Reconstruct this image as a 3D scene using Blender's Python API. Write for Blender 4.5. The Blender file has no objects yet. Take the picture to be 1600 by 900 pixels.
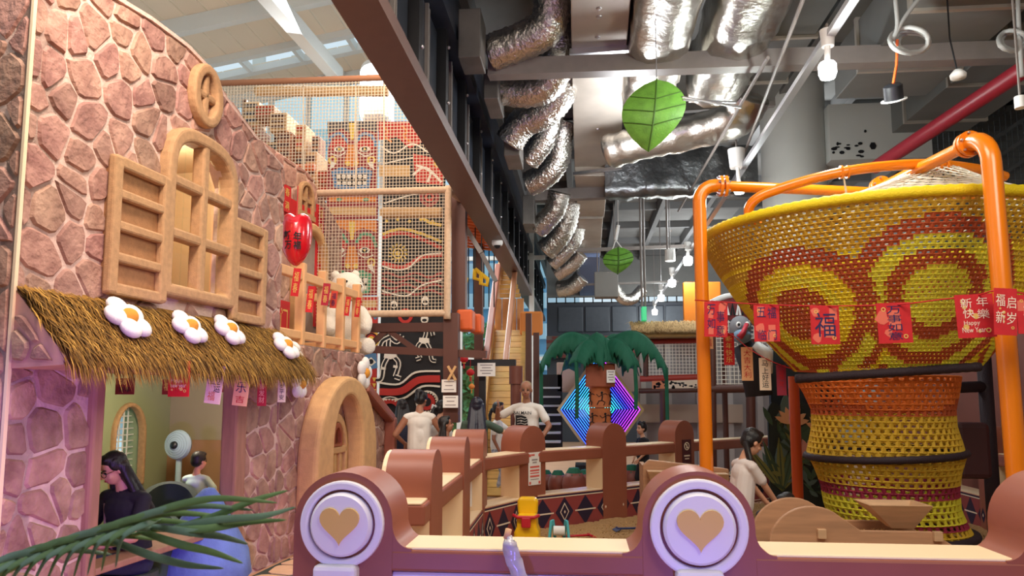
import bpy, bmesh, math, random
from mathutils import Vector as V, Matrix as Mx, noise as mnoise, geometry as mgeo
import numpy as np
SC = bpy.context.scene
COL = SC.collection
random.seed(7)
PI = math.pi
def lin(c):
    c = c / 255.0
    return c / 12.92 if c <= .04045 else ((c + .055) / 1.055) ** 2.4
def rgb(r, g, b): return (lin(r), lin(g), lin(b), 1)
# ------------------------------------------------------------------ camera
F = 1156.0; YAW = math.radians(5.4549); PITCH = math.radians(6.0); SH = 43.5
cam_d = bpy.data.cameras.new('camera'); cam = bpy.data.objects.new('camera', cam_d); COL.objects.link(cam)
cam.location = (0, 0, 1.6); cam.rotation_euler = (PI / 2 + PITCH, 0, YAW)
cam_d.sensor_width = 36; cam_d.lens = 36 * F / 1600; cam_d.shift_y = SH / 1600
cam_d.clip_start = .05; cam_d.clip_end = 300
cam_d.dof.use_dof = True; cam_d.dof.focus_distance = 8.5; cam_d.dof.aperture_fstop = 7.5
SC.camera = cam
# ------------------------------------------------------------------ world, lights, exposure
SC.view_settings.view_transform = 'Standard'; SC.view_settings.look = 'None'
SC.view_settings.exposure = EXPOSURE = 0.0; SC.view_settings.gamma = 1; SC.view_settings.use_curve_mapping = False
w = bpy.data.worlds.new('sky'); SC.world = w; w.use_nodes = True
bgn = w.node_tree.nodes['Background']; bgn.inputs[0].default_value = (.74, .90, 1, 1); bgn.inputs[1].default_value = .9
def area(name, loc, aim, size, power, col, sy=None):
    l = bpy.data.lights.new(name, 'AREA'); l.energy = power; l.color = col; l.size = size
    if sy: l.shape = 'RECTANGLE'; l.size_y = sy
    o = bpy.data.objects.new(name, l); COL.objects.link(o); o.location = loc
    o.rotation_euler = (V(aim) - V(loc)).to_track_quat('-Z', 'Y').to_euler(); return o
def point(name, loc, power, col, r=.1):
    l = bpy.data.lights.new(name, 'POINT'); l.energy = power; l.color = col; l.shadow_soft_size = r
    o = bpy.data.objects.new(name, l); COL.objects.link(o); o.location = loc; return o
def spot(name, loc, aim, power, col, ang=70, r=.12):
    l = bpy.data.lights.new(name, 'SPOT'); l.energy = power; l.color = col; l.shadow_soft_size = r
    l.spot_size = math.radians(ang); l.spot_blend = .6
    o = bpy.data.objects.new(name, l); COL.objects.link(o); o.location = loc
    o.rotation_euler = (V(aim) - V(loc)).to_track_quat('-Z', 'Y').to_euler(); return o
# ceiling downlights of the hall (warm over the play house, cool white over the sand pit), LED strips of the counter, added fill points for the hall
area('warm_ceiling_lamp', (-1.8, 3.4, 5.4), (-3.15, 5.8, 2.6), 1.2, 225, (1, .82, .70))
area('front_ceiling_lamp', (.5, 3.6, 4.9), (.5, 3.9, 0), 1.6, 110, (1, .86, .70))
area('warm_ceiling_lamp', (-2.2, 8.2, 6.6), (-2.6, 11.0, 2.4), 1.6, 120, (1, .76, .55))
area('cool_ceiling_lamp', (2.4, 1.0, 4.6), (2.3, 5.5, 1.2), 2.0, 120, (1, .93, .80))
area('atrium_skylight', (-4.5, 14.5, 8.0), (-3.5, 12.0, 2.0), 4.0, 900, (.86, .95, 1))
spot('violet_stage_lamp', (-.9, 1.0, .55), (-3.3, 4.9, .7), 430, (.40, .20, 1), 46)
spot('violet_stage_lamp', (-.9, 1.5, .25), (-.9, 3.3, .85), 50, (.20, .16, 1), 90)
spot('violet_stage_lamp', (.7, 1.5, .25), (.6, 3.3, .85), 56, (.20, .16, 1), 90)
spot('violet_stage_lamp', (1.9, 1.5, .3), (1.9, 3.3, .8), 14, (.40, .16, .9), 90)
spot('pink_stage_lamp', (-.6, 2.2, 2.9), (-3.4, 4.6, 1.0), 60, (.9, .45, .9), 60)
point('hall_lamp', (.6, 9.0, 4.4), 120, (.95, .97, 1), .3)  # fill points without fixtures, added to lift the dark hall ceiling
point('hall_lamp', (3.4, 12.5, 5.2), 110, (.94, .98, 1), .3)
point('hall_lamp', (2.6, 15.5, 5.2), 110, (.94, .98, 1), .3)
point('hall_lamp', (3.0, 21.0, 4.8), 200, (.94, .98, 1), .3)
# ------------------------------------------------------------------ pixel -> point helpers (built once, used at true distances)
_cp, _sp, _cy, _sy = math.cos(PITCH), math.sin(PITCH), math.cos(YAW), math.sin(YAW)
CR = V((_cy, _sy, 0)); CF = V((-_sy * _cp, _cy * _cp, _sp)); CU = CR.cross(CF); CP = V((0, 0, 1.6))
def ray(px, py): return CF + CR * ((px - 800) / F) - CU * ((py - 450 - SH) / F)
def aY(px, py, Y): d = ray(px, py); return CP + d * (Y / d.y)
def aX(px, py, X): d = ray(px, py); return CP + d * (X / d.x)
def aZ(px, py, Z): d = ray(px, py); return CP + d * ((Z - 1.6) / d.z)
def aP(px, py, o, n): d = ray(px, py); return CP + d * ((o - CP).dot(n) / d.dot(n))
def proj(p):
    d = V(p) - CP; z = d.dot(CF); return 800 + F * d.dot(CR) / z, 450 + SH - F * d.dot(CU) / z
# ------------------------------------------------------------------ mesh builder
def frame(o, x, z):
    """matrix with origin o, x axis x, z axis z"""
    x = V(x).normalized(); z = V(z); z = (z - x * z.dot(x)).normalized(); y = z.cross(x)
    m = Mx.Identity(4)
    for i in range(3): m[i][0], m[i][1], m[i][2], m[i][3] = x[i], y[i], z[i], o[i]
    return m
class MB:
    def __init__(s): s.v = []; s.f = []; s.m = []; s.M = None; s.k = 0
    def add(s, vs, fs, M=None):
        M = M or s.M; b = len(s.v)
        s.v += [tuple(M @ V(p)) for p in vs] if M else [tuple(p) for p in vs]
        s.f += [tuple(i + b for i in f) for f in fs]; s.m += [s.k] * len(fs); return s
    def box(s, c, d, M=None):
        x, y, z = c; a, b, e = d[0] / 2, d[1] / 2, d[2] / 2
        vs = [(x + i * a, y + j * b, z + k * e) for i in (-1, 1) for j in (-1, 1) for k in (-1, 1)]
        return s.add(vs, [(0, 1, 3, 2), (4, 6, 7, 5), (0, 4, 5, 1), (2, 3, 7, 6), (0, 2, 6, 4), (1, 5, 7, 3)], M)
    def bb(s, p, q): return s.box([(p[i] + q[i]) / 2 for i in range(3)], [abs(q[i] - p[i]) for i in range(3)])
    def hexa(s, q, M=None):  # 4 bottom + 4 top points
        return s.add(q, [(3, 2, 1, 0), (4, 5, 6, 7), (0, 1, 5, 4), (1, 2, 6, 5), (2, 3, 7, 6), (3, 0, 4, 7)], M)
    def prism(s, poly, d0, d1, M=None, inset=0, cap0=True):
        n = len(poly); top = poly
        if inset:
            cx = sum(p[0] for p in poly) / n; cy = sum(p[1] for p in poly) / n
            top = []
            for p in poly:
                dx, dy = cx - p[0], cy - p[1]; L = math.hypot(dx, dy) or 1; k = min(inset, L * .6) / L
                top.append((p[0] + dx * k, p[1] + dy * k))
        vs = [(p[0], p[1], d0) for p in poly] + [(p[0], p[1], d1) for p in top]
        fs = [tuple(range(n, 2 * n))] + [(i, (i + 1) % n, n + (i + 1) % n, n + i) for i in range(n)]
        if cap0: fs.append(tuple(reversed(range(n))))
        return s.add(vs, fs, M)
    def band(s, A, B, d0, d1, M=None, closed=True):  # plate between two loops
        n = len(A); vs = [(p[0], p[1], z) for z in (d0, d1) for L in (A, B) for p in L]; fs = []
        for i in range(n if closed else n - 1):
            j = (i + 1) % n
            fs += [(2 * n + i, 2 * n + j, 3 * n + j, 3 * n + i), (i, n + i, n + j, j), (i, j, 2 * n + j, 2 * n + i), (n + i, 3 * n + i, 3 * n + j, n + j)]
        if not closed: fs += [(0, 2 * n, 3 * n, n), (n - 1, 2 * n - 1, 4 * n - 1, 3 * n - 1)]
        return s.add(vs, fs, M)
    def tube(s, pts, r, n=8, closed=False, cap=True, M=None, flat=1.0):
        pts = [V(p) for p in pts]; N = len(pts); rs = r if isinstance(r, (list, tuple)) else [r] * N
        vs = []; up = None
        for i, p in enumerate(pts):
            a = pts[(i - 1) % N] if (closed or i) else p; b = pts[(i + 1) % N] if (closed or i < N - 1) else p
            t = (b - a)
            t = t.normalized() if t.length > 1e-9 else V((0, 0, 1))
            if up is None:
                up = V((0, 0, 1)) if abs(t.z) < .9 else V((0, 1, 0))
            up = (up - t * up.dot(t))
            up = up.normalized() if up.length > 1e-6 else t.orthogonal().normalized()
            sd = t.cross(up)
            for k in range(n):
                a_ = 2 * PI * k / n; vs.append(p + sd * math.cos(a_) * rs[i] + up * math.sin(a_) * rs[i] * flat)
        fs = []
        for i in range(N if closed else N - 1):
            j = (i + 1) % N
            for k in range(n):
                l = (k + 1) % n; fs.append((i * n + k, i * n + l, j * n + l, j * n + k))
        if cap and not closed: fs += [tuple(reversed(range(n))), tuple(range((N - 1) * n, N * n))]
        return s.add(vs, fs, M)
    def bar(s, p, q, a, b=None, up=(0, 0, 1)):
        p, q = V(p), V(q); b = b or a; t = q - p
        if abs(t.normalized().dot(V(up))) > .95: up = (0, 1, 0)
        return s.box((t.length / 2, 0, 0), (t.length, a, b), frame(p, t, up))
    def lathe(s, prof, n=24, M=None, cap=True):
        N = len(prof); vs = [(r * math.cos(2 * PI * k / n), r * math.sin(2 * PI * k / n), z) for r, z in prof for k in range(n)]
        fs = [(i * n + k, i * n + (k + 1) % n, (i + 1) * n + (k + 1) % n, (i + 1) * n + k) for i in range(N - 1) for k in range(n)]
        if cap: fs += [tuple(reversed(range(n))), tuple(range((N - 1) * n, N * n))]
        return s.add(vs, fs, M)
    def ball(s, c, r, nu=14, nv=9, M=None):
        r = r if isinstance(r, (list, tuple, V)) else (r, r, r)
        vs = [(c[0], c[1], c[2] + r[2])]
        for i in range(1, nv):
            t = PI * i / nv
            vs += [(c[0] + r[0] * math.sin(t) * math.cos(2 * PI * k / nu), c[1] + r[1] * math.sin(t) * math.sin(2 * PI * k / nu), c[2] + r[2] * math.cos(t)) for k in range(nu)]
        vs.append((c[0], c[1], c[2] - r[2])); e = len(vs) - 1
        fs = [(0, 1 + k, 1 + (k + 1) % nu) for k in range(nu)]
        for i in range(nv - 2):
            o = 1 + i * nu; fs += [(o + k, o + nu + k, o + nu + (k + 1) % nu, o + (k + 1) % nu) for k in range(nu)]
        o = 1 + (nv - 2) * nu; fs += [(o + k, e, o + (k + 1) % nu) for k in range(nu)]
        return s.add(vs, fs, M)
    def plate(s, line, w, d0, d1, M=None):  # a ribbon of width w along a 2D line, as a thin plate
        L = []; R = []
        for i, p in enumerate(line):
            a = line[max(i - 1, 0)]; b = line[min(i + 1, len(line) - 1)]; dx, dy = b[0] - a[0], b[1] - a[1]; l = math.hypot(dx, dy) or 1
            ww = w[i] if isinstance(w, (list, tuple)) else w
            L.append((p[0] - dy / l * ww / 2, p[1] + dx / l * ww / 2)); R.append((p[0] + dy / l * ww / 2, p[1] - dx / l * ww / 2))
        return s.band(R, L, d0, d1, M, closed=False)
def circ(cx, cy, rx, ry=None, n=24, a0=0, a1=2 * PI):
    ry = rx if ry is None else ry; full = abs(a1 - a0 - 2 * PI) < 1e-6; m = n if full else n - 1
    return [(cx + rx * math.cos(a0 + (a1 - a0) * i / m), cy + ry * math.sin(a0 + (a1 - a0) * i / m)) for i in range(n)]
def spline(P, n=8, closed=False):
    P = [V(p) for p in P]; N = len(P); out = []
    for i in range(N if closed else N - 1):
        a, b, c, d = (P[(i - 1) % N], P[i], P[(i + 1) % N], P[(i + 2) % N]) if closed else (P[max(i - 1, 0)], P[i], P[i + 1], P[min(i + 2, N - 1)])
        for k in range(n):
            t = k / n; out.append(.5 * (2 * b + (c - a) * t + (2 * a - 5 * b + 4 * c - d) * t * t + (3 * b - a - 3 * c + d) * t ** 3))
    if not closed: out.append(P[-1])
    return out
def s2(P, n=6, closed=False): return [(p.x, p.y) for p in spline([(a, b, 0) for a, b in P], n, closed)]
# ------------------------------------------------------------------ objects
def wloc(o):
    v = V((0, 0, 0))
    while o is not None: v += o.location; o = o.parent
    return v
def obj(name, mb, mats, parent=None, smooth=False, bevel=0, seg=2, kind=None, label=None, autosm=None):
    me = bpy.data.meshes.new(name); o = bpy.data.objects.new(name, me); COL.objects.link(o)
    off = V((0, 0, 0))
    if parent is not None: o.parent = parent; off = wloc(parent)
    elif mb.v:
        a = np.array(mb.v); off = V(((a[:, 0].min() + a[:, 0].max()) / 2, (a[:, 1].min() + a[:, 1].max()) / 2, a[:, 2].min())); o.location = off
    vs = [(p[0] - off.x, p[1] - off.y, p[2] - off.z) for p in mb.v]
    me.from_pydata(vs, [], mb.f)
    if not isinstance(mats, (list, tuple)): mats = [mats]
    for m in mats: me.materials.append(m)
    if len(mats) > 1: me.polygons.foreach_set('material_index', mb.m)
    if smooth: me.polygons.foreach_set('use_smooth', [True] * len(me.polygons))
    me.validate(); me.update()
    if smooth and autosm:
        try: me.set_sharp_from_angle(angle=math.radians(autosm))
        except Exception: pass
    if bevel:
        b = o.modifiers.new('bevel', 'BEVEL'); b.width = bevel; b.segments = seg; b.limit_method = 'ANGLE'; b.angle_limit = math.radians(40)
    if kind: o['kind'] = kind
    if label: o['label'] = label
    return o
def thing(name, label, cat, loc=(0, 0, 0), group=None):
    o = bpy.data.objects.new(name, None); COL.objects.link(o); o.location = loc; o.empty_display_size = .1
    o['label'] = label; o['category'] = cat
    if group: o['group'] = group
    return o
def tag(o, label, cat, group=None):
    o['label'] = label; o['category'] = cat
    if group: o['group'] = group
    return o
def struct(name, mb, m, **k): return obj(name, mb, m, kind='structure', **k)
def parts(name, mb, mats, parent, **k):
    """one object per connected piece of mb"""
    par = list(range(len(mb.v)))
    def find(i):
        while par[i] != i: par[i] = par[par[i]]; i = par[i]
        return i
    for f in mb.f:
        a = find(f[0])
        for j in f[1:]: par[find(j)] = a
    G = {}
    for f, m in zip(mb.f, mb.m): G.setdefault(find(f[0]), []).append((f, m))
    for fs in G.values():
        ids = sorted({i for f, _ in fs for i in f}); mp_ = {i: n for n, i in enumerate(ids)}; b = MB(); b.v = [mb.v[i] for i in ids]; b.f = [tuple(mp_[i] for i in f) for f, _ in fs]; b.m = [m for _, m in fs]; obj(name, b, mats, parent, **k)
def dup(root, delta=(0, 0, 0), label=None, group=None):
    r = root.copy(); COL.objects.link(r); r.location = root.location + V(delta)
    if label: r['label'] = label
    if group: r['group'] = group
    def rec(a, b):
        for ch in list(a.children):
            c = ch.copy(); COL.objects.link(c); c.parent = b; rec(ch, c)
    rec(root, r); return r
# ------------------------------------------------------------------ materials
MATS = {}
def mat(name, col, rough=.6, metal=0, var=0, vs=8, col2=None, bump=0, bs=30, rnd=0, emit=0, sheen=0, coat=0, stretch=None, alpha=1, trans=0, wear=None):
    if name in MATS: return MATS[name]
    m = bpy.data.materials.new(name); m.use_nodes = True; nt = m.node_tree; N = nt.nodes; L = nt.links
    b = N['Principled BSDF']; b.inputs['Roughness'].default_value = rough; b.inputs['Metallic'].default_value = metal
    c = rgb(*col); b.inputs['Base Color'].default_value = c
    if coat: b.inputs['Coat Weight'].default_value = coat; b.inputs['Coat Roughness'].default_value = .15
    if sheen: b.inputs['Sheen Weight'].default_value = sheen
    if trans: b.inputs['Transmission Weight'].default_value = trans
    if alpha < 1: b.inputs['Alpha'].default_value = alpha
    if emit: b.inputs['Emission Color'].default_value = c; b.inputs['Emission Strength'].default_value = emit
    src = None
    if var or bump:
        tc = N.new('ShaderNodeTexCoord'); mp = N.new('ShaderNodeMapping'); L.new(tc.outputs['Object'], mp.inputs[0])
        if stretch: mp.inputs['Scale'].default_value = stretch
        src = mp.outputs[0]
    cur = None
    if var:
        n = N.new('ShaderNodeTexNoise'); n.inputs['Scale'].default_value = vs; n.inputs['Detail'].default_value = 5; L.new(src, n.inputs['Vector'])
        r = N.new('ShaderNodeMapRange'); r.inputs[1].default_value = .3; r.inputs[2].default_value = .7; L.new(n.outputs['Fac'], r.inputs[0])
        mx = N.new('ShaderNodeMix'); mx.data_type = 'RGBA'; L.new(r.outputs[0], mx.inputs[0])
        c2 = rgb(*col2) if col2 else tuple(x * (1 - var) for x in c[:3]) + (1,)
        c1 = c if col2 else tuple(min(1, x * (1 + var)) for x in c[:3]) + (1,)
        mx.inputs[6].default_value = c1; mx.inputs[7].default_value = c2; cur = mx.outputs[2]
    if rnd:
        oi = N.new('ShaderNodeObjectInfo'); hs = N.new('ShaderNodeHueSaturation')
        r1 = N.new('ShaderNodeMapRange'); r1.inputs[3].default_value = 1 - rnd; r1.inputs[4].default_value = 1 + rnd; L.new(oi.outputs['Random'], r1.inputs[0]); L.new(r1.outputs[0], hs.inputs['Value'])
        r2 = N.new('ShaderNodeMath'); r2.operation = 'MULTIPLY'; r2.inputs[1].default_value = 7.31; L.new(oi.outputs['Random'], r2.inputs[0])
        fr = N.new('ShaderNodeMath'); fr.operation = 'FRACT'; L.new(r2.outputs[0], fr.inputs[0])
        r3 = N.new('ShaderNodeMapRange'); r3.inputs[3].default_value = .5 - rnd * .07; r3.inputs[4].default_value = .5 + rnd * .07; L.new(fr.outputs[0], r3.inputs[0]); L.new(r3.outputs[0], hs.inputs['Hue'])
        if cur: L.new(cur, hs.inputs['Color'])
        else: hs.inputs['Color'].default_value = c
        cur = hs.outputs[0]
    if cur:
        L.new(cur, b.inputs['Base Color'])
        if emit: L.new(cur, b.inputs['Emission Color'])
    if bump:
        n2 = N.new('ShaderNodeTexNoise'); n2.inputs['Scale'].default_value = bs; n2.inputs['Detail'].default_value = 4; L.new(src, n2.inputs['Vector'])
        bp = N.new('ShaderNodeBump'); bp.inputs['Strength'].default_value = bump; bp.inputs['Distance'].default_value = .02; L.new(n2.outputs['Fac'], bp.inputs['Height']); L.new(bp.outputs[0], b.inputs['Normal'])
    MATS[name] = m; return m
M_mortar = mat('mortar', (214, 184, 168), .9, var=.12, vs=14, bump=.4, bs=40)
M_stone = mat('stone', (188, 148, 128), .85, var=.3, vs=7, col2=(140, 101, 88), bump=.9, bs=18, rnd=.2)
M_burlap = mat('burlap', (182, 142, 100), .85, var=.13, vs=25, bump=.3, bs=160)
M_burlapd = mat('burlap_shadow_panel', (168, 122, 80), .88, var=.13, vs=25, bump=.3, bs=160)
M_straw = mat('straw', (164, 117, 38), .9, var=.3, vs=30, col2=(118, 84, 26))
M_felt = mat('white_felt', (236, 232, 226), .95, bump=.2, bs=120)
M_felty = mat('orange_felt', (216, 146, 52), .95, bump=.2, bs=120)
M_red = mat('red_cloth', (196, 20, 30), .6, var=.1)
M_redf = mat('red_felt_card', (200, 34, 40), .8, var=.1, vs=20)
M_salmon = mat('salmon_print', (226, 112, 88), .8)
M_ink = mat('navy_ink', (42, 36, 84), .8)
M_black = mat('black_ink', (22, 20, 24), .8)
M_cream = mat('cream_vinyl', (240, 214, 176), .45)
M_creamw = mat('cream_print', (246, 226, 200), .7)
M_gold = mat('gold_print', (226, 186, 96), .6)
M_vinyl = mat('brown_vinyl', (150, 86, 66), .45, var=.05, vs=4)
M_white = mat('white_plastic', (232, 232, 230), .4)
M_heart = mat('heart_vinyl', (226, 186, 104), .45)
M_disc = mat('white_vinyl', (236, 232, 240), .4)
M_woodl = mat('light_wood', (206, 168, 130), .55, var=.14, vs=3, stretch=(1, 1, 9), bump=.08, bs=30)
M_ply = mat('plywood', (186, 142, 108), .5, var=.18, vs=2.5, stretch=(1, 1, 9))
M_plank = mat('plank_wood', (205, 160, 96), .45, var=.16, vs=4, stretch=(1, 8, 8), rnd=.08)
M_beam = mat('brown_steel', (100, 78, 74), .45, var=.05)
M_beamg = mat('grey_steel', (128, 120, 116), .45, var=.06)
M_dark = mat('dark_panel', (40, 46, 58), .35, var=.1)
M_dark2 = mat('black_frame', (24, 24, 28), .45)
M_alum = mat('aluminium', (196, 196, 200), .35, metal=.9)
M_foil = mat('foil_duct', (206, 202, 196), .28, metal=1, var=.08, vs=6, bump=1.0, bs=26)
M_foilw = mat('foil_wrap', (200, 196, 188), .32, metal=1, var=.12, vs=3, bump=.6, bs=10)
M_galv = mat('galvanised_duct', (186, 178, 168), .5, metal=.55, var=.1, vs=2.5)
M_conc = mat('grey_plaster', (150, 150, 148), .85, var=.08, vs=1.5)
M_wallw = mat('white_plaster', (190, 190, 186), .85, var=.06, vs=1.2)
M_slab = mat('ceiling_slab', (128, 128, 126), .9, var=.15, vs=1.2)
M_orange = mat('orange_pipe', (236, 128, 10), .3, coat=.4)
M_orangep = mat('orange_panel', (232, 140, 60), .6)
M_rope = mat('cream_rope', (214, 198, 174), .85)
M_ropew = mat('white_rope', (232, 226, 214), .85)
M_ropel = mat('rope_wrap', (196, 168, 140), .85, var=.12, vs=30)
M_brownpost = mat('brown_post', (86, 46, 34), .5)
M_tan = mat('tan_board', (206, 162, 110), .7, var=.1, vs=6)
M_green = mat('green_fabric', (10, 88, 62), .75, var=.12, vs=6)
M_leaf = mat('leaf_lamp_fabric', (106, 164, 58), .55, var=.2, vs=12, bump=.2, bs=60)
M_leafv = mat('leaf_vein', (70, 110, 34), .6)
M_wroof = mat('white_roof_board', (228, 212, 188), .7, rnd=.03)
M_wsteel = mat('white_steel', (216, 216, 210), .5)
M_skin = mat('skin', (206, 152, 122), .55)
M_skind = mat('skin_tan', (160, 108, 82), .55)
M_hair = mat('black_hair', (22, 18, 20), .45, var=.2, vs=40, stretch=(1, 1, .2), bump=.3, bs=80)
M_wcloth = mat('white_cloth', (226, 220, 212), .85, var=.04, vs=12)
M_bcloth = mat('black_cloth', (24, 24, 32), .85)
M_denim = mat('denim', (72, 98, 140), .85, var=.15, vs=60)
M_denimd = mat('dark_denim', (38, 44, 72), .85, var=.15, vs=60)
M_lip = mat('lips', (170, 84, 78), .5)
M_eye = mat('dark_eye', (24, 18, 18), .3)
def text(mb, s, size, M, d0=0.0, d1=.002, fit=None, bold=0):
    """letters as thin plates in the xy plane of M, centred; fit=(w,h) scales to a box"""
    cu = bpy.data.curves.new('t', 'FONT'); cu.body = s; cu.size = 1; cu.align_x = 'CENTER'; cu.align_y = 'CENTER'; cu.resolution_u = 2; cu.offset = bold
    o = bpy.data.objects.new('t', cu); COL.objects.link(o)
    me = bpy.data.meshes.new_from_object(o.evaluated_get(bpy.context.evaluated_depsgraph_get()))
    P = [(v.co.x, v.co.y) for v in me.vertices]; fs = [tuple(p.vertices) for p in me.polygons]
    bpy.data.objects.remove(o); bpy.data.curves.remove(cu); bpy.data.meshes.remove(me)
    if not P: return
    xs = [p[0] for p in P]; ys = [p[1] for p in P]; cx, cy = (min(xs) + max(xs)) / 2, (min(ys) + max(ys)) / 2
    if fit: sx, sy = fit[0] / max(max(xs) - min(xs), 1e-6), fit[1] / max(max(ys) - min(ys), 1e-6)
    else: sx = sy = size
    mb.add([((x - cx) * sx, (y - cy) * sy, d1) for x, y in P], fs, M)
# ================================================================== setting
mb = MB(); mb.bb((-12, -3, -.1), (9, 30, 0)); M_floor = mat('floor_mat', (196, 150, 118), .6, var=.08, vs=2); struct('floor', mb, M_floor)
# right hand hall: slab ceiling, walls
mb = MB(); mb.bb((-1.5, -3, 6.4), (9, 30, 6.6)); struct('ceiling', mb, M_slab)
mb = MB(); mb.bb((7.2, -3, 0), (7.4, 30, 6.4)); struct('wall_right', mb, M_conc)
mb = MB(); mb.bb((-14, -3.2, 0), (7.4, -3, 6.4)); struct('wall_front', mb, M_conc)  # unseen wall behind the camera, added to block ambient sky light
mb = MB()
for k in range(9): mb.bb((-1.4 + k * 1.1, 7.0, 6.1), (-1.28 + k * 1.1, 29, 6.4))
for k in range(10): mb.bb((-1.4, 8 + k * 2.1, 6.22), (7.2, 8.12 + k * 2.1, 6.4))
struct('trim_1', mb, mat('ceiling_joists', (112, 112, 112), .7))
# back wall: dark panels with a strip window above
Yb = 25.0
a = aY(868, 522, Yb); b = aY(1045, 474, Yb)
mb = MB(); mb.bb((a.x, Yb, 0), (a.x + .01, Yb + .2, .02))
mb = MB()
zt = aY(900, 474, Yb).z; zb = 0
mb.bb((-1.2, Yb, zb), (7.2, Yb + .2, zt)); struct('wall_back', mb, mat('dark_wall', (62, 66, 76), .6, var=.08, vs=2))
wall_b = bpy.data.objects['wall_back']
for i in range(5):
    mb = MB(); x0 = aY(872 + i * 42, 500, Yb).x; x1 = aY(911 + i * 42, 500, Yb).x
    mb.bb((x0, Yb - .06, aY(900, 519, Yb).z), (x1, Yb, aY(900, 479, Yb).z)); obj('panel', mb, mat('charcoal_panel', (72, 78, 88), .5, var=.08), wall_b, bevel=.03)
z0, z1 = zt, aY(900, 464, Yb).z
mb = MB(); mb.bb((-1.2, Yb, z1), (7.2, Yb + .2, 6.4)); struct('trim_2', mb, M_slab)
mb = MB()
for i in range(28): mb.bb((-1.2 + i * .31, Yb + .02, z0), (-1.16 + i * .31, Yb + .1, z1))
mb.bb((-1.2, Yb + .02, z0), (7.2, Yb + .1, z0 + .04)); win = struct('window_1', mb, M_dark2)
# brick band under the dark wall
mb = MB(); mb.bb((-1.2, Yb - .4, aY(930, 560, Yb).z), (3.2, Yb - .3, aY(930, 526, Yb).z)); bw = struct('wall_brick', mb, mat('brick_mortar', (120, 106, 100), .9))
zz0, zz1 = aY(930, 560, Yb).z, aY(930, 526, Yb).z
for r in range(6):
    for c in range(11):
        mb = MB(); h = (zz1 - zz0) / 6; x = -1.2 + c * .4 + (r % 2) * .2
        mb.bb((x, Yb - .43, zz0 + r * h + .015), (x + .37, Yb - .39, zz0 + (r + 1) * h - .015)); obj('brick', mb, mat('brick', (118, 62, 54), .85, rnd=.15), bw)
# ------------- atrium roof with boards, skylight strips, glazed wall
Yg = 18.0
def roofz(x, Y=Yg): return 9.42 + (x + 8.8) * .17
def atr(px, py, Y): return aY(px, py, Y)
roof = obj('ceiling_atrium', MB().add([(-14, Yg, roofz(-14) + .3), (-1.5, Yg, roofz(-1.5) + .3), (-1.5, 6, roofz(-1.5) + .3), (-14, 6, roofz(-14) + .3),
       (-14, Yg, roofz(-14) + .34), (-1.5, Yg, roofz(-1.5) + .34), (-1.5, 6, roofz(-1.5) + .34), (-14, 6, roofz(-14) + .34)], [(0, 1, 2, 3), (7, 6, 5, 4)]), M_slab, kind='structure')
sk = [(Yg - 1.95, Yg - 1.3), (10.6, 11.3)]
nb = 0
bandsY = [(Yg, sk[0][1]), (sk[0][0], 14.2), (14.2, sk[1][1]), (sk[1][0], 7)]
bpy.data.objects.remove(roof)
roofmb = MB()
rootroof = None
for bi, (ya, yb_) in enumerate(bandsY):
    for i in range(26):
        x = -14 + i * .48
        mb = MB(); x1 = x + .45
        mb.hexa([(x, yb_, roofz(x)), (x1, yb_, roofz(x1)), (x1, ya, roofz(x1)), (x, ya, roofz(x)), (x, yb_, roofz(x) + .05), (x1, yb_, roofz(x1) + .05), (x1, ya, roofz(x1) + .05), (x, ya, roofz(x) + .05)])
        if rootroof is None:
            rb = MB(); rb.hexa([(-14, 5.5, roofz(-14) + .1), (-14, 7, roofz(-14) + .1), (-1.5, 7, roofz(-1.5) + .1), (-1.5, 5.5, roofz(-1.5) + .1), (-14, 5.5, roofz(-14) + .2), (-14, 7, roofz(-14) + .2), (-1.5, 7, roofz(-1.5) + .2), (-1.5, 5.5, roofz(-1.5) + .2)])
            rootroof = struct('ceiling_atrium', rb, M_wroof)
        obj('board', mb, M_wroof, rootroof)
# purlins under the boards (across) and the long white beams
mb = MB()
for Y, d in ((Yg, .3), (sk[0][0] - .05, .16), (sk[0][1] + .05, .16), (14.2, .34), (sk[1][0], .2), (sk[1][1], .2)):
    mb.hexa([(-14, Y - .09, roofz(-14) - d), (-1.5, Y - .09, roofz(-1.5) - d), (-1.5, Y + .09, roofz(-1.5) - d), (-14, Y + .09, roofz(-14) - d), (-14, Y - .09, roofz(-14)), (-1.5, Y - .09, roofz(-1.5)), (-1.5, Y + .09, roofz(-1.5)), (-14, Y + .09, roofz(-14))])
obj('purlin', mb, M_wsteel, rootroof)
for i in range(9):
    mb = MB(); x = -13.2 + i * 1.3
    mb.bb((x - .05, sk[0][0], roofz(x) - .16), (x + .05, sk[0][1], roofz(x) + .02)); obj('strip_bracket', mb, M_wsteel, rootroof)
mb = MB(); p = aZ(425, 0, 8.6); q = aZ(527, 118, 8.6); q.y = max(q.y, 13); mb.bar(p - (q - p) * .4, q, .26, .3); obj('roof_beam', mb, M_wsteel, rootroof)
mb = MB()
for px in (330, 405, 466, 530): mb.bar(atr(px, 130, Yg - .1), atr(px, 88 if px > 400 else 112, Yg - .1), .3, .16)
for a, b in (((320, 140), (400, 118)), ((430, 135), (470, 95)), ((440, 98), (560, 128)), ((490, 130), (530, 92)), ((560, 130), (600, 80))): mb.bar(atr(*a, Yg - .15), atr(*b, Yg - .15), .1)
obj('truss', mb, M_wsteel, rootroof)
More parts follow.
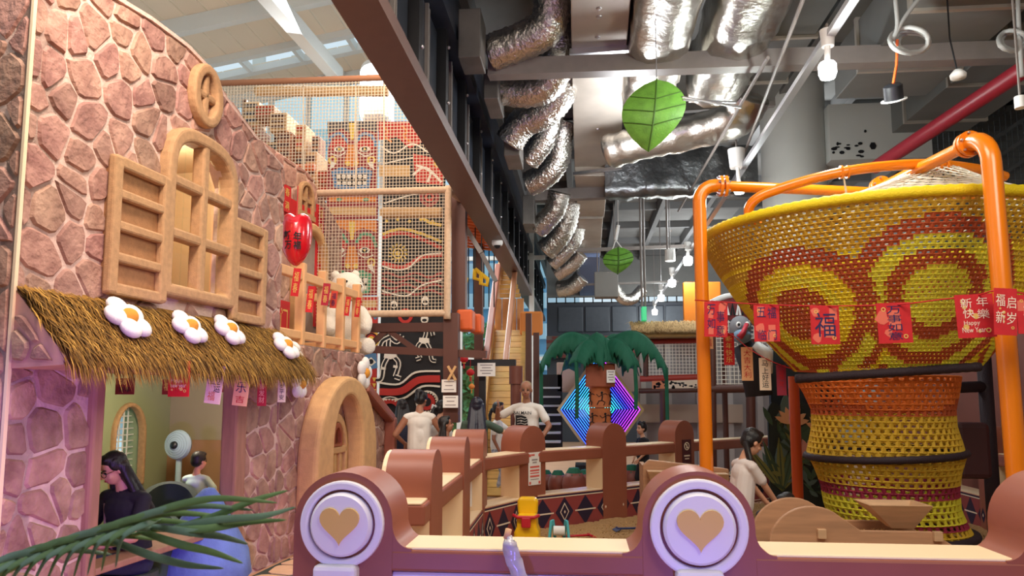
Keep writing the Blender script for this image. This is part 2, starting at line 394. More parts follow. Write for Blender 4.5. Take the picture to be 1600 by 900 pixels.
# glazed wall: mullions and panes
mb = MB()
for px in (300, 360, 418, 477, 537, 596, 655, 720, 790, 830):
    p = aY(px, 300, Yg); mb.bb((p.x - .06, Yg, 0), (p.x + .06, Yg + .12, roofz(p.x)))
for z in (2.4, 4.9, 6.3, 7.4):
    mb.bb((-14, Yg + .01, z), (-.9, Yg + .11, z + .1))
gl = struct('window_2', mb, M_wsteel)
def glassmat():
    m = bpy.data.materials.new('clear_glass'); m.use_nodes = True; nt = m.node_tree; N = nt.nodes
    N.remove(N['Principled BSDF']); t = N.new('ShaderNodeBsdfTransparent'); t.inputs[0].default_value = (.86, .95, .96, 1); g = N.new('ShaderNodeBsdfGlossy'); g.inputs['Roughness'].default_value = .03
    fz = N.new('ShaderNodeFresnel'); fz.inputs[0].default_value = 1.5; mx = N.new('ShaderNodeMixShader')
    ge = N.new('ShaderNodeNewGeometry'); iv = N.new('ShaderNodeMath'); iv.operation = 'SUBTRACT'; iv.inputs[0].default_value = 1; nt.links.new(ge.outputs['Backfacing'], iv.inputs[1]); ml = N.new('ShaderNodeMath'); ml.operation = 'MULTIPLY'; nt.links.new(fz.outputs[0], ml.inputs[0]); nt.links.new(iv.outputs[0], ml.inputs[1]); nt.links.new(ml.outputs[0], mx.inputs[0]); nt.links.new(t.outputs[0], mx.inputs[1]); nt.links.new(g.outputs[0], mx.inputs[2]); nt.links.new(mx.outputs[0], N['Material Output'].inputs[0]); return m
M_glass = glassmat()
mb = MB(); mb.bb((-14, Yg + .05, 0), (-.9, Yg + .06, 9.4)); obj('pane', mb, M_glass, gl)
# outside: pale tower with floor bands, greenery
def tower(px0, px1, Y, ztop, lab, colw, colg, nfl):
    x0 = aY(px0, 400, Y).x; x1 = aY(px1, 400, Y).x; r = thing('office_tower', lab, 'building', ((x0 + x1) / 2, Y + 4, 0))
    mb = MB(); mb.bb((x0, Y, 0), (x1, Y + 8, ztop)); obj('wall', mb, mat('tower_glass' + str(px0), colg, .25), r)
    for i in range(nfl):
        mb = MB(); z = ztop * (i + .55) / nfl; mb.bb((x0 - .2, Y - .5, z), (x1 + .2, Y, z + ztop / nfl * .5)); obj('floor_band', mb, mat('tower_band' + str(px0), colw, .6), r)
tower(690, 900, 48, 26, 'pale blue and white banded tower seen through the glass behind the stairs', (206, 226, 238), (120, 168, 200), 13)
tower(330, 520, 60, 24, 'pale aqua tower seen through the upper glass above the crates', (206, 232, 236), (150, 200, 214), 12)
def bush(name, lab, c, r, n, seed, cols=(96, 150, 84)):
    rd = random.Random(seed); root = thing(name, lab, 'tree', (c[0], c[1], 0)); mb = MB()
    for i in range(n):
        d = V((rd.gauss(0, 1), rd.gauss(0, 1), rd.gauss(0, 1))).normalized() * (rd.random() ** .4); p = V(c) + V((d.x * r[0], d.y * r[1], d.z * r[2]))
        u = V((rd.uniform(-1, 1), rd.uniform(-1, 1), rd.uniform(-1, 1))).normalized(); v = u.orthogonal().normalized(); s = rd.uniform(.1, .2)
        mb.add([p - u * s, p + v * s * .5, p + u * s, p - v * s * .5], [(0, 1, 2, 3)])
    obj('foliage', mb, mat('outdoor_leaves', cols, .7, var=.4, vs=1.5), root, kind='stuff')
    mb = MB(); mb.tube([(c[0], c[1], 0), (c[0] + .1, c[1], c[2])], [.16, .1]); obj('trunk', mb, M_brownpost, root)
p = aY(745, 640, 22); bush('tree', 'sunlit green tree outside the glass behind the red lanterns', (p.x, 22, 1.9), (1.6, .8, 1.9), 2600, 3, (120, 180, 120))
p = aY(640, 640, 24); bush('tree', 'dark green tree outside the glass behind the black mural', (p.x - 1, 24, 1.8), (1.5, .8, 1.7), 1500, 4)
mb = MB(); mb.bb((-60, 30, -.3), (60, 120, -.1)); struct('ground', mb, mat('outside_paving', (180, 186, 186), .9))
# round column, plaster block, red sprinkler main
p = aY(1240, 250, 11.5); r_ = .48
mb = MB(); mb.lathe([(r_, 0), (r_, 6.4)], 40, Mx.Translation((p.x, p.y, 0))); o = struct('pillar', mb, M_wallw, smooth=True, autosm=40)
mb = MB(); mb.bb((aY(1296, 200, 11).x, 11, aY(1300, 250, 11).z), (aY(1455, 200, 11).x, 11.6, aY(1300, 163, 11).z)); o = struct('wall_block', mb, M_wallw)
bk = bpy.data.objects['wall_block']; mb = MB(); rr = random.Random(4)
for i in range(14):
    px, py = rr.uniform(1300, 1350), rr.uniform(222, 248)
    q = aY(px, py, 10.995); mb.prism(circ(q.x, q.z, rr.uniform(.01, .05), rr.uniform(.01, .03), 7), 0, .004, frame((0, 10.996, 0), (1, 0, 0), (0, -1, 0)))
for (px, py, w_) in ((1364, 228, .05), (1352, 205, .02)):
    q = aY(px, py, 10.995); mb.prism(circ(q.x, q.z, w_, w_ * 1.2, 6), 0, .004, frame((0, 10.996, 0), (1, 0, 0), (0, -1, 0)))
obj('scuff_mark', mb, M_dark2, bk)
mb = MB(); mb.bb((aY(1455, 200, 12).x, 12.2, 2), (7.2, 12.3, 6.4)); struct('wall_back_right', mb, mat('dim_wall', (104, 106, 106), .9, var=.1, vs=1))
# wire mesh screen high on the right
root = thing('mesh_screen', 'grey wire mesh screen in front of the dim wall at upper right', 'screen', aY(1520, 200, 11.8)); mb = MB()
x0, x1, z0, z1 = aY(1455, 200, 11.8).x, 7.1, aY(1500, 290, 11.8).z, 6.05
for i in range(int((x1 - x0) / .085)): mb.bb((x0 + i * .085, 11.8, z0), (x0 + i * .085 + .008, 11.808, z1))
for i in range(int((z1 - z0) / .085)): mb.bb((x0, 11.79, z0 + i * .085), (x1, 11.798, z0 + i * .085 + .008))
obj('wire_mesh', mb, mat('mesh_wire', (92, 96, 98), .5, metal=.5), root, kind='stuff')
for k in range(4):
    mb = MB(); z = z0 + (k + .4) * (z1 - z0) / 4; mb.bar((x0 + .2, 11.74, z - .5), (x1, 11.74, z + .45), .05); obj('brace', mb, mat('dim_steel', (88, 92, 94), .5), root)
mb = MB(); p, q = aY(1385, 250, 9.5), aY(1640, 82, 6.6); mb.tube([p - (q - p) * .1, p, q, q + (q - p) * .1], .085, 20)
tag(obj('sprinkler_pipe', mb, mat('red_pipe', (150, 24, 44), .4), smooth=True, autosm=50), 'thick dark red sprinkler pipe running below the ceiling at right', 'pipe')
# ================================================================== play house (left)
_d = ray(1000, 615); HD = V((_d.x, _d.y, 0)).normalized(); HN = V((HD.y, -HD.x, 0)); HO = aZ(437, 876, 0)
HM = frame(HO, HD, HN)
def h3(px, py, off=0): return aP(px, py, HO + HN * off, HN)
def hh(px, py, off=0):
    p = h3(px, py, off); return ((p - HO).dot(HD), p.z)
def hw(u, z, off=0): return HO + HD * u + HN * off + V((0, 0, z))
def clip(poly, clipper):
    """clip polygon by a convex counter-clockwise polygon"""
    out = poly
    for i in range(len(clipper)):
        a = clipper[i]; b = clipper[(i + 1) % len(clipper)]; src = out; out = []
        if not src: return []
        ins = lambda p: (b[0] - a[0]) * (p[1] - a[1]) - (b[1] - a[1]) * (p[0] - a[0]) >= -1e-9
        for j in range(len(src)):
            p = src[j]; q = src[(j + 1) % len(src)]
            if ins(p): out.append(p)
            if ins(p) != ins(q):
                d1 = (b[0] - a[0]) * (p[1] - a[1]) - (b[1] - a[1]) * (p[0] - a[0]); d2 = (b[0] - a[0]) * (q[1] - a[1]) - (b[1] - a[1]) * (q[0] - a[0])
                t = d1 / (d1 - d2); out.append((p[0] + (q[0] - p[0]) * t, p[1] + (q[1] - p[1]) * t))
    return out
def ccw(P):
    a = sum(P[i][0] * P[(i + 1) % len(P)][1] - P[(i + 1) % len(P)][0] * P[i][1] for i in range(len(P)))
    return list(P) if a > 0 else list(reversed(P))
def parea(P): return abs(sum(P[i][0] * P[(i + 1) % len(P)][1] - P[(i + 1) % len(P)][0] * P[i][1] for i in range(len(P)))) / 2
def voronoi(x0, x1, y0, y1, sx, sy, seed, jit=.46):
    rd = random.Random(seed); nx = int((x1 - x0) / sx) + 3; ny = int((y1 - y0) / sy) + 3
    G = {(i, j): (x0 + (i - 1 + .5 + (j % 2) * .5 + rd.uniform(-jit, jit)) * sx, y0 + (j - 1 + .5 + rd.uniform(-jit, jit)) * sy) for i in range(nx) for j in range(ny)}
    cells = []
    for (i, j), c in G.items():
        P = [(c[0] - 2 * sx, c[1] - 2 * sy), (c[0] + 2 * sx, c[1] - 2 * sy), (c[0] + 2 * sx, c[1] + 2 * sy), (c[0] - 2 * sx, c[1] + 2 * sy)]
        for di in (-2, -1, 0, 1, 2):
            for dj in (-2, -1, 0, 1, 2):
                q = G.get((i + di, j + dj))
                if q is None or (di == 0 and dj == 0): continue
                mx_, my_ = (c[0] + q[0]) / 2, (c[1] + q[1]) / 2; nx_, ny_ = q[0] - c[0], q[1] - c[1]
                out = []
                for k in range(len(P)):
                    a = P[k]; b = P[(k + 1) % len(P)]; da = (a[0] - mx_) * nx_ + (a[1] - my_) * ny_; db = (b[0] - mx_) * nx_ + (b[1] - my_) * ny_
                    if da <= 0: out.append(a)
                    if (da <= 0) != (db <= 0): t = da / (da - db); out.append((a[0] + (b[0] - a[0]) * t, a[1] + (b[1] - a[1]) * t))
                P = out
        if len(P) > 2: cells.append((c, P))
    return cells
def shrink(P, k):  # inset polygon edges by k (convex)
    P = ccw(P); n = len(P); H = []
    for i in range(n):
        a, b = P[i], P[(i + 1) % n]; dx, dy = b[0] - a[0], b[1] - a[1]; l = math.hypot(dx, dy)
        if l < 1e-6: continue
        nx_, ny_ = -dy / l, dx / l; H.append(((a[0] + nx_ * k, a[1] + ny_ * k), (dx, dy)))
    out = P
    for a, d in H:
        src = out; out = []
        f = lambda p: d[0] * (p[1] - a[1]) - d[1] * (p[0] - a[0])
        for j in range(len(src)):
            p, q = src[j], src[(j + 1) % len(src)]; fp, fq = f(p), f(q)
            if fp >= 0: out.append(p)
            if (fp >= 0) != (fq >= 0): t = fp / (fp - fq); out.append((p[0] + (q[0] - p[0]) * t, p[1] + (q[1] - p[1]) * t))
        if len(out) < 3: return []
    return out
def chaikin(P):
    o = []
    for i in range(len(P)):
        a, b = P[i], P[(i + 1) % len(P)]
        o += [(a[0] * .84 + b[0] * .16, a[1] * .84 + b[1] * .16), (a[0] * .16 + b[0] * .84, a[1] * .16 + b[1] * .84)]
    return o
STONES = []
def inpoly(p, P):
    r = False
    for i in range(len(P)):
        a, b = P[i], P[i - 1]
        if (a[1] > p[1]) != (b[1] > p[1]) and p[0] < (b[0] - a[0]) * (p[1] - a[1]) / (b[1] - a[1]) + a[0]: r = not r
    return r
def hull(P):
    P = sorted(P); o = []
    for S in (P, P[::-1]):
        h = []
        for p in S:
            while len(h) > 1 and (h[-1][0] - h[-2][0]) * (p[1] - h[-2][1]) - (h[-1][1] - h[-2][1]) * (p[0] - h[-2][0]) <= 0: h.pop()
            h.append(p)
        o += h[:-1]
    return o
def stones(region, holes, M, parent, sx, sy, seed, gap=.010, rd=random.Random(5)):
    RP = region; R = hull(region); xs = [p[0] for p in R]; ys = [p[1] for p in R]
    for c, P in voronoi(min(xs), max(xs), min(ys), max(ys), sx, sy, seed):
        P = clip(P, R)
        for (a, b, c0, d) in holes:  # rectangles u0,u1,z0,z1
            if not P: break
            px = [p[0] for p in P]; pz = [p[1] for p in P]
            if max(px) <= a or min(px) >= b or max(pz) <= c0 or min(pz) >= d: continue
            L = [(-(a - sum(px) / len(px)), 'l'), (sum(px) / len(px) - b, 'r'), (sum(pz) / len(pz) - d, 't')]
            L = [(a - sum(px) / len(px), 'l'), (sum(px) / len(px) - b, 'r'), (sum(pz) / len(pz) - d, 't')]
            v, s = max(L)
            if v < -.03: P = []; break
            big = 99
            P = clip(P, ccw({'l': [(-big, -big), (a, -big), (a, big), (-big, big)], 'r': [(b, -big), (big, -big), (big, big), (b, big)], 't': [(-big, d), (big, d), (big, big), (-big, big)]}[s]))
        if not P or parea(P) < .005 or not inpoly((sum(p[0] for p in P) / len(P), sum(p[1] for p in P) / len(P)), RP): continue
        Q = shrink(P, gap)
        if len(Q) < 3 or parea(Q) < .003: continue
        Q = chaikin(Q)
        if len(Q) > 14: Q = [q for i, q in enumerate(Q) if i % 2 == 0] if len(Q) > 20 else Q
        Q = [(x + rd.uniform(-.006, .006), y + rd.uniform(-.006, .006)) for x, y in Q]
        mb = MB(); mb.prism(Q, 0, rd.uniform(.012, .022), M, inset=.014, cap0=False)
        STONES.append((parea(Q) / max(1, (V(mb.v[0]) - CP).length) ** 2, mb, parent))
house = thing('play_house', 'two storey stone look play house with thatched counter awning, shutters and arched door', 'play house', hw(3.2, 0, -.6))
# --- wall outlines
RL = [(46, -70), (120, -34), (180, 0), (235, 33), (290, 74), (325, 110), (346, 150), (395, 214), (440, 264)]
uC = hh(20, 450)[0]
roofp = [hh(*p) for p in RL]; roofp[0] = (uC, roofp[0][1])
uA = hh(440, 400)[0]; uB = hh(569, 552)[0]; uE = hh(606, 655)[0]
zb1 = hh(440, 535)[1]; zb2 = hh(568, 552)[1]; zbal = (zb1 + zb2) / 2
zE1 = hh(571, 614)[1]; zE2 = hh(606, 656)[1]
oL, oR = hh(162, 700, .05)[0] - .05, hh(347, 700, -.08)[0] + .05; oT = hh(170, 578)[1]
wL, wR = hh(247, 350)[0] + .06, hh(354, 400)[0] - .06
wB = hh(247, 458)[1] + .06; wT = hh(300, 222)[1] + .02
def slab(outer, holes, t0, t1, M, mb):
    loops = [ccw(outer)] + [list(reversed(ccw(x))) for x in holes]; flat = [p for L in loops for p in L]
    tris = mgeo.tessellate_polygon([[V((p[0], p[1], 0)) for p in L] for L in loops]); n = len(flat)
    vs = [(p[0], p[1], t1) for p in flat] + [(p[0], p[1], t0) for p in flat]; fs = []
    for t in tris:
        a, b, c = (flat[i] for i in t); s = (b[0] - a[0]) * (c[1] - a[1]) - (b[1] - a[1]) * (c[0] - a[0])
        t = tuple(t) if s > 0 else tuple(reversed(t)); fs += [t, tuple(i + n for i in reversed(t))]
    k = 0
    for L in loops:
        m = len(L); fs += [(k + (i + 1) % m, k + i, n + k + i, n + k + (i + 1) % m) for i in range(m)]; k += m
    mb.add(vs, fs, M)
mb = MB()
outA = [(uC, 0), (oL, 0), (oL, oT), (oR, oT), (oR, 0), (uA, 0)] + list(reversed(roofp)); outA[6] = (uA, roofp[-1][1])
whole = [(wL, wB), (wR, wB), (wR, wT - .25), (wR - .16, wT - .03), ((wL + wR) / 2, wT), (wL + .16, wT - .03), (wL, wT - .25)]
slab(outA, [whole], -.10, 0, HM, mb)
slab([(uA, 0), (uB, 0), (uB, zbal), (uA, zbal)], [], -.22, 0, HM, mb)
slab([(uB, 0), (uE, 0), (uE, zE2), (uB, zE1)], [], -.22, -.02, HM, mb)
wall = obj('wall', mb, M_mortar, house)
KO = (oL - .02, oR + .02, -1, oT + .02); WO = (wL - .02, wR + .02, wB - .02, wT - .05)
stones(outA[:1] + [(uA, 0), (uA, roofp[-1][1])] + list(reversed(roofp[:-1])), [KO, WO], HM, wall, .235, .215, 11)
stones([(uA, 0), (uB, 0), (uB, zbal), (uA, zbal)], [], HM, wall, .235, .22, 12)
stones([(uB, 0), (uE, 0), (uE, zE2), (uB, zE1)], [], Mx.Translation(HN * -.02) @ HM, wall, .235, .22, 13)
# near end wall (faces the camera)
ztop = roofp[0][1]; C0 = hw(uC, 0, 0); EM = frame(C0, HN, -HD)
mb = MB(); slab([(-1.6, 0), (0, 0), (0, ztop), (-1.6, ztop + .4)], [], -.22, 0, EM, mb); wall2 = obj('end_wall', mb, M_mortar, house)
stones([(-1.6, 0), (-.01, 0), (-.01, ztop), (-1.6, ztop + .4)], [], EM, wall2, .3, .27, 14)
mb = MB(); mb.bb((-.0, 0, -.012), (.018, ztop, .012)); v = mb.v; mb2 = MB(); mb2.add(v, mb.f, EM); obj('corner_piping', mb2, M_cream, house)
# verge along the gable
mb = MB(); P = [hw(u, z, 0) for u, z in roofp]
for a, b in zip(roofp, roofp[1:]):
    du, dz = b[0] - a[0], b[1] - a[1]; l = math.hypot(du, dz); nx_, nz_ = -dz / l * .03, du / l * .03
    mb.prism([a, b, (b[0] + nx_, b[1] + nz_), (a[0] + nx_, a[1] + nz_)], -.9, .02, HM)
obj('verge', mb, M_mortar, house)
# --- window with shutters
def rod(mb, a, b, w, d0, d1):  # padded bar in wall coords
    a, b = V((a[0], a[1], 0)), V((b[0], b[1], 0)); t = (b - a).normalized() * (w * .5); s = V((-t.y, t.x, 0)); mb.prism([tuple((a - t + s).xy), tuple((a - t - s).xy), tuple((b + t - s).xy), tuple((b + t + s).xy)][::1], d0, d1, HM, inset=.012)
wO = wL - .08, wR + .08
arch_o = [(wO[0], wB - .08), (wO[1], wB - .08)] + [((wL + wR) / 2 + (wO[1] - wO[0]) / 2 * math.copysign(abs(math.cos(t)) ** .62, math.cos(t)), wT - .36 + .42 * math.sin(t) ** .75) for t in [PI * k / 14 for k in range(15)]]
arch_i = [(wL + .02, wB + .02), (wR - .02, wB + .02)] + [((wL + wR) / 2 + (wR - wL - .04) / 2 * math.copysign(abs(math.cos(t)) ** .62, math.cos(t)), wT - .36 + .31 * math.sin(t) ** .75) for t in [PI * k / 14 for k in range(15)]]
mb = MB(); mb.band(list(reversed(arch_o)), list(reversed(arch_i)), -.06, .09, HM); wf = obj('window_frame', mb, M_burlap, house, bevel=.03, seg=3)
um = (wL + wR) / 2; hwin = wT - wB
mb = MB(); rod(mb, (um, wB), (um, wT - .05), .085, -.03, .08); obj('mullion', mb, M_burlap, wf, bevel=.02)
for k in (1, 2):
    mb = MB(); z = wB + hwin * k / 3; rod(mb, (wL, z), (wR, z), .085, -.03, .075); obj('glazing_bar', mb, M_burlap, wf, bevel=.02)
mpane = mat('window_pane', (190, 196, 190), .06, trans=.92)
for i in range(2):
    for k in range(3):
        mb = MB(); a = wL + (um - wL) * i; z = wB + hwin * k / 3; mb.prism([(a, z), (a + um - wL, z), (a + um - wL, min(z + hwin / 3, wT)), (a, min(z + hwin / 3, wT))], -.12, -.112, HM); obj('pane', mb, M_glass, wf)
# lit room behind the upper window
mb = MB(); mw = mat('room_beige', (196, 158, 118), .85, var=.05, vs=2)
c0, c1 = wL - .5, wR + .9
mb.bb((c0, wB - .3, -1.5), (c1, wT + .2, -1.46)); mb.bb((c0, wB - .3, -1.5), (c0 + .03, wT + .2, -.24)); mb.bb((c1, wB - .3, -1.5), (c1 + .03, wT + .2, -.24)); mb.bb((c0, wB - .33, -1.5), (c1, wB - .3, -.24)); mb.bb((c0, wT + .2, -1.5), (c1, wT + .23, -.24))
mb.M = None; vs = mb.v; m3 = MB(); m3.add(vs, mb.f, HM); obj('upper_room', m3, mw, house)
p = hw(um + .35, wT - .1, -.6); point('upper_room_lamp', p, 45, (1, .82, .62), .06)
root = thing('potted_palm', 'dark green leafy plant standing inside the upper window', 'plant', hw(um + .25, wB - .3, -.7)); mb = MB()
rr = random.Random(9)
for i in range(26):
    a = rr.uniform(0, 2 * PI); c = hw(um + .25, wB, -.7); t = V((math.cos(a) * .28, math.sin(a) * .28, rr.uniform(.3, 1.0)))
    s = V((-math.sin(a), math.cos(a), 0)) * .05; mb.add([c, c + t * .5 + s + V((0, 0, .1)), c + t, c + t * .5 - s + V((0, 0, .1))], [(0, 1, 2, 3)])
obj('leaf_cluster', mb, mat('plant_leaf', (40, 92, 50), .5), root, kind='stuff')
mb = MB(); c = hw(um + .25, wB - .3, -.7); mb.lathe([(.1, 0), (.14, .26), (.12, .28)], 14, Mx.Translation(c)); obj('pot', mb, M_denimd, root)
def shutter(ua, ub, za, zb_):
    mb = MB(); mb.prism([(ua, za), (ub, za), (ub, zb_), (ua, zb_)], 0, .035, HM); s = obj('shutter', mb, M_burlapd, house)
    for k in range(5):
        mb = MB(); z = za + (zb_ - za) * k / 4; rod(mb, (ua + .03, z), (ub - .03, z), .07 if 0 < k < 4 else .085, .03, .085); obj('slat', mb, M_burlap, s, bevel=.015)
    for u in (ua + .02, ub - .02):
        mb = MB(); rod(mb, (u, za), (u, zb_), .085, .03, .09); obj('stile', mb, M_burlap, s, bevel=.015)
zs0 = (hh(152, 455)[1] + hh(395, 503)[1]) / 2; zs1 = (hh(168, 240)[1] + hh(403, 368)[1]) / 2
shutter(hh(161, 350)[0], wL - .06, zs0 + .03, zs1 + .02); shutter(wR + .07, hh(402, 430)[0], zs0 - .0, zs1 - .05)
# round gable window
uc, zc = hh(314, 151); ru = (hh(338, 152)[0] - hh(290, 152)[0]) / 2; rz = hh(314, 101)[1] - zc
mb = MB(); mb.band(circ(uc, zc, ru, rz, 32), circ(uc, zc, ru - .09, rz - .09, 32), 0, .085, HM); rw = obj('round_window', mb, M_burlap, house, bevel=.025, seg=3)
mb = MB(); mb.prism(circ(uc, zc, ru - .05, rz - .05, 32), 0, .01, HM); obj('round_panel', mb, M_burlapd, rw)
for a, b in (((uc, zc - rz + .05), (uc, zc + rz - .05)), ((uc - ru + .05, zc), (uc + ru - .05, zc))):
    mb = MB(); rod(mb, a, b, .07, .0, .06); obj('cross_bar', mb, M_burlap, rw, bevel=.02)
# --- thatched awning
u0, zt0 = hh(22, 444); u1 = hh(430, 520)[0]
lo, hi = .05, 1.5
for _ in range(40):
    md = (lo + hi) / 2
    if hh(100, 561, md)[0] > u0: lo = md
    else: hi = md
AO = lo; zo = hh(100, 561, AO)[1]; u1b = hh(487, 588, AO)[0]; zt1 = hh(432, 522)[1]
zt_ = (zt0 + zt1) / 2
print('awning', u0, u1, u1b, AO, zt0, zt1, zo, 'win', wL, wR, wB, wT, 'z', zbal, ztop, 'op', oL, oR, oT, 'u', uC, uA, uB, uE)
AE = (u1 + u1b) / 2
mb = MB()
prof = [(0, zt_), (AO, zo + .02), (AO, zo - .03), (0, zo - .05)]
vs = [hw(u, z, o) for u in (u0, AE) for o, z in prof]
mb.add(vs, [(0, 1, 2, 3), (7, 6, 5, 4), (0, 4, 5, 1), (1, 5, 6, 2), (2, 6, 7, 3), (3, 7, 4, 0)])
aw = obj('awning', mb, mat('awning_print', (196, 148, 134), .85, var=.2, vs=6), house)
GM = frame(hw(u0 - .012, 0, 0), HN, -HD)
stones([(.02, zo - .02), (AO - .04, zo - .02), (.02, zt_ - .05)], [], GM, aw, .2, .17, 21, .012)
mb = MB(); rr = random.Random(3); S = V((0, 0, 0)); sl = (hw(0, zo, AO) - hw(0, zt_, 0)); sn = sl.normalized().cross(HD).normalized() * -1
if sn.z < 0: sn = -sn
for i in range(15000):
    u = rr.uniform(u0, AE); t = rr.random() * 1.0; base = hw(u, zt_, 0) + sl * t + sn * rr.uniform(.0, .045)
    L = rr.uniform(.10, .2); dr = (sl.normalized() * 1 + HD * rr.gauss(.1, .22) + sn * rr.uniform(.02, .24)).normalized()
    if t > .88: dr = (dr + V((0, 0, -.8))).normalized()
    wd = HD * rr.uniform(.003, .006); m_ = base + dr * L * .55 + sn * .012
    mb.k = rr.choice((0, 0, 0, 1, 1, 2)); mb.add([base - wd, base + wd, m_ + wd * .8, m_ - wd * .8, base + dr * L - V((0, 0, .02))], [(0, 1, 2, 3), (3, 2, 4)])
obj('straw_thatch', mb, [M_straw, mat('straw_dark', (104, 74, 24), .9), mat('straw_light', (196, 150, 66), .9)], aw, kind='stuff')
mb = MB(); mb.add([hw(u0, zt_ + .03, .0), hw(AE, zt_ + .03, 0), hw(AE, zo + .03, AO), hw(u0, zo + .03, AO)], [(0, 3, 2, 1)]); obj('thatch_bed', mb, M_straw, aw)
# wood frame of the counter opening
for u, n_ in ((oL, 0), (oR, 1)):
    mb = MB(); mb.bb((u - .05, 0, -.1), (u + (.05 if n_ == 0 else .12), oT + .02, .05)); m3 = MB(); m3.add(mb.v, mb.f, HM); obj('opening_post', m3, mat('padded_wood_print', (162, 118, 96), .8, var=.12, vs=20, stretch=(1, 1, .2)), house, bevel=.02)
mb = MB(); mb.bb((oL - .05, oT - .02, -.1), (oR + .12, oT + .08, .04)); m3 = MB(); m3.add(mb.v, mb.f, HM); obj('opening_lintel', m3, MATS['padded_wood_print'], house, bevel=.02)
# --- arched door on the right part
uL, uR = hh(460, 760)[0], hh(561, 720)[0]; zA = hh(516, 588)[1]; uM = (uL + uR) / 2; ao = (uR - uL) / 2; zsp = zA - ao * 1.05
uI, uJ = hh(490, 740)[0], hh(538, 700)[0]; ai = (uJ - uI) / 2; uIm = (uI + uJ) / 2; zI = hh(519, 618)[1]; zspi = zI - ai * 1.35
def archpts(um_, a, zs_, zt, n=18): return [(um_ + a, 0.0), (um_ + a, zs_ * .5)] + [(um_ + a * math.cos(t), zs_ + (zt - zs_) * math.sin(t)) for t in [PI * k / n for k in range(n + 1)]] + [(um_ - a, zs_ * .5), (um_ - a, 0.0)]
AO_, AI_ = archpts(uM, ao, zsp, zA), archpts(uIm, ai, zspi, zI)
mb = MB(); mb.band(AO_, AI_, 0, .24, HM, closed=False); obj('door_arch', mb, mat('arch_padding', (204, 160, 108), .8, var=.1, vs=10, bump=.2, bs=80), house, bevel=.05, seg=3)
dm = mat('door_wood', (196, 152, 100), .7, var=.1, vs=14)
D_ = archpts(uIm, ai * .74, zspi - .08, zI - .2); Di = archpts(uIm, ai * .58, zspi - .08, zI - .3)
mb = MB(); mb.prism(list(D_), 0, .03, HM); dr_ = obj('door', mb, mat('door_board', (226, 192, 142), .7, var=.06), house)
mb = MB(); mb.band(D_, Di, .02, .09, HM, closed=False); obj('door_frame', mb, dm, dr_, bevel=.015)
zmid = hh(515, 702)[1]
mb = MB(); mb.prism([(uIm - ai * .7, zmid - .05), (uIm + ai * .7, zmid - .05), (uIm + ai * .7, zmid + .03), (uIm - ai * .7, zmid + .03)], .02, .09, HM); obj('cross_rail', mb, dm, dr_, bevel=.015)
for k in (-.36, 0, .36):
    mb = MB(); u = uIm + ai * k; mb.prism([(u - .035, 0), (u + .035, 0), (u + .035, zmid), (u - .035, zmid)], .02, .07, HM); obj('batten', mb, dm, dr_, bevel=.01)
W_ = archpts(uIm, ai * .22, zI - .52, zI - .36, 10); W_ = [(x, max(z, zmid + .06)) for x, z in W_]; W_ = W_[1:-1]
mb = MB(); mb.prism(W_, .02, .05, HM); obj('door_window', mb, mat('door_window_brown', (104, 52, 32), .35), dr_)
W2 = [(uIm + (x - uIm) * 1.35, z if z > zmid + .07 else zmid + .03) for x, z in W_]; W2 = [(x, z + .06 if z > zI - .5 else z) for x, z in W2]
mb = MB(); mb.band(W2, W_, .02, .1, HM); obj('door_window_frame', mb, mat('door_window_rim', (150, 80, 46), .6), dr_, bevel=.01)
# brown padded newel and handrail at the far end
mb = MB(); Q = [hw(hh(568, 612)[0], hh(568, 612)[1], .06), hw(hh(604, 655)[0], hh(604, 655)[1], .06), hw(hh(604, 655)[0], 0, .06)]
mb.bar(Q[0] - (Q[1] - Q[0]) * .15, Q[1], .14, .12); mb.bar(Q[1] + V((0, 0, .03)), Q[2], .16, .14); tag(obj('stair_rail', mb, M_vinyl, bevel=.03), 'brown padded handrail sloping down to a post at the far end of the stone house', 'rail')
# --- balcony with railing
bal = obj('balcony_floor', MB().add([hw(u, z, o) for u in (uA - .3, uB) for o, z in ((0, zbal - .16), (0, zbal), (-1.5, zbal), (-1.5, zbal - .16))], [(0, 1, 2, 3), (7, 6, 5, 4), (0, 4, 5, 1), (1, 5, 6, 2), (2, 6, 7, 3), (3, 7, 4, 0)]), M_mortar, house)
rail = thing('balcony_railing', 'light wooden balcony railing with square posts on the stone house', 'railing', hw((uA + uB) / 2, zbal, -.06))
zr1 = (hh(440, 417)[1] + hh(566, 462)[1]) / 2; zr0 = (hh(440, 512)[1] + hh(562, 543)[1]) / 2
mwr = mat('railing_wood', (222, 170, 116), .6, var=.06)
for z, w_ in ((zr1, .1), (zr0, .09)):
    mb = MB(); mb.bar(hw(uA - .02, z, -.06), hw(uB - .02, z, -.06), .07, w_); obj('rail', mb, mwr, rail, bevel=.012)
for px in (478, 511, 540, 564):
    u = hh(px, 470)[0]; mb = MB(); mb.bar(hw(u, zbal, -.06), hw(u, zr1 + .14, -.06), .1, .08); obj('post', mb, mwr, rail, bevel=.015)
mb = MB(); mb.bar(hw(uB - .02, zr1, -.06), hw(uB - .02, zr1, -1.3), .07, .1); mb.bar(hw(uB - .02, zr0, -.06), hw(uB - .02, zr0, -1.3), .07, .09); obj('side_rail', mb, mwr, rail, bevel=.012)
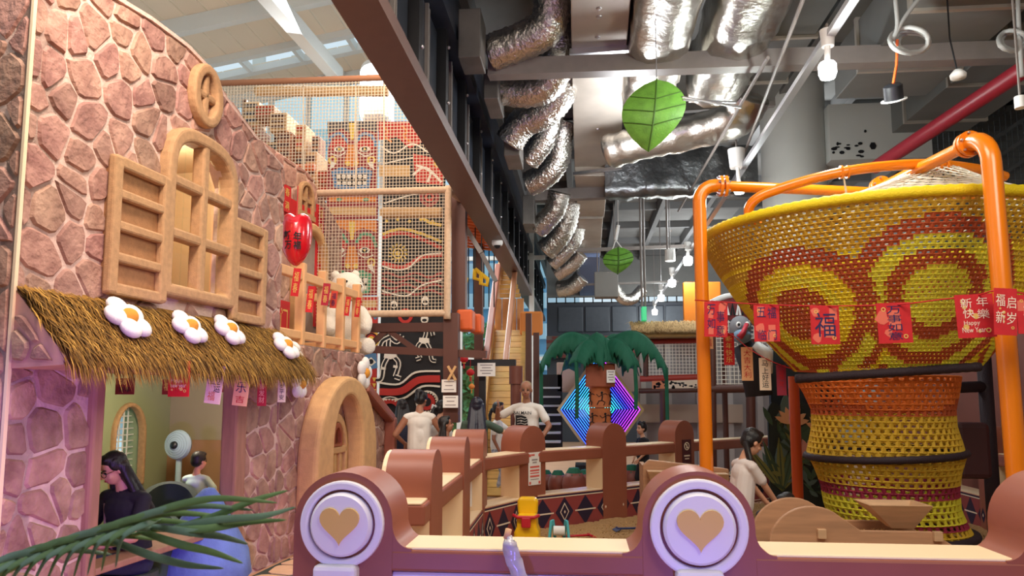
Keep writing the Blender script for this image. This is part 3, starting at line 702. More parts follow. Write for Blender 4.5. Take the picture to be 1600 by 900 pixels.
# recessed gable behind the balcony
B_ = -.95
bp = lambda px, py: hh(px, py, B_)
g = [bp(441, 272), bp(482, 270), bp(534, 362), bp(534, 560)]
gx0 = g[0][0] - .9; gp = [(gx0, zbal), (g[2][0], zbal), g[2], g[1], (gx0, g[0][1] + .25)]
mb = MB(); slab(gp, [], B_ - .15, B_, HM, mb); gw = obj('gable_wall', mb, M_mortar, house)
stones(gp, [], Mx.Translation(HN * B_) @ HM, gw, .3, .27, 31)
mb = MB(); mb.bb((uA - .02, zbal, B_), (uA + .02, roofp[-1][1], -.2)); m3 = MB(); m3.add(mb.v, mb.f, HM); obj('side_wall', m3, M_mortar, house)
GB = Mx.Translation(HN * B_) @ HM
def barch(cx, w_, z0, z1, t, d): 
    P = [(cx + w_, z0)] + [(cx + w_ * math.cos(a), z1 - w_ + w_ * math.sin(a)) for a in [PI * k / 10 for k in range(11)]] + [(cx - w_, z0)]
    Q = [(cx + w_ - t, z0)] + [(cx + (w_ - t) * math.cos(a), z1 - w_ + (w_ - t) * math.sin(a)) for a in [PI * k / 10 for k in range(11)]] + [(cx - w_ + t, z0)]
    return P, Q
u_, z_ = bp(474, 310); zz0_, zz1_ = bp(474, 336)[1], bp(474, 284)[1]
P, Q = barch(u_, .22, zz0_, zz1_, .06, 0); mb = MB(); mb.band(P, Q, 0, .07, GB, closed=False); sw = obj('attic_window', mb, M_burlap, house, bevel=.015)
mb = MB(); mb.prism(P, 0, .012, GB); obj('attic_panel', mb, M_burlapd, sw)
mb = MB(); mb.prism([(u_ - .025, zz0_), (u_ + .025, zz0_), (u_ + .025, zz1_), (u_ - .025, zz1_)], .01, .05, GB); mb.prism([(u_ - .2, (zz0_ + zz1_) / 2 - .05), (u_ + .2, (zz0_ + zz1_) / 2 - .05), (u_ + .2, (zz0_ + zz1_) / 2), (u_ - .2, (zz0_ + zz1_) / 2)], .01, .05, GB); mb.prism([(u_ - .25, zz0_ - .05), (u_ + .25, zz0_ - .05), (u_ + .25, zz0_ + .02), (u_ - .25, zz0_ + .02)], 0, .07, GB); obj('attic_bar', mb, M_burlap, sw)
ud = bp(478, 440)[0]; zd1 = bp(485, 352)[1]
P, Q = barch(ud, .5, zbal, zd1, .12, 0); mb = MB(); mb.band(P, Q, 0, .12, GB, closed=False); bd = obj('balcony_door_frame', mb, MATS['arch_padding'], house, bevel=.03)
mb = MB(); mb.prism(Q, 0, .02, GB); obj('balcony_door', mb, mat('balcony_door_grey', (150, 130, 118), .7, var=.1), bd)
# all stones: the 285 largest in the picture singly, the rest joined
STONES.sort(key=lambda t: -t[0])
vis = []; rest = {}
for a, mb, par in STONES:
    c = V([sum(x) / len(mb.v) for x in zip(*mb.v)]); px, py = proj(c)
    if len(vis) < 290 and -30 < px < 640 and -30 < py < 930: vis.append((mb, par))
    else:
        r_ = rest.setdefault(par.name, (MB(), par))[0]; r_.add(mb.v, mb.f)
for mb, par in vis: obj('stone', mb, M_stone, par)
for r_, par in rest.values(): obj('small_stones', r_, M_stone, par, kind='stuff')
# --- kiosk room behind the counter opening
cor = aY(268, 600, 8.6); D = -(cor - HO).dot(HN); ue = (cor - HO).dot(HD); us = oL - .6
room = house
def hb(name, a, b, m, par, **k):
    mb = MB(); mb.bb(a, b); m3 = MB(); m3.add(mb.v, mb.f, HM); return obj(name, m3, m, par, **k)
mg = mat('kiosk_green', (150, 158, 118), .85, var=.04, vs=1); mg2 = mat('kiosk_beige', (158, 146, 116), .85, var=.04, vs=1)
aw0, aw1 = hh(172, 700, -D)[0], hh(223, 700, -D)[0]; az0, az1 = hh(200, 760, -D)[1], hh(205, 629, -D)[1]; awm = (aw0 + aw1) / 2; awr = (aw1 - aw0) / 2
AWp = [(awm + awr, az0)] + [(awm + awr * math.cos(t), az1 - awr * 1.3 + awr * 1.3 * math.sin(t)) for t in [PI * k / 12 for k in range(13)]] + [(awm - awr, az0)]
mb = MB(); slab([(us, 0), (ue, 0), (ue, 2.0), (us, 2.0)], [AWp], -D - .25, -D, HM, mb); bwk = obj('back_wall', mb, mg, room)
hb('far_wall', (ue, 0, -D - .2), (ue + .12, 2.0, -.12), mg2, room)
hb('near_wall', (us - .1, 0, -D), (us, 2.0, -.12), mg, room)
hb('ceiling_panel', (us, 2.0, -D), (ue, 2.04, -.12), mg, room)
hb('skirting_board', (ue - .02, 0, -D), (ue, 1.05, -.3), mat('kiosk_tan', (160, 120, 84), .8), room)
hb('floor_mat', (us, .0, -D), (ue, .012, -.12), mat('kiosk_floor', (120, 100, 90), .8), room)
mb = MB(); AWi = [(awm + (x - awm) * .84, az0 + (z - az0) * .95) for x, z in AWp]; mb.band(AWp, AWi, -D - .04, -D + .05, HM, closed=False); af = obj('arched_window', mb, M_burlap, room, bevel=.02)
mb = MB()
for i in range(int((aw1 - aw0) / .07)): u = aw0 + i * .07; mb.bar(hw(u, az0, -D - .12), hw(u, az1, -D - .12), .012)
for i in range(int((az1 - az0) / .07)): z = az0 + i * .07; mb.bar(hw(aw0, z, -D - .13), hw(aw1, z, -D - .13), .012)
obj('window_net', mb, M_ropew, af, kind='stuff')
mb = MB(); mb.bb((aw0 - .2, az0 - .2, -D - .8), (aw1 + .2, az1 + .2, -D - .78)); m3 = MB(); m3.add(mb.v, mb.f, HM); obj('backlit_panel', m3, mat('backlit_blue', (120, 190, 216), .4, emit=.8), af)
mb = MB()
for k in range(9): u, z = aw0 + (aw1 - aw0) * ((k * .37) % 1), az0 + (az1 - az0) * (.45 + ((k * .23) % .5)); mb.bar(hw(u, z, -D - .77), hw(u + .14, z + .1, -D - .77), .02)
obj('tube_light', mb, mat('tube_white', (240, 250, 255), .3, emit=2.2), af)
point('kiosk_lamp', hw(oL + (ue - oL) * .55, 1.82, -D * .45), 60, (1, .93, .74), .12)
# pedestal fan
f = aY(278.5, 695, 7.9); fan = thing('pedestal_fan', 'white round pedestal fan standing in the corner behind the counter', 'fan', (f.x, f.y, 0))
fm = mat('fan_plastic', (160, 182, 192), .4); FM = frame(f, (1, -.15, 0), V((.25, -1, .03)))
mb = MB(); mb.lathe([(.0, -.1), (.1, -.1), (.155, -.03), (.165, 0), (.15, .035), (.06, .06), (.0, .065)], 28, FM); hd_ = obj('fan_head', mb, fm, fan, smooth=True, autosm=35)
mb = MB()
for r_ in (.06, .085, .11, .135): mb.tube([FM @ V((r_ * math.cos(t), r_ * math.sin(t), .062 - (r_ / .17) ** 2 * .035)) for t in [2 * PI * k / 24 for k in range(24)]], .004, 5, closed=True)
obj('grille_ring', mb, mat('fan_grey', (140, 156, 162), .4), hd_)
mb = MB(); mb.lathe([(0, .06), (.042, .06), (.038, .085), (0, .09)], 20, FM); obj('hub', mb, M_dark2, hd_, smooth=True)
mb = MB(); mb.tube([f - V((0, -.03, .15)), (f.x, f.y + .03, .03)], .032, 12); obj('pole', mb, fm, fan, smooth=True, autosm=50)
mb = MB(); mb.lathe([(.17, 0), (.17, .02), (.06, .05), (.03, .06)], 24, Mx.Translation((f.x, f.y + .03, 0))); obj('base', mb, fm, fan, smooth=True, autosm=40)
# green tub chairs and blue bean bag
def tub(px, py, Y, r, hgt, col, lab):
    c = aY(px, py, Y); t = thing('tub_chair', lab, 'chair', (c.x, c.y, 0))
    m_ = mat('velvet' + str(col), col, .8, sheen=.3)
    P = [(r * math.cos(a), r * math.sin(a)) for a in [PI * (-.1 + 1.2 * k / 18) for k in range(19)]]; Pi = [(x * .72, y * .72) for x, y in P]
    mb = MB(); n = len(P); A = []; 
    for i, ((x, y), (xi, yi)) in enumerate(zip(P, Pi)):
        tt = i / (n - 1); zt = .42 + (hgt - .42) * math.sin(PI * tt) ** .7; A += [(x, y, .1), (x * 1.04, y * 1.04, zt * .7), (x * .94, y * .94, zt), (xi * 1.05, yi * 1.05, zt * .98), (xi, yi, .35)]
    fs = [(5 * i + k, 5 * i + 5 + k, 5 * i + 6 + k, 5 * i + 1 + k) for i in range(n - 1) for k in range(4)] + [(0, 1, 2, 3, 4), tuple(5 * (n - 1) + k for k in (4, 3, 2, 1, 0))]
    mb.add(A, fs, Mx.Translation((c.x, c.y, 0)) @ Mx.Rotation(.5, 4, 'Z')); obj('backrest', mb, m_, t, smooth=True, autosm=60)
    mb = MB(); mb.lathe([(r * .8, .08), (r * .85, .2), (r * .8, .4), (r * .6, .44)], 24, Mx.Translation((c.x, c.y, 0))); obj('seat', mb, m_, t, smooth=True, autosm=60)
    mb = MB(); mb.lathe([(r * .5, 0), (r * .5, .08)], 20, Mx.Translation((c.x, c.y, 0))); obj('base', mb, M_dark2, t)
tub(262, 800, 6.35, .29, .80, (28, 46, 42), 'dark green round backed tub chair behind the seated woman')
tub(243, 820, 5.75, .2, .64, (70, 96, 74), 'small sage green chair just beside the seated woman')
c = aY(322, 850, 6.0); bbm = MB(); rr = random.Random(2)
prof = [(.0, .0), (.28, .02), (.36, .14), (.34, .3), (.25, .5), (.15, .66), (.09, .76), (.04, .82), (0, .83)]
bbm.lathe(prof, 28, Mx.Translation((c.x, c.y, 0)))
bbm.v = [(x + .03 * mnoise.noise(V((x, y, z)) * 4) , y + .03 * mnoise.noise(V((y, z, x)) * 4), z + .04 * mnoise.noise(V((z, x, y)) * 3) * (z > .05)) for x, y, z in bbm.v]
bb_ = obj('bean_bag', bbm, mat('blue_fleece', (108, 134, 198), .9, var=.15, vs=6, bump=.3, bs=25), smooth=True); tag(bb_, 'large pale blue bean bag inside the counter opening by the boy', 'bean bag')
# paving pieces printed on the floor beside the door
fl = bpy.data.objects['floor']
gm = MB(); gr = aZ(330, 905, 0); A0 = hw(-1.2, 0, .04); 
reg = [hw(-1.6, 0, .05), hw(1.7, 0, .05), hw(1.7, 0, 1.25), hw(-1.6, 0, 1.25)]
gm.add([p + V((0, 0, .003)) for p in reg], [(0, 3, 2, 1)]); obj('paving_joint', gm, mat('paving_joint_green', (58, 70, 62), .8), fl)
for cc, P in voronoi(-1.6, 1.7, .05, 1.25, .42, .36, 41, .35):
    P = clip(P, ccw([(-1.6, .05), (1.7, .05), (1.7, 1.25), (-1.6, 1.25)]))
    if not P: continue
    Q = shrink(P, .022)
    if len(Q) < 3 or parea(Q) < .01: continue
    mb = MB(); mb.prism(list(chaikin(Q)), .003, .012, frame(HO, HD, V((0, 0, 1))) @ Mx.Scale(-1, 4, (0, 1, 0))); mb.f = [tuple(reversed(f_)) for f_ in mb.f]; obj('paving_stone', mb, mat('paving_beige', (216, 176, 140), .7, var=.08, rnd=.08), fl)
# ================================================================== steel, ducts and lamps of the hall ceiling
mb = MB(); mb.bb((-1.515, 1.6, 4.0), (-1.225, 24.6, 4.03)); mb.bb((-1.515, 1.6, 4.03), (-1.49, 24.6, 4.3)); mb.bb((-1.25, 1.6, 4.03), (-1.225, 24.6, 4.12)); tag(obj('steel_beam', mb, M_beam), 'long brown steel beam running from top centre down into the hall', 'beam')
mb = MB(); mb.bb((-1.42, 2, 4.03), (-1.38, 24.4, 6.4)); wl = struct('wall_left', mb, M_dark)
Y = 4.4; k = 0
md2 = mat('louvre_panel', (44, 50, 60), .3, var=.15, vs=2)
while Y < 24:
    st = 1.15
    mb = MB(); mb.bb((-1.38, Y + .1, 4.14), (-1.34, Y + st - .12, 5.0)); obj('panel', mb, md2, wl, bevel=.01)
    mb = MB(); mb.bb((-1.38, Y - .07, 4.05), (-1.26, Y + .05, 5.06)); obj('post', mb, M_dark2, wl)
    mb = MB(); mb.bb((-1.345, Y + .5, 4.14), (-1.31, Y + .53, 5.0)); mb.bb((-1.345, Y + .6, 4.14), (-1.32, Y + .62, 5.0)); parts('mullion', mb, M_beamg, wl)
    mb = MB()
    for z in (4.35, 4.9): mb.ball((-1.25, Y, z), .018, 8, 5)
    parts('bolt', mb, M_alum, wl); Y += st
mb = MB(); mb.bb((-1.4, 2.5, 5.06), (-1.2, 24.3, 5.2)); obj('top_rail', mb, M_dark, wl)
# dome camera under the beam
c = aZ(777, 378, 3.98); t = thing('dome_camera', 'white dome security camera on the underside of the brown beam', 'camera', c - V((0, 0, .1))); DM = Mx.Translation(c)
mb = MB(); mb.lathe([(0, .02), (.085, .02), (.09, -.02), (.075, -.06), (0, -.06)], 20, DM); obj('housing', mb, M_white, t, smooth=True, autosm=40)
mb = MB(); mb.ball((0, 0, -.05), (.055, .055, .06), 16, 10, DM); obj('lens_dome', mb, M_dark2, t, smooth=True)
# galvanised plenum boxes and silver flexible ducts
for i, (px, py, Y, s, lab) in enumerate(((738, 66, 7.0, (.22, .4, .5), 'dented sheet metal duct box nearest the top of the dark panel wall'), (772, 148, 8.0, (.16, .6, .34), 'second sheet metal duct box along the dark panel wall'), (803, 225, 9.2, (.2, .6, .5), 'third sheet metal duct box along the dark panel wall, below the crossing beam'), (828, 335, 12.4, (.2, .7, .5), 'fourth sheet metal duct box along the dark panel wall, by the second crossing beam'))):
    c = aY(px, py, Y); mb = MB(); mb.box(c, s); o = obj('duct_box', mb, mat('dull_galvanised', (120, 116, 112), .45, metal=.6, var=.2, vs=4), bevel=.01); tag(o, lab, 'duct box', 'duct boxes by the panel wall')
FD = [([(858, -40), (863, 8), (850, 46), (812, 66), (768, 84)], 7.0, 31, 'foremost of the silver flexible ducts, bending left from the top edge'),
      ([(868, 10), (872, 70), (866, 118), (838, 141), (782, 140)], 7.7, 27, 'silver flexible duct bending left just under the long grey crossbeam'),
      ([(880, 118), (874, 152), (848, 178), (815, 194), (796, 222)], 8.5, 25, 'silver flexible duct sweeping from the grey crossbeam down to the third duct box'),
      ([(862, 172), (856, 205), (842, 230), (825, 250)], 9.6, 20, 'short silver flexible duct curving behind the third duct box'),
      ([(884, 188), (874, 220), (870, 250), (852, 274), (826, 288)], 10.4, 21, 'silver flexible duct with an elbow above the second crossing beam'),
      ([(875, 300), (868, 326), (854, 344), (840, 358)], 12.2, 17, 'silver flexible duct just below the second crossing beam'),
      ([(890, 312), (885, 345), (873, 370), (852, 392)], 13.4, 18, 'silver flexible duct hanging in a long bend behind the fourth duct box'),
      ([(902, 340), (898, 372), (880, 396), (862, 412)], 15.2, 13, 'dark shaded flexible duct beside the square duct, upper of three'),
      ([(908, 395), (893, 412), (868, 428)], 17, 13, 'dark shaded flexible duct beside the square duct, middle of three'),
      ([(910, 432), (893, 448), (872, 452)], 19, 13, 'dark shaded flexible duct beside the square duct, lowest of three'),
      ([(958, 446), (972, 466), (988, 467), (1004, 452)], 18, 9, 'small silver flexible duct drooping right of the square duct end')]
for P, Y, r, lab in FD:
    pts = spline([aY(a, b, Y + .1 * i) for i, (a, b) in enumerate(P)], 12); R = r / F * Y; rd = random.Random(int(Y * 10)); n = 20; mb = MB()
    rs = [R * (1 + (.035 if i % 2 else -.03) + rd.uniform(-.02, .02)) for i in range(len(pts))]
    mb.tube(pts, rs, n); cen = [V(p) for p in pts]
    for i in range(len(pts)):
        for k in range(n):
            j = i * n + k; v = V(mb.v[j]); mb.v[j] = tuple(cen[i] + (v - cen[i]) * (1 + rd.uniform(-.05, .05)))
    tag(obj('flexible_duct', mb, M_foil, smooth=True), lab, 'duct', 'silver flexible ducts')
# long grey sheet metal duct in the middle
def ductseg(pts, z, h, m, name='duct_section', par=None):
    b = [aZ(px, py, z) for px, py in pts]; mb = MB(); mb.hexa([b[0], b[1], b[2], b[3]] + [p + V((0, 0, h)) for p in b]); return obj(name, mb, m, par, bevel=.008)
rt = thing('square_duct', 'long pale sheet metal air duct running straight above the middle of the hall', 'duct', aZ(930, 150, 5.2))
ductseg([(890, -120), (996, -120), (978, 84), (893, 84)], 5.2, .5, M_galv, par=rt); ductseg([(893, 88), (976, 88), (970, 258), (898, 270)], 5.2, .5, M_galv, par=rt)
ductseg([(898, 275), (950, 275), (944, 340), (903, 340)], 5.05, .4, M_galv, par=rt); ductseg([(903, 342), (942, 342), (938, 400), (905, 400)], 5.0, .4, M_galv, par=rt); ductseg([(905, 402), (937, 402), (934, 464), (906, 464)], 4.9, .4, mat('blue_sheet_metal', (120, 136, 176), .5, metal=.5), par=rt)
mb = MB()
for px, py in ((936, 13), (936, 26), (934, 58), (934, 202)): mb.ball(aZ(px, py, 5.2), (.03, .03, .015), 10, 6)
parts('pressure_port', mb, M_alum, rt)
mb = MB(); a, b = aZ(890, 82, 5.17), aZ(984, 76, 5.17); mb.bar(a, b, .06); a, b = aZ(896, 272, 5.0), aZ(972, 262, 5.0); mb.bar(a, b, .05); parts('flange', mb, M_alum, rt)
c = aY(947, 446, 17.5); t = thing('duct_terminal', 'pale sheet metal duct end box below the far leaf lamp', 'duct box', c); mb = MB(); mb.box(c, (.55, .4, .6)); obj('box_body', mb, mat('pale_sheet_metal', (128, 126, 122), .55, metal=.3), t, bevel=.01)
for s in (-.2, .2): mb = MB(); mb.tube([(c.x + s, c.y, c.z + .3), (c.x + s, c.y, 6.4)], .012, 6); obj('hanger', mb, M_beamg, t)
# foil wrapped ducts
def foil(x0, x1, y0, y1, z, h, lab, seed):
    mb = MB(); nx, ny = 9, 26; rd = random.Random(seed); prof = [(0, h), (0, h * .5), (.02, .06), (.12, 0), (.3, -.03), (.5, -.05), (.7, -.03), (.88, 0), (.98, .06), (1, h * .5), (1, h)]
    vs = [(x0 + (x1 - x0) * a + rd.gauss(0, .012), y0 + (y1 - y0) * j / ny, z + b + rd.gauss(0, .012) - (.02 if j % 7 == 0 else 0)) for j in range(ny + 1) for a, b in prof]; n = len(prof)
    fs = [(j * n + i, j * n + i + 1, (j + 1) * n + i + 1, (j + 1) * n + i) for j in range(ny) for i in range(n - 1)] + [tuple(range(n)), tuple(reversed(range(ny * n, ny * n + n)))]
    mb.add(vs, fs); return tag(obj('insulated_duct', mb, M_foilw, smooth=True), lab, 'duct', 'foil wrapped ducts')
foil(.50, 1.10, 5.0, 8.7, 5.0, .5, 'wrinkled foil wrapped duct above the near green leaf lamp', 1); foil(1.26, 1.9, 5.0, 8.6, 5.0, .5, 'wrinkled foil wrapped duct right of the one above the leaf lamp', 2)
mb = MB(); rd = random.Random(5)
P = spline([aY(1172, 150, 8.9), aY(1150, 185, 9.1), aY(1090, 205, 9.4), aY(1010, 222, 9.6), aY(950, 238, 9.8)], 8); mb.tube(P, [.27 * (1 + rd.uniform(-.06, .06)) for _ in P], 16, flat=.75); tag(obj('insulated_duct', mb, M_foilw, smooth=True), 'curved foil wrapped duct crossing behind the near leaf lamp', 'duct', 'foil wrapped ducts')
mb = MB(); rd = random.Random(6); a, b = aY(945, 262, 11.5), aY(1185, 262, 11.5); nx = 26
vs = [(a.x + (b.x - a.x) * i / nx, 11.5 + rd.gauss(0, .03) + .3 * j, a.z + .3 - .75 * (k / 5) + rd.gauss(0, .01)) for j in (0, 1) for k in range(6) for i in range(nx + 1)]; m_ = nx + 1
fs = [(k * m_ + i, k * m_ + i + 1, (k + 1) * m_ + i + 1, (k + 1) * m_ + i) for k in range(5) for i in range(nx)]; fs += [tuple(6 * m_ + x for x in reversed(f_)) for f_ in fs] + [(5 * m_ + i, 5 * m_ + i + 1, 11 * m_ + i + 1, 11 * m_ + i) for i in range(nx)]
mb.add(vs, fs); tag(obj('insulated_duct', mb, mat('dark_foil', (120, 122, 124), .35, metal=.9, var=.2, vs=4, bump=.6, bs=12), smooth=True), 'dark foil wrapped duct hanging across behind the near leaf lamp', 'duct', 'foil wrapped ducts')
for a, b, y0, y1, z, lab in ((2.95, 3.95, 4.8, 8.6, 5.0, 'grey rectangular duct above the cable coil at upper right'), (4.55, 5.6, 5.0, 11, 5.4, 'dark grey rectangular duct at the far upper right corner'), (2.05, 2.7, 5.4, 10.5, 5.7, 'slim grey duct above the lamp row, left of the cable coil')):
    mb = MB(); mb.bb((a, y0, z), (b, y1, z + .55))
    o = thing('sheet_duct', lab, 'duct', ((a + b) / 2, (y0 + y1) / 2, z)); obj('duct_body', mb, mat('dull_duct', (112, 112, 110), .6, metal=.2, var=.12, vs=1.5), o, bevel=.01)
    mb = MB(); Y = y0 + .5
    while Y < y1: mb.bb((a - .03, Y, z - .03), (b + .03, Y + .05, z + .58)); Y += 1.25
    parts('flange', mb, M_galv, o)
# crossbeams
def xbeam(p, q, w_, h_, lab, m=M_beamg):
    mb = MB(); mb.bar(p, q, w_, h_); return tag(obj('crossbeam', mb, m), lab, 'beam')
xbeam(aY(764, 109, 7.5), aY(1640, 80, 7.3), .16, .18, 'long grey square crossbeam spanning the top of the hall from the dark panel wall')
xbeam(aY(824, 307, 12.3), aY(1070, 296, 12.3), .16, .19, 'second grey crossbeam, farther back behind the near leaf lamp')
xbeam(aY(870, 181, 10.4), aY(1210, 160, 10.4), .1, .12, 'thin pale crossbeam between the two big crossbeams')
xbeam(aY(880, 392, 15.5), aY(1090, 384, 15.5), .05, .07, 'slender grey bar below the second crossbeam'); xbeam(aY(870, 446, 19), aY(1060, 440, 19), .05, .05, 'slenderest grey bar, lowest and farthest back')
mb = MB(); a, b = aZ(1345, -20, 4.5), aZ(1022, 476, 4.5); mb.bar(a, b, .07, .05); mb.bar(a + V((.03, 0, .03)), b + V((.03, 0, .03)), .012, .06); tag(obj('cable_tray', mb, M_alum), 'thin steel cable channel running diagonally along the lamp row', 'cable tray')
for i, (p, q, lab) in enumerate((((1262, -20), (1140, 300), 'pair-side thin conduit left of the cable channel, nearer the foil ducts'), ((1200, 90), (1060, 330), 'thin conduit bending from the crossbeam toward the second pendant lamp'))):
    mb = MB(); mb.tube([aZ(*p, 4.75), aZ(*q, 4.75)], .018, 8); tag(obj('conduit', mb, M_beamg), lab, 'conduit')
for px, y0, y1, Y, lab in ((1003, 292, 478, 14, 'straight thin steel drop rod above the green exit sign'), (1008, 292, 478, 14.3, 'second steel drop rod just right of the one above the exit sign'), (1043, 285, 395, 14.6, 'steel rod holding the far white lamp can')):
    mb = MB(); q = aY(px, y1, Y); mb.tube([(q.x, Y, 6.4), q], .022, 8); tag(obj('drop_rod', mb, M_beamg), lab, 'rod')
c = aY(1006, 491, 14.2); mb = MB(); mb.box(c, (.08, .3, .26)); tag(obj('exit_sign', mb, mat('exit_green', (40, 190, 120), .4, emit=.7)), 'small glowing green exit sign hanging edge-on far back', 'sign')
# pendant lamps
ML = mat('lit_bulb', (255, 255, 250), .4, emit=14)
def lamp(bulb, rb, can, rc, hc, top, lab, power):
    t = thing('pendant_lamp', lab, 'lamp', bulb)
    mb = MB(); mb.lathe([(0, -rb * .9), (rb * .8, -rb * .85), (rb, -rb * .3), (rb, rb * .7), (rb * .8, rb), (0, rb)], 20, Mx.Translation(bulb)); obj('bulb', mb, ML, t, smooth=True, autosm=50)
    mb = MB(); mb.lathe([(0, -hc), (rc * .8, -hc), (rc, hc), (0, hc)], 20, Mx.Translation(can)); obj('socket', mb, M_white, t, smooth=True, autosm=40)
    mb = MB(); mb.tube([bulb + V((0, 0, rb)), can], rb * .35, 10); obj('neck', mb, M_white, t)
    mb = MB(); mb.tube([can, (can.x, can.y, top)], .012, 6); obj('rod', mb, M_beamg, t)
    if power: point('bulb_light', bulb - V((0, 0, rb * 1.8)), power * 1.6, (.92, 1, .97), rb)
b = aZ(1293, 111, 4.2); lamp(b, .07, aY(1293, 60, b.y), .06, .07, 4.6, 'brightest white pendant lamp, nearest in the row', 55)
b = aZ(1155, 295, 4.2); lamp(b, .07, aY(1151, 248, b.y), .11, .12, 6.3, 'pendant lamp with a white can glowing just under the orange pipe', 40)
for px, py, Y, lab in ((1075, 408, 14.7, 'small lit lamp beside the left orange post, third in the row'), (1050, 443, 17.7, 'small lit lamp, fourth in the row above the straw hut'), (1033, 466, 20.4, 'tiny lit lamp, fifth in the row'), (1023, 488, 24, 'tiniest lit lamp at the far end of the row')):
    b = aY(px, py, Y); lamp(b, .09, b + V((0, 0, .3)), .07, .08, 4.6 if Y < 20 else 6.4, lab, 30)
for px, py, Y, lab in ((1047, 399, 14.6, 'unlit white lamp can on a rod left of the third lit lamp'), (1594, 160, 6.0, 'unlit white lamp can at the right edge below the red pipe')):
    c = aY(px, py, Y); s_ = Y / F; mb = MB(); mb.lathe([(0, -9 * s_), (8 * s_, -9 * s_), (8 * s_, 9 * s_), (0, 9 * s_)], 18, Mx.Translation(c)); t = thing('lamp_can', lab, 'lamp', c); obj('can', mb, M_white, t, smooth=True, autosm=40)
    mb = MB(); mb.tube([c, (c.x, c.y, 6.4)], .01, 6); obj('cord', mb, M_beamg, t)
# cable coils, loose downlight
def coil(px, py, rx, ry, Y, n, lab, tail):
    t = thing('cable_coil', lab, 'cable', aY(px, py, Y)); mb = MB(); rd = random.Random(px)
    for k in range(n):
        a = rd.uniform(-4, 4); pts = [aY(px + a + (rx - k * 3) * math.cos(u), py + rd.uniform(-3, 3) * .3 + (ry - k * 2) * math.sin(u) + a * .6, Y + .05 * k + .05 * math.sin(u * 2)) for u in [2 * PI * j / 28 for j in range(28)]]
        mb.tube(pts, .02, 8, closed=True)
    obj('loop', mb, mat('grey_conduit', (168, 168, 166), .5), t, smooth=True)
    mb = MB(); mb.tube(spline([aY(a, b, Y) for a, b in tail], 6), .018, 8); obj('tail', mb, MATS['grey_conduit'], t, smooth=True)
coil(1424, 65, 30, 20, 6.2, 3, 'coil of grey flexible conduit hanging at upper right', [(1398, -10), (1402, 40), (1395, 62), (1412, 30), (1440, -8)])
coil(1580, 62, 22, 16, 6.4, 2, 'half hidden coil of grey conduit at the right edge', [(1590, -10), (1592, 40), (1597, 120)])
c = aY(1396, 146, 6.2); t = thing('loose_downlight', 'black downlight dangling by an orange wire below the cable coil', 'lamp', c); DM = frame(c, V((1, 0, .25)), V((-.25, -.5, 1)))
mb = MB(); mb.lathe([(0, -.05), (.075, -.05), (.075, .06), (.05, .08), (0, .08)], 20, DM); obj('can', mb, M_dark2, t, smooth=True, autosm=40)
mb = MB(); mb.lathe([(.075, -.06), (.1, -.06), (.1, -.05), (.075, -.05)], 24, DM, cap=False); obj('trim_ring', mb, M_white, t)
mb = MB(); mb.tube([c + V((0, 0, .07)), aY(1401, 100, 6.2), aY(1402, 62, 6.2)], .012, 8); obj('wire', mb, mat('orange_wire', (220, 96, 40), .5), t)
c = aY(1497, 118, 6.4); t = thing('junction_box', 'small white fitting hanging from wires left of the red pipe', 'fitting', c); mb = MB(); mb.lathe([(0, -.03), (.06, -.025), (.065, .01), (.03, .05), (0, .06)], 14, Mx.Translation(c)); obj('fitting_body', mb, M_white, t, smooth=True); mb = MB(); mb.tube([c, aY(1492, 95, 6.4), aY(1484, 60, 6.4), (aY(1484, 60, 6.4).x, 6.4, 6.4)], .008, 6); obj('wire', mb, M_dark2, t)
# leaf lamps
def leaf(Ax, Bx, w_, Y, lab, bend):
    A, B = aY(*Ax, Y), aY(*Bx, Y); t = thing('leaf_lamp', lab, 'lamp', (A + B) / 2); L = (B - A); sd = CR.copy() if False else V((1, 0, .06)).normalized(); n = V((0, -1, -.25)).normalized()
    nu, nv = 18, 12; vs = []
    wf = lambda s: w_ * (math.sin(PI * min(1, s ** .82)) ** .8) * .5
    def P(s, v): 
        ww = wf(s); return A + L * s + sd * (ww * v) + n * (bend * (math.sin(PI * s) * (1 - .55 * v * v)) + .0)
    for off in (0, .012):
        vs += [P(i / nu, -1 + 2 * j / nv) - n * off for i in range(nu + 1) for j in range(nv + 1)]
    m_ = nv + 1; N = (nu + 1) * m_; fs = [(i * m_ + j, i * m_ + j + 1, (i + 1) * m_ + j + 1, (i + 1) * m_ + j) for i in range(nu) for j in range(nv)]; fs += [tuple(N + x for x in reversed(f_)) for f_ in fs]
    mb = MB(); mb.add(vs, fs); obj('leaf_shade', mb, M_leaf, t, smooth=True)
    mb = MB(); mb.tube([P(i / 20, 0) + n * .004 for i in range(21)], .008 * Y / 6.5, 6)
    for s in (.3, .48, .66): mb.tube([P(s + .07 * (abs(v) - 0) * -1.2, v) + n * .004 for v in [-.98 + 1.96 * k / 12 for k in range(13)]], .005 * Y / 6.5, 6)
    obj('vein', mb, M_leafv, t); return t, A, B, P
t, A, B, P = leaf((1026, 124), (1013, 237), .56, 6.5, 'large green fabric leaf lamp hanging near, left of the lamp row', .16)
mb = MB(); mb.tube([P(.3, .9), aY(1158, 168, 6.9)], .012, 6); mb.tube([P(.34, .9), aY(1150, 160, 6.9)], .01, 6); mb.tube([A, (A.x, A.y, 6.36)], .004, 5); obj('support_rod', mb, M_alum, t)
t, A, B, P = leaf((966, 386), (965, 428), .54, 13.2, 'small green fabric leaf lamp hanging far back', .2)
mb = MB(); c = aY(966, 352, 13.2); mb.tube([c, aY(962, 375, 13.2)], .03, 6); mb.tube([aY(962, 375, 13.2), aY(956, 392, 13.2)], .01, 5); mb.tube([aY(962, 375, 13.2), aY(975, 392, 13.2)], .01, 5); mb.tube([c, (c.x, c.y, 6.4)], .006, 5); obj('support_rod', mb, M_white, t)
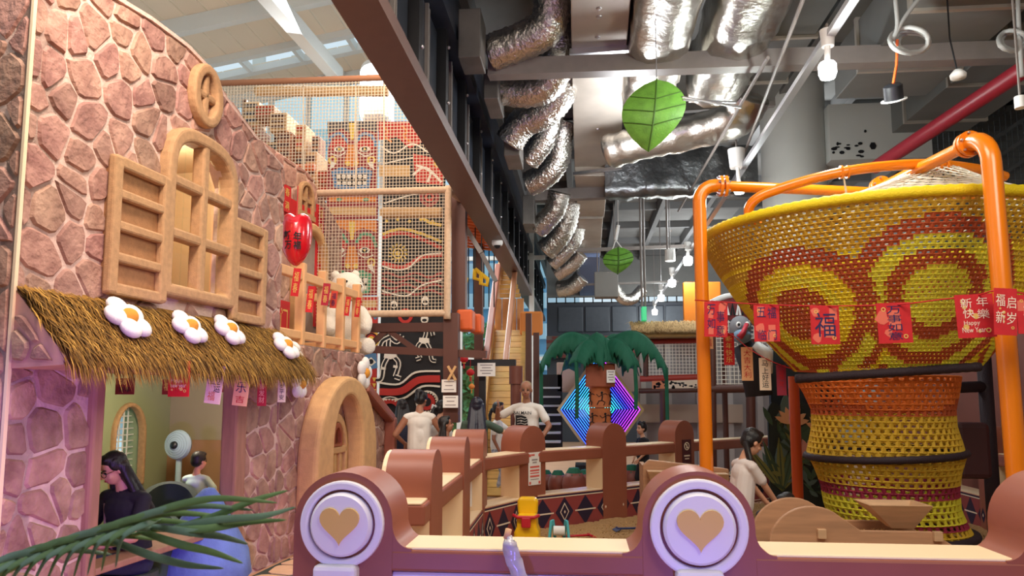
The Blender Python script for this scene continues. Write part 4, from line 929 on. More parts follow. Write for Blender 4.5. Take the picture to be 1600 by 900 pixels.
# ================================================================== net climbing tower
YN = 9.8
tower_ = thing('climbing_net_tower', 'tall cream rope net wall with lashed rails in front of the tiki murals', 'climbing net', aY(600, 640, YN))
nx0, nx1 = aY(352, 300, YN).x, aY(697, 300, YN).x; nzt = aY(480, 126, YN).z; nzm = aY(600, 299, YN).z; nzb = aY(640, 490, YN).z
mb = MB()
def net(mb, x0, x1, z0, z1, Y, st, r):
    n = int((x1 - x0) / st)
    for i in range(n + 1): mb.bar((x0 + i * st, Y, z0), (x0 + i * st, Y, z1), r)
    for k in range(int((z1 - z0) / st) + 1): mb.bar((x0, Y - r * .4, z0 + k * st), (x1, Y - r * .4, z0 + k * st), r)
net(mb, nx0 - .4, nx1, nzb, nzt, YN, .047, .0062); obj('rope_net', mb, M_rope, tower_, kind='stuff')
def lashed(p, q, r, par, name='rail', m=M_ropel):
    p, q = V(p), V(q); n = max(3, int((q - p).length / .06)); mb = MB(); mb.tube([p + (q - p) * (i / n) for i in range(n + 1)], [r * (1.0 if i % 2 else 1.06) for i in range(n + 1)], 10); return obj(name, mb, m, par, smooth=True)
lashed((nx0 - .4, YN, aY(345, 130, YN).z), (aY(602, 121, YN).x, YN, aY(602, 121, YN).z), .042, tower_, m=mat('brown_lashing', (150, 104, 76), .85)); lashed((aY(490, 300, YN).x, YN, nzm), (nx1 + .05, YN, nzm), .045, tower_); lashed((aY(560, 491, YN).x, YN, nzb), (nx1 + .02, YN, nzb), .045, tower_)
lashed((nx1 + .03, YN, nzb - .08), (nx1 + .03, YN, nzm + .05), .048, tower_, 'post'); lashed((nx1 + .03, YN, nzm), (nx1 + .25, YN + 1.4, nzm), .045, tower_)
for px, y0, y1 in ((474, 130, 300), (556, 122, 300), (600, 122, 300)): 
    mb = MB(); mb.tube([aY(px, y0, YN + .1), aY(px, y1, YN + .1)], .012, 6); obj('suspension_rope', mb, M_rope, tower_)
# brown steel frame below the net and beside it
fr = thing('steel_climbing_frame', 'dark brown steel posts and braces of the climbing frame under the net', 'frame', aY(700, 660, YN + .2))
def st(p, q, w_=.12, par=None, m=M_brownpost, name='brace', Y=YN + .15):
    mb = MB(); mb.bar(aY(*p, Y), aY(*q, Y), w_); return obj(name, mb, m, par or fr)
st((718, 285), (718, 490), .2, name='post', Y=10.4); st((706, 490), (706, 660), .2, name='post'); st((748, 330), (748, 640), .14, name='post', Y=12.4); st((826, 490), (826, 640), .1, name='post', Y=12.6); st((838, 520), (838, 640), .1, name='post', Y=12.6)
st((540, 513), (704, 511), .12); st((560, 545), (760, 554), .1); st((570, 548), (605, 515), .07); st((605, 515), (655, 550), .07); pass
st((700, 310), (752, 395), .07, m=M_beamg, Y=11); st((752, 395), (775, 440), .07, m=M_beamg, Y=11.5)
for (a, b, c_, d, Y) in ((606, 135, 400, 150, 11.6), (690, 326, 598, 338, 11.6)):
    p, q = aY(c_, (b + d) / 2, Y), aY(a, (b + d) / 2, Y); lashed(p, q, .085, tower_, 'deck_beam', M_tan)
# orange padded blocks and yellow trapeze handles right of the net
for i, (x0, y0, x1, y1, Y, lab) in enumerate(((713, 483, 738, 516, 10.2, 'orange padded block on the frame below the net corner'), (734, 490, 752, 520, 10.6, 'second orange padded block just right of the first, under the net corner'), (706, 312, 730, 330, 10.9, 'orange padded beam end at the net upper right corner'))):
    p, q = aY(x0, y1, Y), aY(x1, y0, Y); mb = MB(); mb.bb((p.x, Y, p.z), (q.x, Y + .35, q.z)); tag(obj('padded_block', mb, mat('orange_pad', (214, 92, 34), .5), bevel=.03), lab, 'padding')
for i, (px, py, lab) in enumerate(((747, 432, 'yellow rope trapeze handle hanging beside the brown post'), (724, 440, 'yellow rope handle left of the brown post, against the glass'), (757, 440, 'yellow rope handle just right of the brown post'))):
    c = aY(px, py, 11.8); t = thing('rope_handle', lab, 'handle', c); s = 11.8 / F; mb = MB()
    mb.tube([c + V((-5 * s, 0, 12 * s)), c + V((-6 * s, 0, -3 * s)), c + V((4 * s, 0, -6 * s)), c + V((5 * s, 0, 4 * s)), c + V((-5 * s, 0, 12 * s))], .035, 8); obj('grip', mb, mat('yellow_rope', (240, 190, 30), .6), t, smooth=True)
    mb = MB(); mb.tube([c + V((-5 * s, 0, 12 * s)), c + V((-5 * s, 0, 90 * s))], .01, 6); obj('rope', mb, M_dark2, t)
mb = MB()
for i in range(9): px = 708 + i * 8; mb.tube([aY(px, 370, 13), aY(px, 480, 13)], .012, 5)
tag(obj('hanging_ropes', mb, M_dark2, kind='stuff'), 'dark hanging ropes in front of the glass right of the net', 'ropes')
t = thing('slatted_canopy', 'orange brown slatted bridge deck overhead between net and beam', 'deck', aY(745, 350, 13))
for i in range(14):
    Y = 11 + i * .35; p, q = aY(703 + i * 2, 320 + i * 5, 11.2 + i * .1), aY(738 + i * 3, 326 + i * 5, 11.2 + i * .1); mb = MB(); mb.bar(p, q, .1, .03); obj('slat', mb, mat('deck_slat', (206, 110, 48), .6, rnd=.1), t)
# crates and totem shapes behind the net at upper left
rr = random.Random(8); YT = 12.6
tot = [(400, 262, 430, 300), (430, 250, 455, 300), (452, 232, 476, 300), (476, 236, 495, 300), (486, 262, 510, 300), (405, 214, 428, 262), (432, 205, 455, 250), (456, 190, 474, 232), (478, 205, 492, 236), (420, 175, 448, 205), (392, 160, 424, 180), (370, 150, 396, 190), (370, 195, 402, 230)]
for i, (x0, y0, x1, y1) in enumerate(tot):
    p, q = aY(x0, y1, YT), aY(x1, y0, YT); dY = (i % 3) * .12; where = ('top' if y0 < 185 else 'middle' if y0 < 225 else 'bottom'); t = thing('totem_crate', 'tan carved crate behind the net, %s row, %s' % (where, {0: 'leftmost', 1: 'second', 2: 'third', 3: 'fourth', 4: 'rightmost', 5: 'leftmost', 6: 'second', 7: 'third', 8: 'rightmost', 9: 'rightmost', 10: 'second', 11: 'leftmost, higher one', 12: 'leftmost, lower one'}[i]), 'crate', ((p.x + q.x) / 2, YT + .3, p.z), 'crates behind the net')
    mb = MB(); mb.bb((p.x, YT + dY, p.z), (q.x, YT + .6, q.z)); obj('crate_body', mb, M_tan if i % 2 else mat('tan_board_dark', (162, 104, 70), .7, var=.2, vs=8), t, bevel=.02)
    mb = MB(); nx = 3; W = (q.x - p.x); Hh = (q.z - p.z)
    for k in range(3): mb.bb((p.x + W * .12, YT + dY - .03, p.z + Hh * (.15 + .3 * k)), (q.x - W * .12, YT + dY, p.z + Hh * (.27 + .3 * k)))
    parts('carved_band', mb, [M_brownpost, mat('totem_red', (190, 66, 40), .7), mat('totem_slate', (70, 70, 76), .7)][i % 3], t)
t = thing('crate_rack', 'steel rack posts holding the tan crates behind the net', 'rack', aY(440, 300, YT + .65))
for x0, y0, x1, y1 in tot: p = aY((x0 + x1) / 2, y0 + 6, YT + .64); mb = MB(); mb.bar((p.x, YT + .64, 0), p, .08); obj('post', mb, M_brownpost, t)
p, q = aY(365, 300, YT + .64), aY(515, 300, YT + .64); mb = MB(); mb.bb((p.x, YT, p.z - .2), (q.x, YT + .7, p.z)); obj('deck', mb, M_tan, t)
mb = MB(); p, q = aY(440, 264, YT - .2), aY(492, 262, YT - .2); mb.bar(p, q, .12); tag(obj('padded_bar', mb, MATS['orange_pad'], bevel=.02), 'orange padded bar across the crates behind the net', 'bar')
c = aY(585, 140, 14); mb = MB(); p, q = aY(556, 190, 14), aY(606, 84, 14); mb.bb((p.x, 14, p.z), (q.x, 14.8, q.z)); o = obj('roof_unit', mb, M_white, bevel=.25, seg=4); tag(o, 'white rounded box unit hanging high behind the net', 'air unit')
# ------------------------------------------------------------------ murals (flat painted boards)
YM = 12.2; MF = frame((0, YM, 0), (1, 0, 0), (0, -1, 0))
def mp(px, py): p = aY(px, py, YM); return (p.x, p.z)
cols = {'r': (196, 52, 44), 'o': (226, 130, 52), 'y': (236, 196, 84), 'b': (90, 130, 168), 'g': (84, 150, 112), 'w': (240, 228, 210), 'k': (30, 26, 28), 't': (216, 170, 112), 'm': (150, 52, 52), 'd': (84, 80, 84)}
MM = {k: mat('mural_' + k, v, .75) for k, v in cols.items()}
def board(name, px0, y0, px1, y1, lab, m, z=0):
    t = thing(name, lab, 'mural', aY((px0 + px1) / 2, y1, YM)); mb = MB(); a, b = mp(px0, y1), mp(px1, y0); mb.prism([a, (b[0], a[1]), b, (a[0], b[1])], -.06, 0, MF); obj('panel', mb, m, t); t['_'] = 1; del t['_']; return t
LAYER = [0.002]
def art(par, name, shapes):
    by = {}
    for s in shapes:
        k = s[0]; mb = by.setdefault(k, MB()); LAYER[0] += .0006; d = LAYER[0]
        if s[1] == 'p': mb.prism([mp(*p) for p in s[2]], 0, d, MF, cap0=False)
        elif s[1] == 'l': mb.plate([(p[0], p[1]) for p in s2([mp(*p) for p in s[2]], 5)], s[3] / F * YM, 0, d, MF)
        elif s[1] == 'c': cx, cy = mp(*s[2]); r_ = s[3] / F * YM; mb.prism(circ(cx, cy, r_, (s[4] if len(s) > 4 else s[3]) / F * YM, 16), 0, d, MF, cap0=False)
        elif s[1] == 'o': cx, cy = mp(*s[2]); k_ = YM / F; mb.band(circ(cx, cy, s[3] * k_, n=20), circ(cx, cy, s[4] * k_, n=20), 0, d, MF)
    for k, mb in by.items(): obj(name, mb, MM[k], par, kind='stuff')
    LAYER[0] = .002
def wave(x0, x1, y, a, ph, n=14, per=60): return [(x0 + (x1 - x0) * i / n, y + a * math.sin(ph + 2 * PI * (x0 + (x1 - x0) * i / n) / per)) for i in range(n + 1)]
# black board with dancing figures and waves
b1 = board('dancer_mural', 590, 188, 696, 762, 'black mural board with white line dancers, waves and a sun right of the tiki faces', MM['k'])
S = []
S += [('r', 'p', [(592, 190), (694, 190), (694, 236), (660, 222), (640, 232), (620, 214), (592, 220)])] + [('o', 'l', [(598 + i * 30, 196), (606 + i * 30, 206), (600 + i * 30, 212), (612 + i * 30, 222)], 3) for i in range(3)]
S += [('w', 'l', wave(594, 694, 232, 7, 0), 2.5), ('w', 'l', [(600, 256), (625, 250), (650, 246)], 2), ('t', 'p', [(592, 258), (640, 258), (640, 276), (592, 276)]), ('r', 'p', [(645, 240), (692, 250), (692, 290), (650, 285)]), ('w', 'l', [(645, 274), (665, 262), (690, 285)], 4), ('w', 'l', [(650, 258), (672, 268), (668, 285)], 4), ('y', 'o', (684, 256), 6, 3), ('w', 'l', [(600, 318), (630, 308), (655, 302)], 2), ('m', 'o', (671, 308), 16, 10), ('r', 'o', (671, 308), 8, 4), ('t', 'p', [(594, 326), (690, 328), (690, 339), (594, 337)])]
S += [('y', 'c', (604 + i * 18, 346 - (i % 2) * 3), 2.6) for i in range(5)] + [('y', 'l', [(660, 340), (672, 348), (690, 352)], 5), ('y', 'l', [(598, 366), (625, 358), (655, 364), (690, 378)], 4.5), ('r', 'l', [(598, 372), (625, 364), (655, 372), (690, 388)], 6)]
S += [('y', 'o', (622, 396), 9, 6.5), ('y', 'c', (622, 396), 4)] + [('y', 'l', [(622 + 10.5 * math.cos(a), 396 + 10.5 * math.sin(a)), (622 + 15 * math.cos(a + .12), 396 + 15 * math.sin(a + .12))], 2) for a in [2 * PI * i / 14 for i in range(14)]]
S += [('r', 'l', [(598, 411), (630, 418), (660, 402), (692, 398)], 7), ('w', 'l', [(598, 416), (620, 422), (640, 418), (660, 400), (690, 396)], 2.4)] + [('m', 'l', wave(598, 692, 430 + i * 9, 3.5, i, per=44), 3.5) for i in range(4)] + [('w', 'l', [(598, 455), (625, 462), (640, 461), (660, 446), (690, 438)], 2.2)]
def dancer(x, y, s, fl):
    P = lambda a, b: (x + fl * a * s, y + b * s); R = []
    R += [('w', 'c', P(0, -19), 5.5 * s, 6 * s), ('k', 'c', P(0, -17.5), 3.6 * s, 2.2 * s)]
    for L_ in ([(0, -12), (-2, 0), (1, 10)], [(0, -10), (8, -4), (14, -12)], [(0, -10), (-9, -5), (-12, 4)], [(1, 10), (10, 20), (6, 36)], [(0, 10), (-7, 22), (-10, 38), (-16, 40)], [(6, 36), (12, 38)]): R.append(('w', 'l', [P(*p) for p in L_], 5.5 * s)); R.append(('k', 'l', [P(*p) for p in L_], 3 * s))
    R += [('w', 'p', [P(-6, 8), P(7, 7), P(8, 13), P(1, 16), P(-7, 14)]), ('w', 'l', [P(4, 24), P(9, 25)], 3 * s), ('w', 'l', [P(-10, 26), P(-5, 27)], 3 * s)]; return R
S += [('w', 'c', (616, 476), 5.5, 6), ('k', 'c', (616, 478), 4, 3), ('w', 'c', (665, 470), 6, 7), ('k', 'c', (665, 472), 4, 2.5), ('r', 'o', (634, 494), 12, 7)]
S += dancer(610, 540, 1.35, 1) + dancer(664, 520, 1.1, -1)
S += [('w', 'l', [(594, 598), (625, 600), (650, 582), (688, 580)], 3), ('r', 'l', [(594, 612), (628, 611), (655, 594), (688, 592)], 11), ('w', 'l', [(594, 624), (630, 623), (660, 604), (688, 604)], 3), ('r', 'o', (610, 643), 20, 13), ('w', 'o', (610, 643), 24, 22.5), ('r', 'c', (668, 628), 13), ('k', 'c', (668, 628), 7), ('w', 'o', (668, 628), 18, 16)]
S += [('w', 'c', (668 + 15 * math.cos(a), 628 + 15 * math.sin(a)), 1.3) for a in [2 * PI * i / 22 for i in range(22)]] + [('w', 'c', (610 + 19 * math.cos(a), 643 + 19 * math.sin(a)), 1.3) for a in [2 * PI * i / 24 for i in range(24)]]
art(b1, 'painted_shape', S)
# tiki face boards
def tiki(y0, y1, lab, base, c1, c2):
    t = board('tiki_mural', 510, y0, 590, y1, lab, MM[base]); H_ = y1 - y0; f = lambda a, b: (510 + a * .8, y0 + b * H_ / 100); S = []
    S += [(c1, 'p', [f(2, 0), f(98, 0), f(98, 16), f(70, 10), f(50, 18), f(30, 10), f(2, 18)]), ('y', 'p', [f(44, 2), f(56, 2), f(53, 26), f(47, 26)])]
    for s in (-1, 1):
        g_ = lambda a, b: f(50 + s * a, b)
        S += [('r', 'c', g_(27, 34), 15, 10), (c2, 'l', [g_(8, 30), g_(22, 18), g_(40, 22), g_(47, 36)], 5), ('w', 'c', g_(25, 40), 9, 5), ('k', 'c', g_(25, 40), 5, 4.4), ('y', 'c', g_(25, 40), 2), ('w', 'l', [g_(12, 44), g_(26, 50), g_(42, 46)], 1.6), ('y', 'o', g_(38, 56), 7, 4), ('w', 'p', [g_(30, 60), g_(40, 58), g_(44, 70), g_(36, 66)])]
    S += [('o', 'p', [f(43, 34), f(57, 34), f(64, 60), f(50, 66), f(36, 60)]), ('y', 'c', f(42, 61), 4), ('y', 'c', f(58, 61), 4), (c2, 'p', [f(10, 72), f(30, 66), f(50, 71), f(70, 66), f(90, 72), f(84, 96), f(50, 100), f(16, 96)]), ('k', 'p', [f(18, 76), f(50, 77), f(82, 76), f(78, 91), f(50, 94), f(22, 91)])]
    S += [('w', 'p', [f(20 + i * 10.5, 77), f(28 + i * 10.5, 77), f(27 + i * 10.5, 83), f(21 + i * 10.5, 83)]) for i in range(6)] + [('w', 'p', [f(22 + i * 10, 87), f(29 + i * 10, 87), f(29 + i * 10, 92), f(22 + i * 10, 92)]) for i in range(6)]
    art(t, 'painted_shape', S); return t
tiki(190, 298, 'upper tiki face mural with red cheeks and blue lips behind the net', 'm', 'd', 'b'); t = tiki(344, 462, 'lower tiki face mural with green lips behind the net', 'm', 'o', 'g')
t = board('patterned_mural', 510, 299, 590, 343, 'narrow banded mural strip between the two tiki faces', MM['m']); art(t, 'painted_shape', [('t', 'p', [(514, 324), (588, 324), (588, 336), (514, 336)]), ('o', 'p', [(514, 308), (588, 308), (588, 315), (514, 315)]), ('g', 'c', (530, 312), 5, 3), ('g', 'c', (572, 312), 5, 3)])
t = board('patterned_mural', 510, 463, 590, 762, 'colourful patterned mural strip below the lower tiki face', MM['r'])
S = [('t', 'p', [(566, 470), (588, 470), (588, 480), (566, 480)]), ('b', 'l', [(566, 496), (580, 490), (588, 498)], 6), ('y', 'o', (580, 530), 14, 11), ('k', 'o', (580, 530), 10, 8), ('y', 'c', (580, 530), 5), ('b', 'p', [(564, 556), (588, 548), (590, 575), (566, 580)]), ('w', 'p', [(570, 566), (580, 558), (588, 566), (580, 572)]), ('k', 'c', (580, 565), 4)] + [('y', 'p', [(566 + i * 8, 590 + k * 9), (572 + i * 8, 590 + k * 9), (569 + i * 8, 597 + k * 9)]) for i in range(3) for k in range(5)]
art(t, 'painted_shape', S)
# ================================================================== padded fences, sand pit and toys
MZ = {'m': mat('maroon_print', (150, 66, 66), .55), 'n': mat('navy_print', (40, 30, 58), .55), 'c': mat('line_print', (240, 222, 200), .55), 'k': mat('black_print', (26, 20, 28), .55)}
def prof_round(w_, h, n=24, fil=0):
    r = w_ / 2; return [(-r, 0), (r, 0)] + [(r * math.cos(t), h - r + r * math.sin(t)) for t in [PI * k / n for k in range(n + 1)]]
def post_at(par, c, t, w_, h, th, z0=0, name='post'):
    """round-topped padded post; t runs along the fence, thickness th across"""
    t = V((t[0], t[1], 0)).normalized(); n = V((t.y, -t.x, 0)); M = frame(V((c[0], c[1], z0)) - n * th / 2, t, n)
    mb = MB(); mb.prism(prof_round(w_, h), 0, th, M); return obj(name, mb, M_vinyl, par, smooth=True, autosm=35)
def seg_box(mb, a, b, th, z0, z1, off=0):
    a, b = V((a[0], a[1], 0)), V((b[0], b[1], 0)); t = (b - a).normalized(); n = V((t.y, -t.x, 0)); q = [a - n * th / 2, b - n * th / 2, b + n * th / 2, a + n * th / 2]; q = [p + n * off for p in q]
    mb.hexa([p + V((0, 0, z0)) for p in (q[3], q[2], q[1], q[0])][::1] + [p + V((0, 0, z1)) for p in (q[3], q[2], q[1], q[0])]); return mb
def zigzag(par, a, b, z0, z1, th, period=.30, ph=0):
    a, b = V((a[0], a[1], 0)), V((b[0], b[1], 0)); L = (b - a).length; t = (b - a) / L; n = V((t.y, -t.x, 0)); M = frame(a + n * (th / 2), t, n); zc = (z0 + z1) / 2; h = (z1 - z0) / 2 - .03
    mb = MB(); mb.prism([(0, z0), (L, z0), (L, z1), (0, z1)], 0, .006, M); obj('printed_band', mb, MZ['m'], par)
    mn, mc = MB(), MB(); N = max(1, round(L / period)); p = L / N
    for i in range(N):
        x = (i + .5) * p; mn.prism([(x - p * .42, zc), (x, zc - h), (x + p * .42, zc), (x, zc + h)], .006, .008, M, cap0=False)
        if (i + ph) % 2 == 0:
            for k, w_ in ((.62, 1), (.5, 0), (.12, 1)): (mc if w_ else mn).prism([(x - p * .42 * k * .8, zc), (x, zc - h * k), (x + p * .42 * k * .8, zc), (x, zc + h * k)], .008, .0095 + (.002 if k < .6 else 0) + (.002 if k < .2 else 0), M, cap0=False)
        else: mc.prism([(x - p * .5, zc - .008), (x + p * .5, zc - .008), (x + p * .5, zc + .008), (x - p * .5, zc + .008)], .008, .0095, M, cap0=False)
    mc.prism([(0, z0 + .012), (L, z0 + .012), (L, z0 + .024), (0, z0 + .024)], .006, .009, M, cap0=False); mc.prism([(0, z1 - .03), (L, z1 - .03), (L, z1 - .018), (0, z1 - .018)], .006, .009, M, cap0=False)
    mn.prism([(0, z1 - .018), (L, z1 - .018), (L, z1), (0, z1)], .006, .009, M, cap0=False)
    obj('navy_diamond', mn, MZ['n'], par, kind='stuff'); obj('cream_line', mc, MZ['c'], par, kind='stuff')
def fence_span(par, a, b, th, zr=.93, zo=.80, zb=.42, zz=True, ph=0):
    obj('rail', seg_box(MB(), a, b, th, zo, zr), M_vinyl, par, bevel=.015)
    obj('rail_cushion', seg_box(MB(), a, b, th * .86, zr - .004, zr + .012), M_cream, par, bevel=.01)
    obj('base', seg_box(MB(), a, b, th, 0, zb), M_vinyl, par)
    obj('sill_cushion', seg_box(MB(), a, b, th * .96, zb - .004, zb + .012), M_cream, par)
    if zz: zigzag(par, a, b, 0.01, zb - .005, th, ph=ph)
def jamb(par, c, t, w_, th, z0=.43, z1=.8):
    t = V((t[0], t[1], 0)).normalized(); c = V((c[0], c[1], 0)); mb = MB()
    for s in (-1, 1): mb = MB(); p = c + t * (s * (w_ / 2 + .004)); obj('jamb_cushion', seg_box(mb, p - t * .006, p + t * .006, th * .94, z0, z1), M_cream, par)
# front fence, square to the way in
YF = 3.235; TH = .30; yc = YF + TH / 2
ff = thing('low_fence', 'low brown padded fence across the front with two lit heart discs', 'fence', (.4, yc, 0))
D1, D2 = aY(536, 818, YF), aY(1091.5, 824.5, YF); X3 = D2.x + (D2.x - D1.x)
RS = {0: .186, 1: .202}
posts = [(D1.x, D1.z, .186 + .035), (D2.x, D2.z, .202 + .03), (X3, D2.z, .23)]
xL = aY(468, 880, YF).x
for i, (x, z, r) in enumerate(posts):
    M = frame((x, YF + TH, 0), (1, 0, 0), (0, -1, 0)); mb = MB(); h = z + r
    zr = .93; fil = .1
    P = [(-r, 0), (r, 0)] + [(r * math.cos(t), z + r * math.sin(t)) for t in [PI * k / 20 for k in range(21)]]
    mb.prism(P, 0, TH, M); obj('post', mb, M_vinyl, ff, smooth=True, autosm=35)
    for s in (-1, 1):  # curved fillet where the rail runs into the post
        if i == 0 and s < 0: continue
        zc_ = zr + .075; xa = r
        Q = [(s * (xa - .01), zr - .02), (s * (xa + .085), zr - .02)] + [(s * (xa + .085 - .085 * math.sin(t)), zr + .1 - .1 * math.cos(t)) for t in [PI / 2 * k / 8 for k in range(9)]]
        Q = Q if s > 0 else list(reversed(Q)); mb = MB(); mb.prism(Q, .01, TH - .002, M); obj('fillet', mb, M_vinyl, ff, smooth=True, autosm=30)
xs = [xL] + [p[0] for p in posts]
for i in range(3):
    a, b = (posts[i][0] + posts[i][2] - .01, (posts[i + 1][0] - posts[i + 1][2] + .01) if i < 2 else posts[2][0] + 1.0)
    mb = MB(); mb.bb((a, YF, .835), (b, YF + TH, .925)); obj('rail', mb, M_vinyl, ff, bevel=.012)
    mb = MB(); mb.bb((a + .015, YF + .012, .92), (b - .015, YF + TH - .01, .937)); obj('rail_cushion', mb, M_cream, ff, bevel=.012)
    if i < 2 or 1:
        mb = MB(); mb.bb((a + (-.05 if i == 0 else .02), YF + .02, .2), (b - .02, YF + TH - .03, .832)); obj('white_panel', mb, M_disc, ff, bevel=.015)
mb = MB(); mb.bb((xL, YF + .01, 0), (posts[0][0], YF + TH, .895)); obj('end_block', mb, M_vinyl, ff, bevel=.02)
mb = MB(); mb.bb((xL - .02, YF - .02, 0), (posts[2][0] + 1, YF + TH, .2)); obj('base', mb, M_vinyl, ff)
for (x, z, _), r, (pa, pb, pt) in zip(posts, (.186, .202), ((487, 555, 884), (1057, 1133, 893))):
    M = frame((x, YF, z), (1, 0, 0), (0, -1, 0))
    mb = MB(); mb.band(circ(0, 0, r, n=48), circ(0, 0, r * .80, n=48), -.01, .03, M); d = obj('ring', mb, M_disc, ff, bevel=.01)
    mb = MB(); k = r * .735; mb.lathe([(0, -.01), (k, -.01), (k, .03), (k - .012, .045), (0, .05)], 48, M); dd = obj('disc', mb, M_disc, ff, smooth=True, autosm=40)
    H_ = []
    for j in range(40):
        t = 2 * PI * j / 40; H_.append((16 * math.sin(t) ** 3, 13 * math.cos(t) - 5 * math.cos(2 * t) - 2 * math.cos(3 * t) - math.cos(4 * t)))
    s_ = r * .5 / 17; mb = MB(); mb.prism([(-a * s_, (b + 1.5) * s_) for a, b in H_], .045, .056, M); obj('heart', mb, M_heart, ff)
    a, b = aY(pa, pt, YF - .06), aY(pb, pt, YF - .06); mb = MB(); mb.bb((a.x, YF - .06, .3), (b.x, YF + .04, a.z)); obj('lit_block', mb, M_disc, ff, bevel=.02)
# sand pit fence
sp = thing('sand_pit_fence', 'brown padded fence of round topped posts with patterned base around the sand pit', 'fence', (-.6, 7.9, 0))
PS = [(-1.12, 4.93), (-1.15, 6.41), (-1.17, 7.75), (-.70, 8.72), (.286, 9.62), (1.284, 10.6)]
PW = [.42, .38, .36, .44, .42, .40]
T = lambda a, b: (V((b[0], b[1], 0)) - V((a[0], a[1], 0))).normalized()
tl = T(PS[0], PS[2]); tb = T(PS[3], PS[5])
for i, c in enumerate(PS):
    t = tl if i < 3 else (T(PS[2], PS[4]) if i == 3 else tb); t_ = (t.x, t.y)
    post_at(sp, c, t_, PW[i], 1.23, .3); jamb(sp, c, t_, PW[i], .3)
    if i < 3:
        n = V((-1, 0, 0)); M = frame(V((c[0] - .15, c[1], 1.23 - PW[i] / 2)), (0, -1, 0), n); mb = MB(); mb.band(circ(0, 0, PW[i] * .49, n=32), circ(0, 0, PW[i] * .38, n=32), -.01, .03, M); obj('ring', mb, M_cream, sp, bevel=.008)
for i in range(5): fence_span(sp, PS[i], PS[i + 1], .28, ph=i)
fence_span(sp, PS[5], (3.1, 12.2), .28)
fence_span(sp, (-1.1, 4.5), (-1.12, 4.93), .28)
# right fence in the shade
rf = thing('shaded_fence', 'shaded brown padded fence along the right side behind the yellow net', 'fence', (4.7, 8.4, 0))
for y in (6.2, 7.6, 9.0, 10.4): post_at(rf, (4.7, y), (0, -1), .4, 1.23, .3); jamb(rf, (4.7, y), (0, -1), .4, .3)
for y in (6.2, 7.6, 9.0): fence_span(rf, (4.7, y + 1.4), (4.7, y), .28)
mb = MB(); mb.bb((5.3, 6.5, 0), (5.4, 14, 2.75)); struct('wall_maroon', mb, mat('maroon_wall', (122, 66, 54), .7, var=.08, vs=2))
# posters on the posts
def poster(name, lab, M, w_, h, m, lines, cat='sign'):
    t = thing(name, lab, cat, M @ V((0, 0, 0))); mb = MB(); mb.prism([(-w_ / 2, -h / 2), (w_ / 2, -h / 2), (w_ / 2, h / 2), (-w_ / 2, h / 2)], 0, .004, M); obj('sheet', mb, m, t)
    by = {}
    for mm, x, y, a, b in lines: by.setdefault(mm.name, (MB(), mm))[0].prism([(x - a / 2, y - b / 2), (x + a / 2, y - b / 2), (x + a / 2, y + b / 2), (x - a / 2, y + b / 2)], .004, .0055, M, cap0=False)
    for b_, mm in by.values(): obj('print', b_, mm, t, kind='stuff')
    return t
n4 = V((tb.y, -tb.x, 0)); t4 = T(PS[2], PS[4]); n4 = V((t4.y, -t4.x, 0))
pc = V((PS[3][0], PS[3][1], 0)) + n4 * .155 + t4 * .02; pc.z = aY(830, 734, 8.5).z
grey = mat('print_grey', (150, 140, 140), .8); pk = mat('print_coral', (214, 96, 84), .8)
poster('notice_poster', 'white and coral notice poster on the rounded corner post of the sand pit fence', frame(pc, t4, n4), .21, .37, mat('paper', (240, 236, 230), .7),
       [(pk, 0, -.05, .15, .012 + 0), (pk, 0, -.02, .16, .02), (pk, 0, .02, .16, .02), (pk, 0, -.085, .16, .02), (grey, 0, .1, .1, .018), (grey, 0, .07, .07, .014)] + [(pk, x, y, .03, .03) for x in (-.08, .08) for y in (-.16, .15)] + [(grey, 0, -.12 - .02 * 0, .14, .008), (pk, -.03, .155, .06, .02)])
pc = V((PS[5][0], PS[5][1], 0)) + V((tb.y, -tb.x, 0)) * .155 + tb * .03; pc.z = aY(1067, 706, 10.4).z; n5 = V((tb.y, -tb.x, 0)); M5 = frame(pc, tb, n5)
t = poster('prohibition_sign', 'small maroon prohibition sign on the last post before the orange pole', M5, .19, .32, mat('sign_maroon', (84, 36, 40), .6), [(M_creamw, 0, -.06, .12, .02), (M_creamw, 0, -.1, .09, .014)])
mb = MB(); mb.band(circ(0, .07, .055, n=24), circ(0, .07, .043, n=24), .004, .007, M5); mb.prism([(-.034, .096), (-.026, .104), (.036, .044), (.028, .036)], .004, .007, M5); mb.prism([(-.012, .04), (.012, .04), (.008, .1), (-.008, .1)], .004, .0062, M5); obj('symbol', mb, M_creamw, t)
c = aY(728, 762, 7.1); mb = MB(); M = frame(c, (.35, .9, 0), (.9, -.35, 0)); mb.prism([(-.11, -.17), (.11, -.19), (.11, .17), (-.11, .19)], 0, .004, M); tag(obj('paper_notice', mb, MATS['paper']), 'white paper notice hung nearly edge-on from the inner fence rail', 'sign')
# crumpled clear strip tied to the front rail
pts = [aY(795, 838, YF - .03), aY(797, 852, YF - .05), aY(802, 872, YF - .045), aY(813, 905, YF - .05), aY(818, 930, YF - .05)]
mb = MB(); P = spline(pts, 6); rd = random.Random(1)
vs = []
for i, p in enumerate(P): w_ = .012 + .022 * min(1, i / 8); tw = .4 * math.sin(i * .9); vs += [p + V((-w_, tw * .02, rd.uniform(-.006, .006))), p + V((0, -.012 + rd.uniform(-.006, .004), 0)), p + V((w_, -tw * .02, rd.uniform(-.006, .006)))]
fs = [(3 * i + k, 3 * i + k + 1, 3 * i + 4 + k, 3 * i + 3 + k) for i in range(len(P) - 1) for k in (0, 1)]; mb.add(vs, fs)
t = thing('plastic_strip', 'crumpled grey plastic strip tied over the front fence rail between the heart discs', 'strip', P[-1]); o = obj('strip', mb, mat('clear_plastic', (188, 180, 190), .2, coat=.5), t, smooth=True); sm = o.modifiers.new('thick', 'SOLIDIFY'); sm.thickness = .004
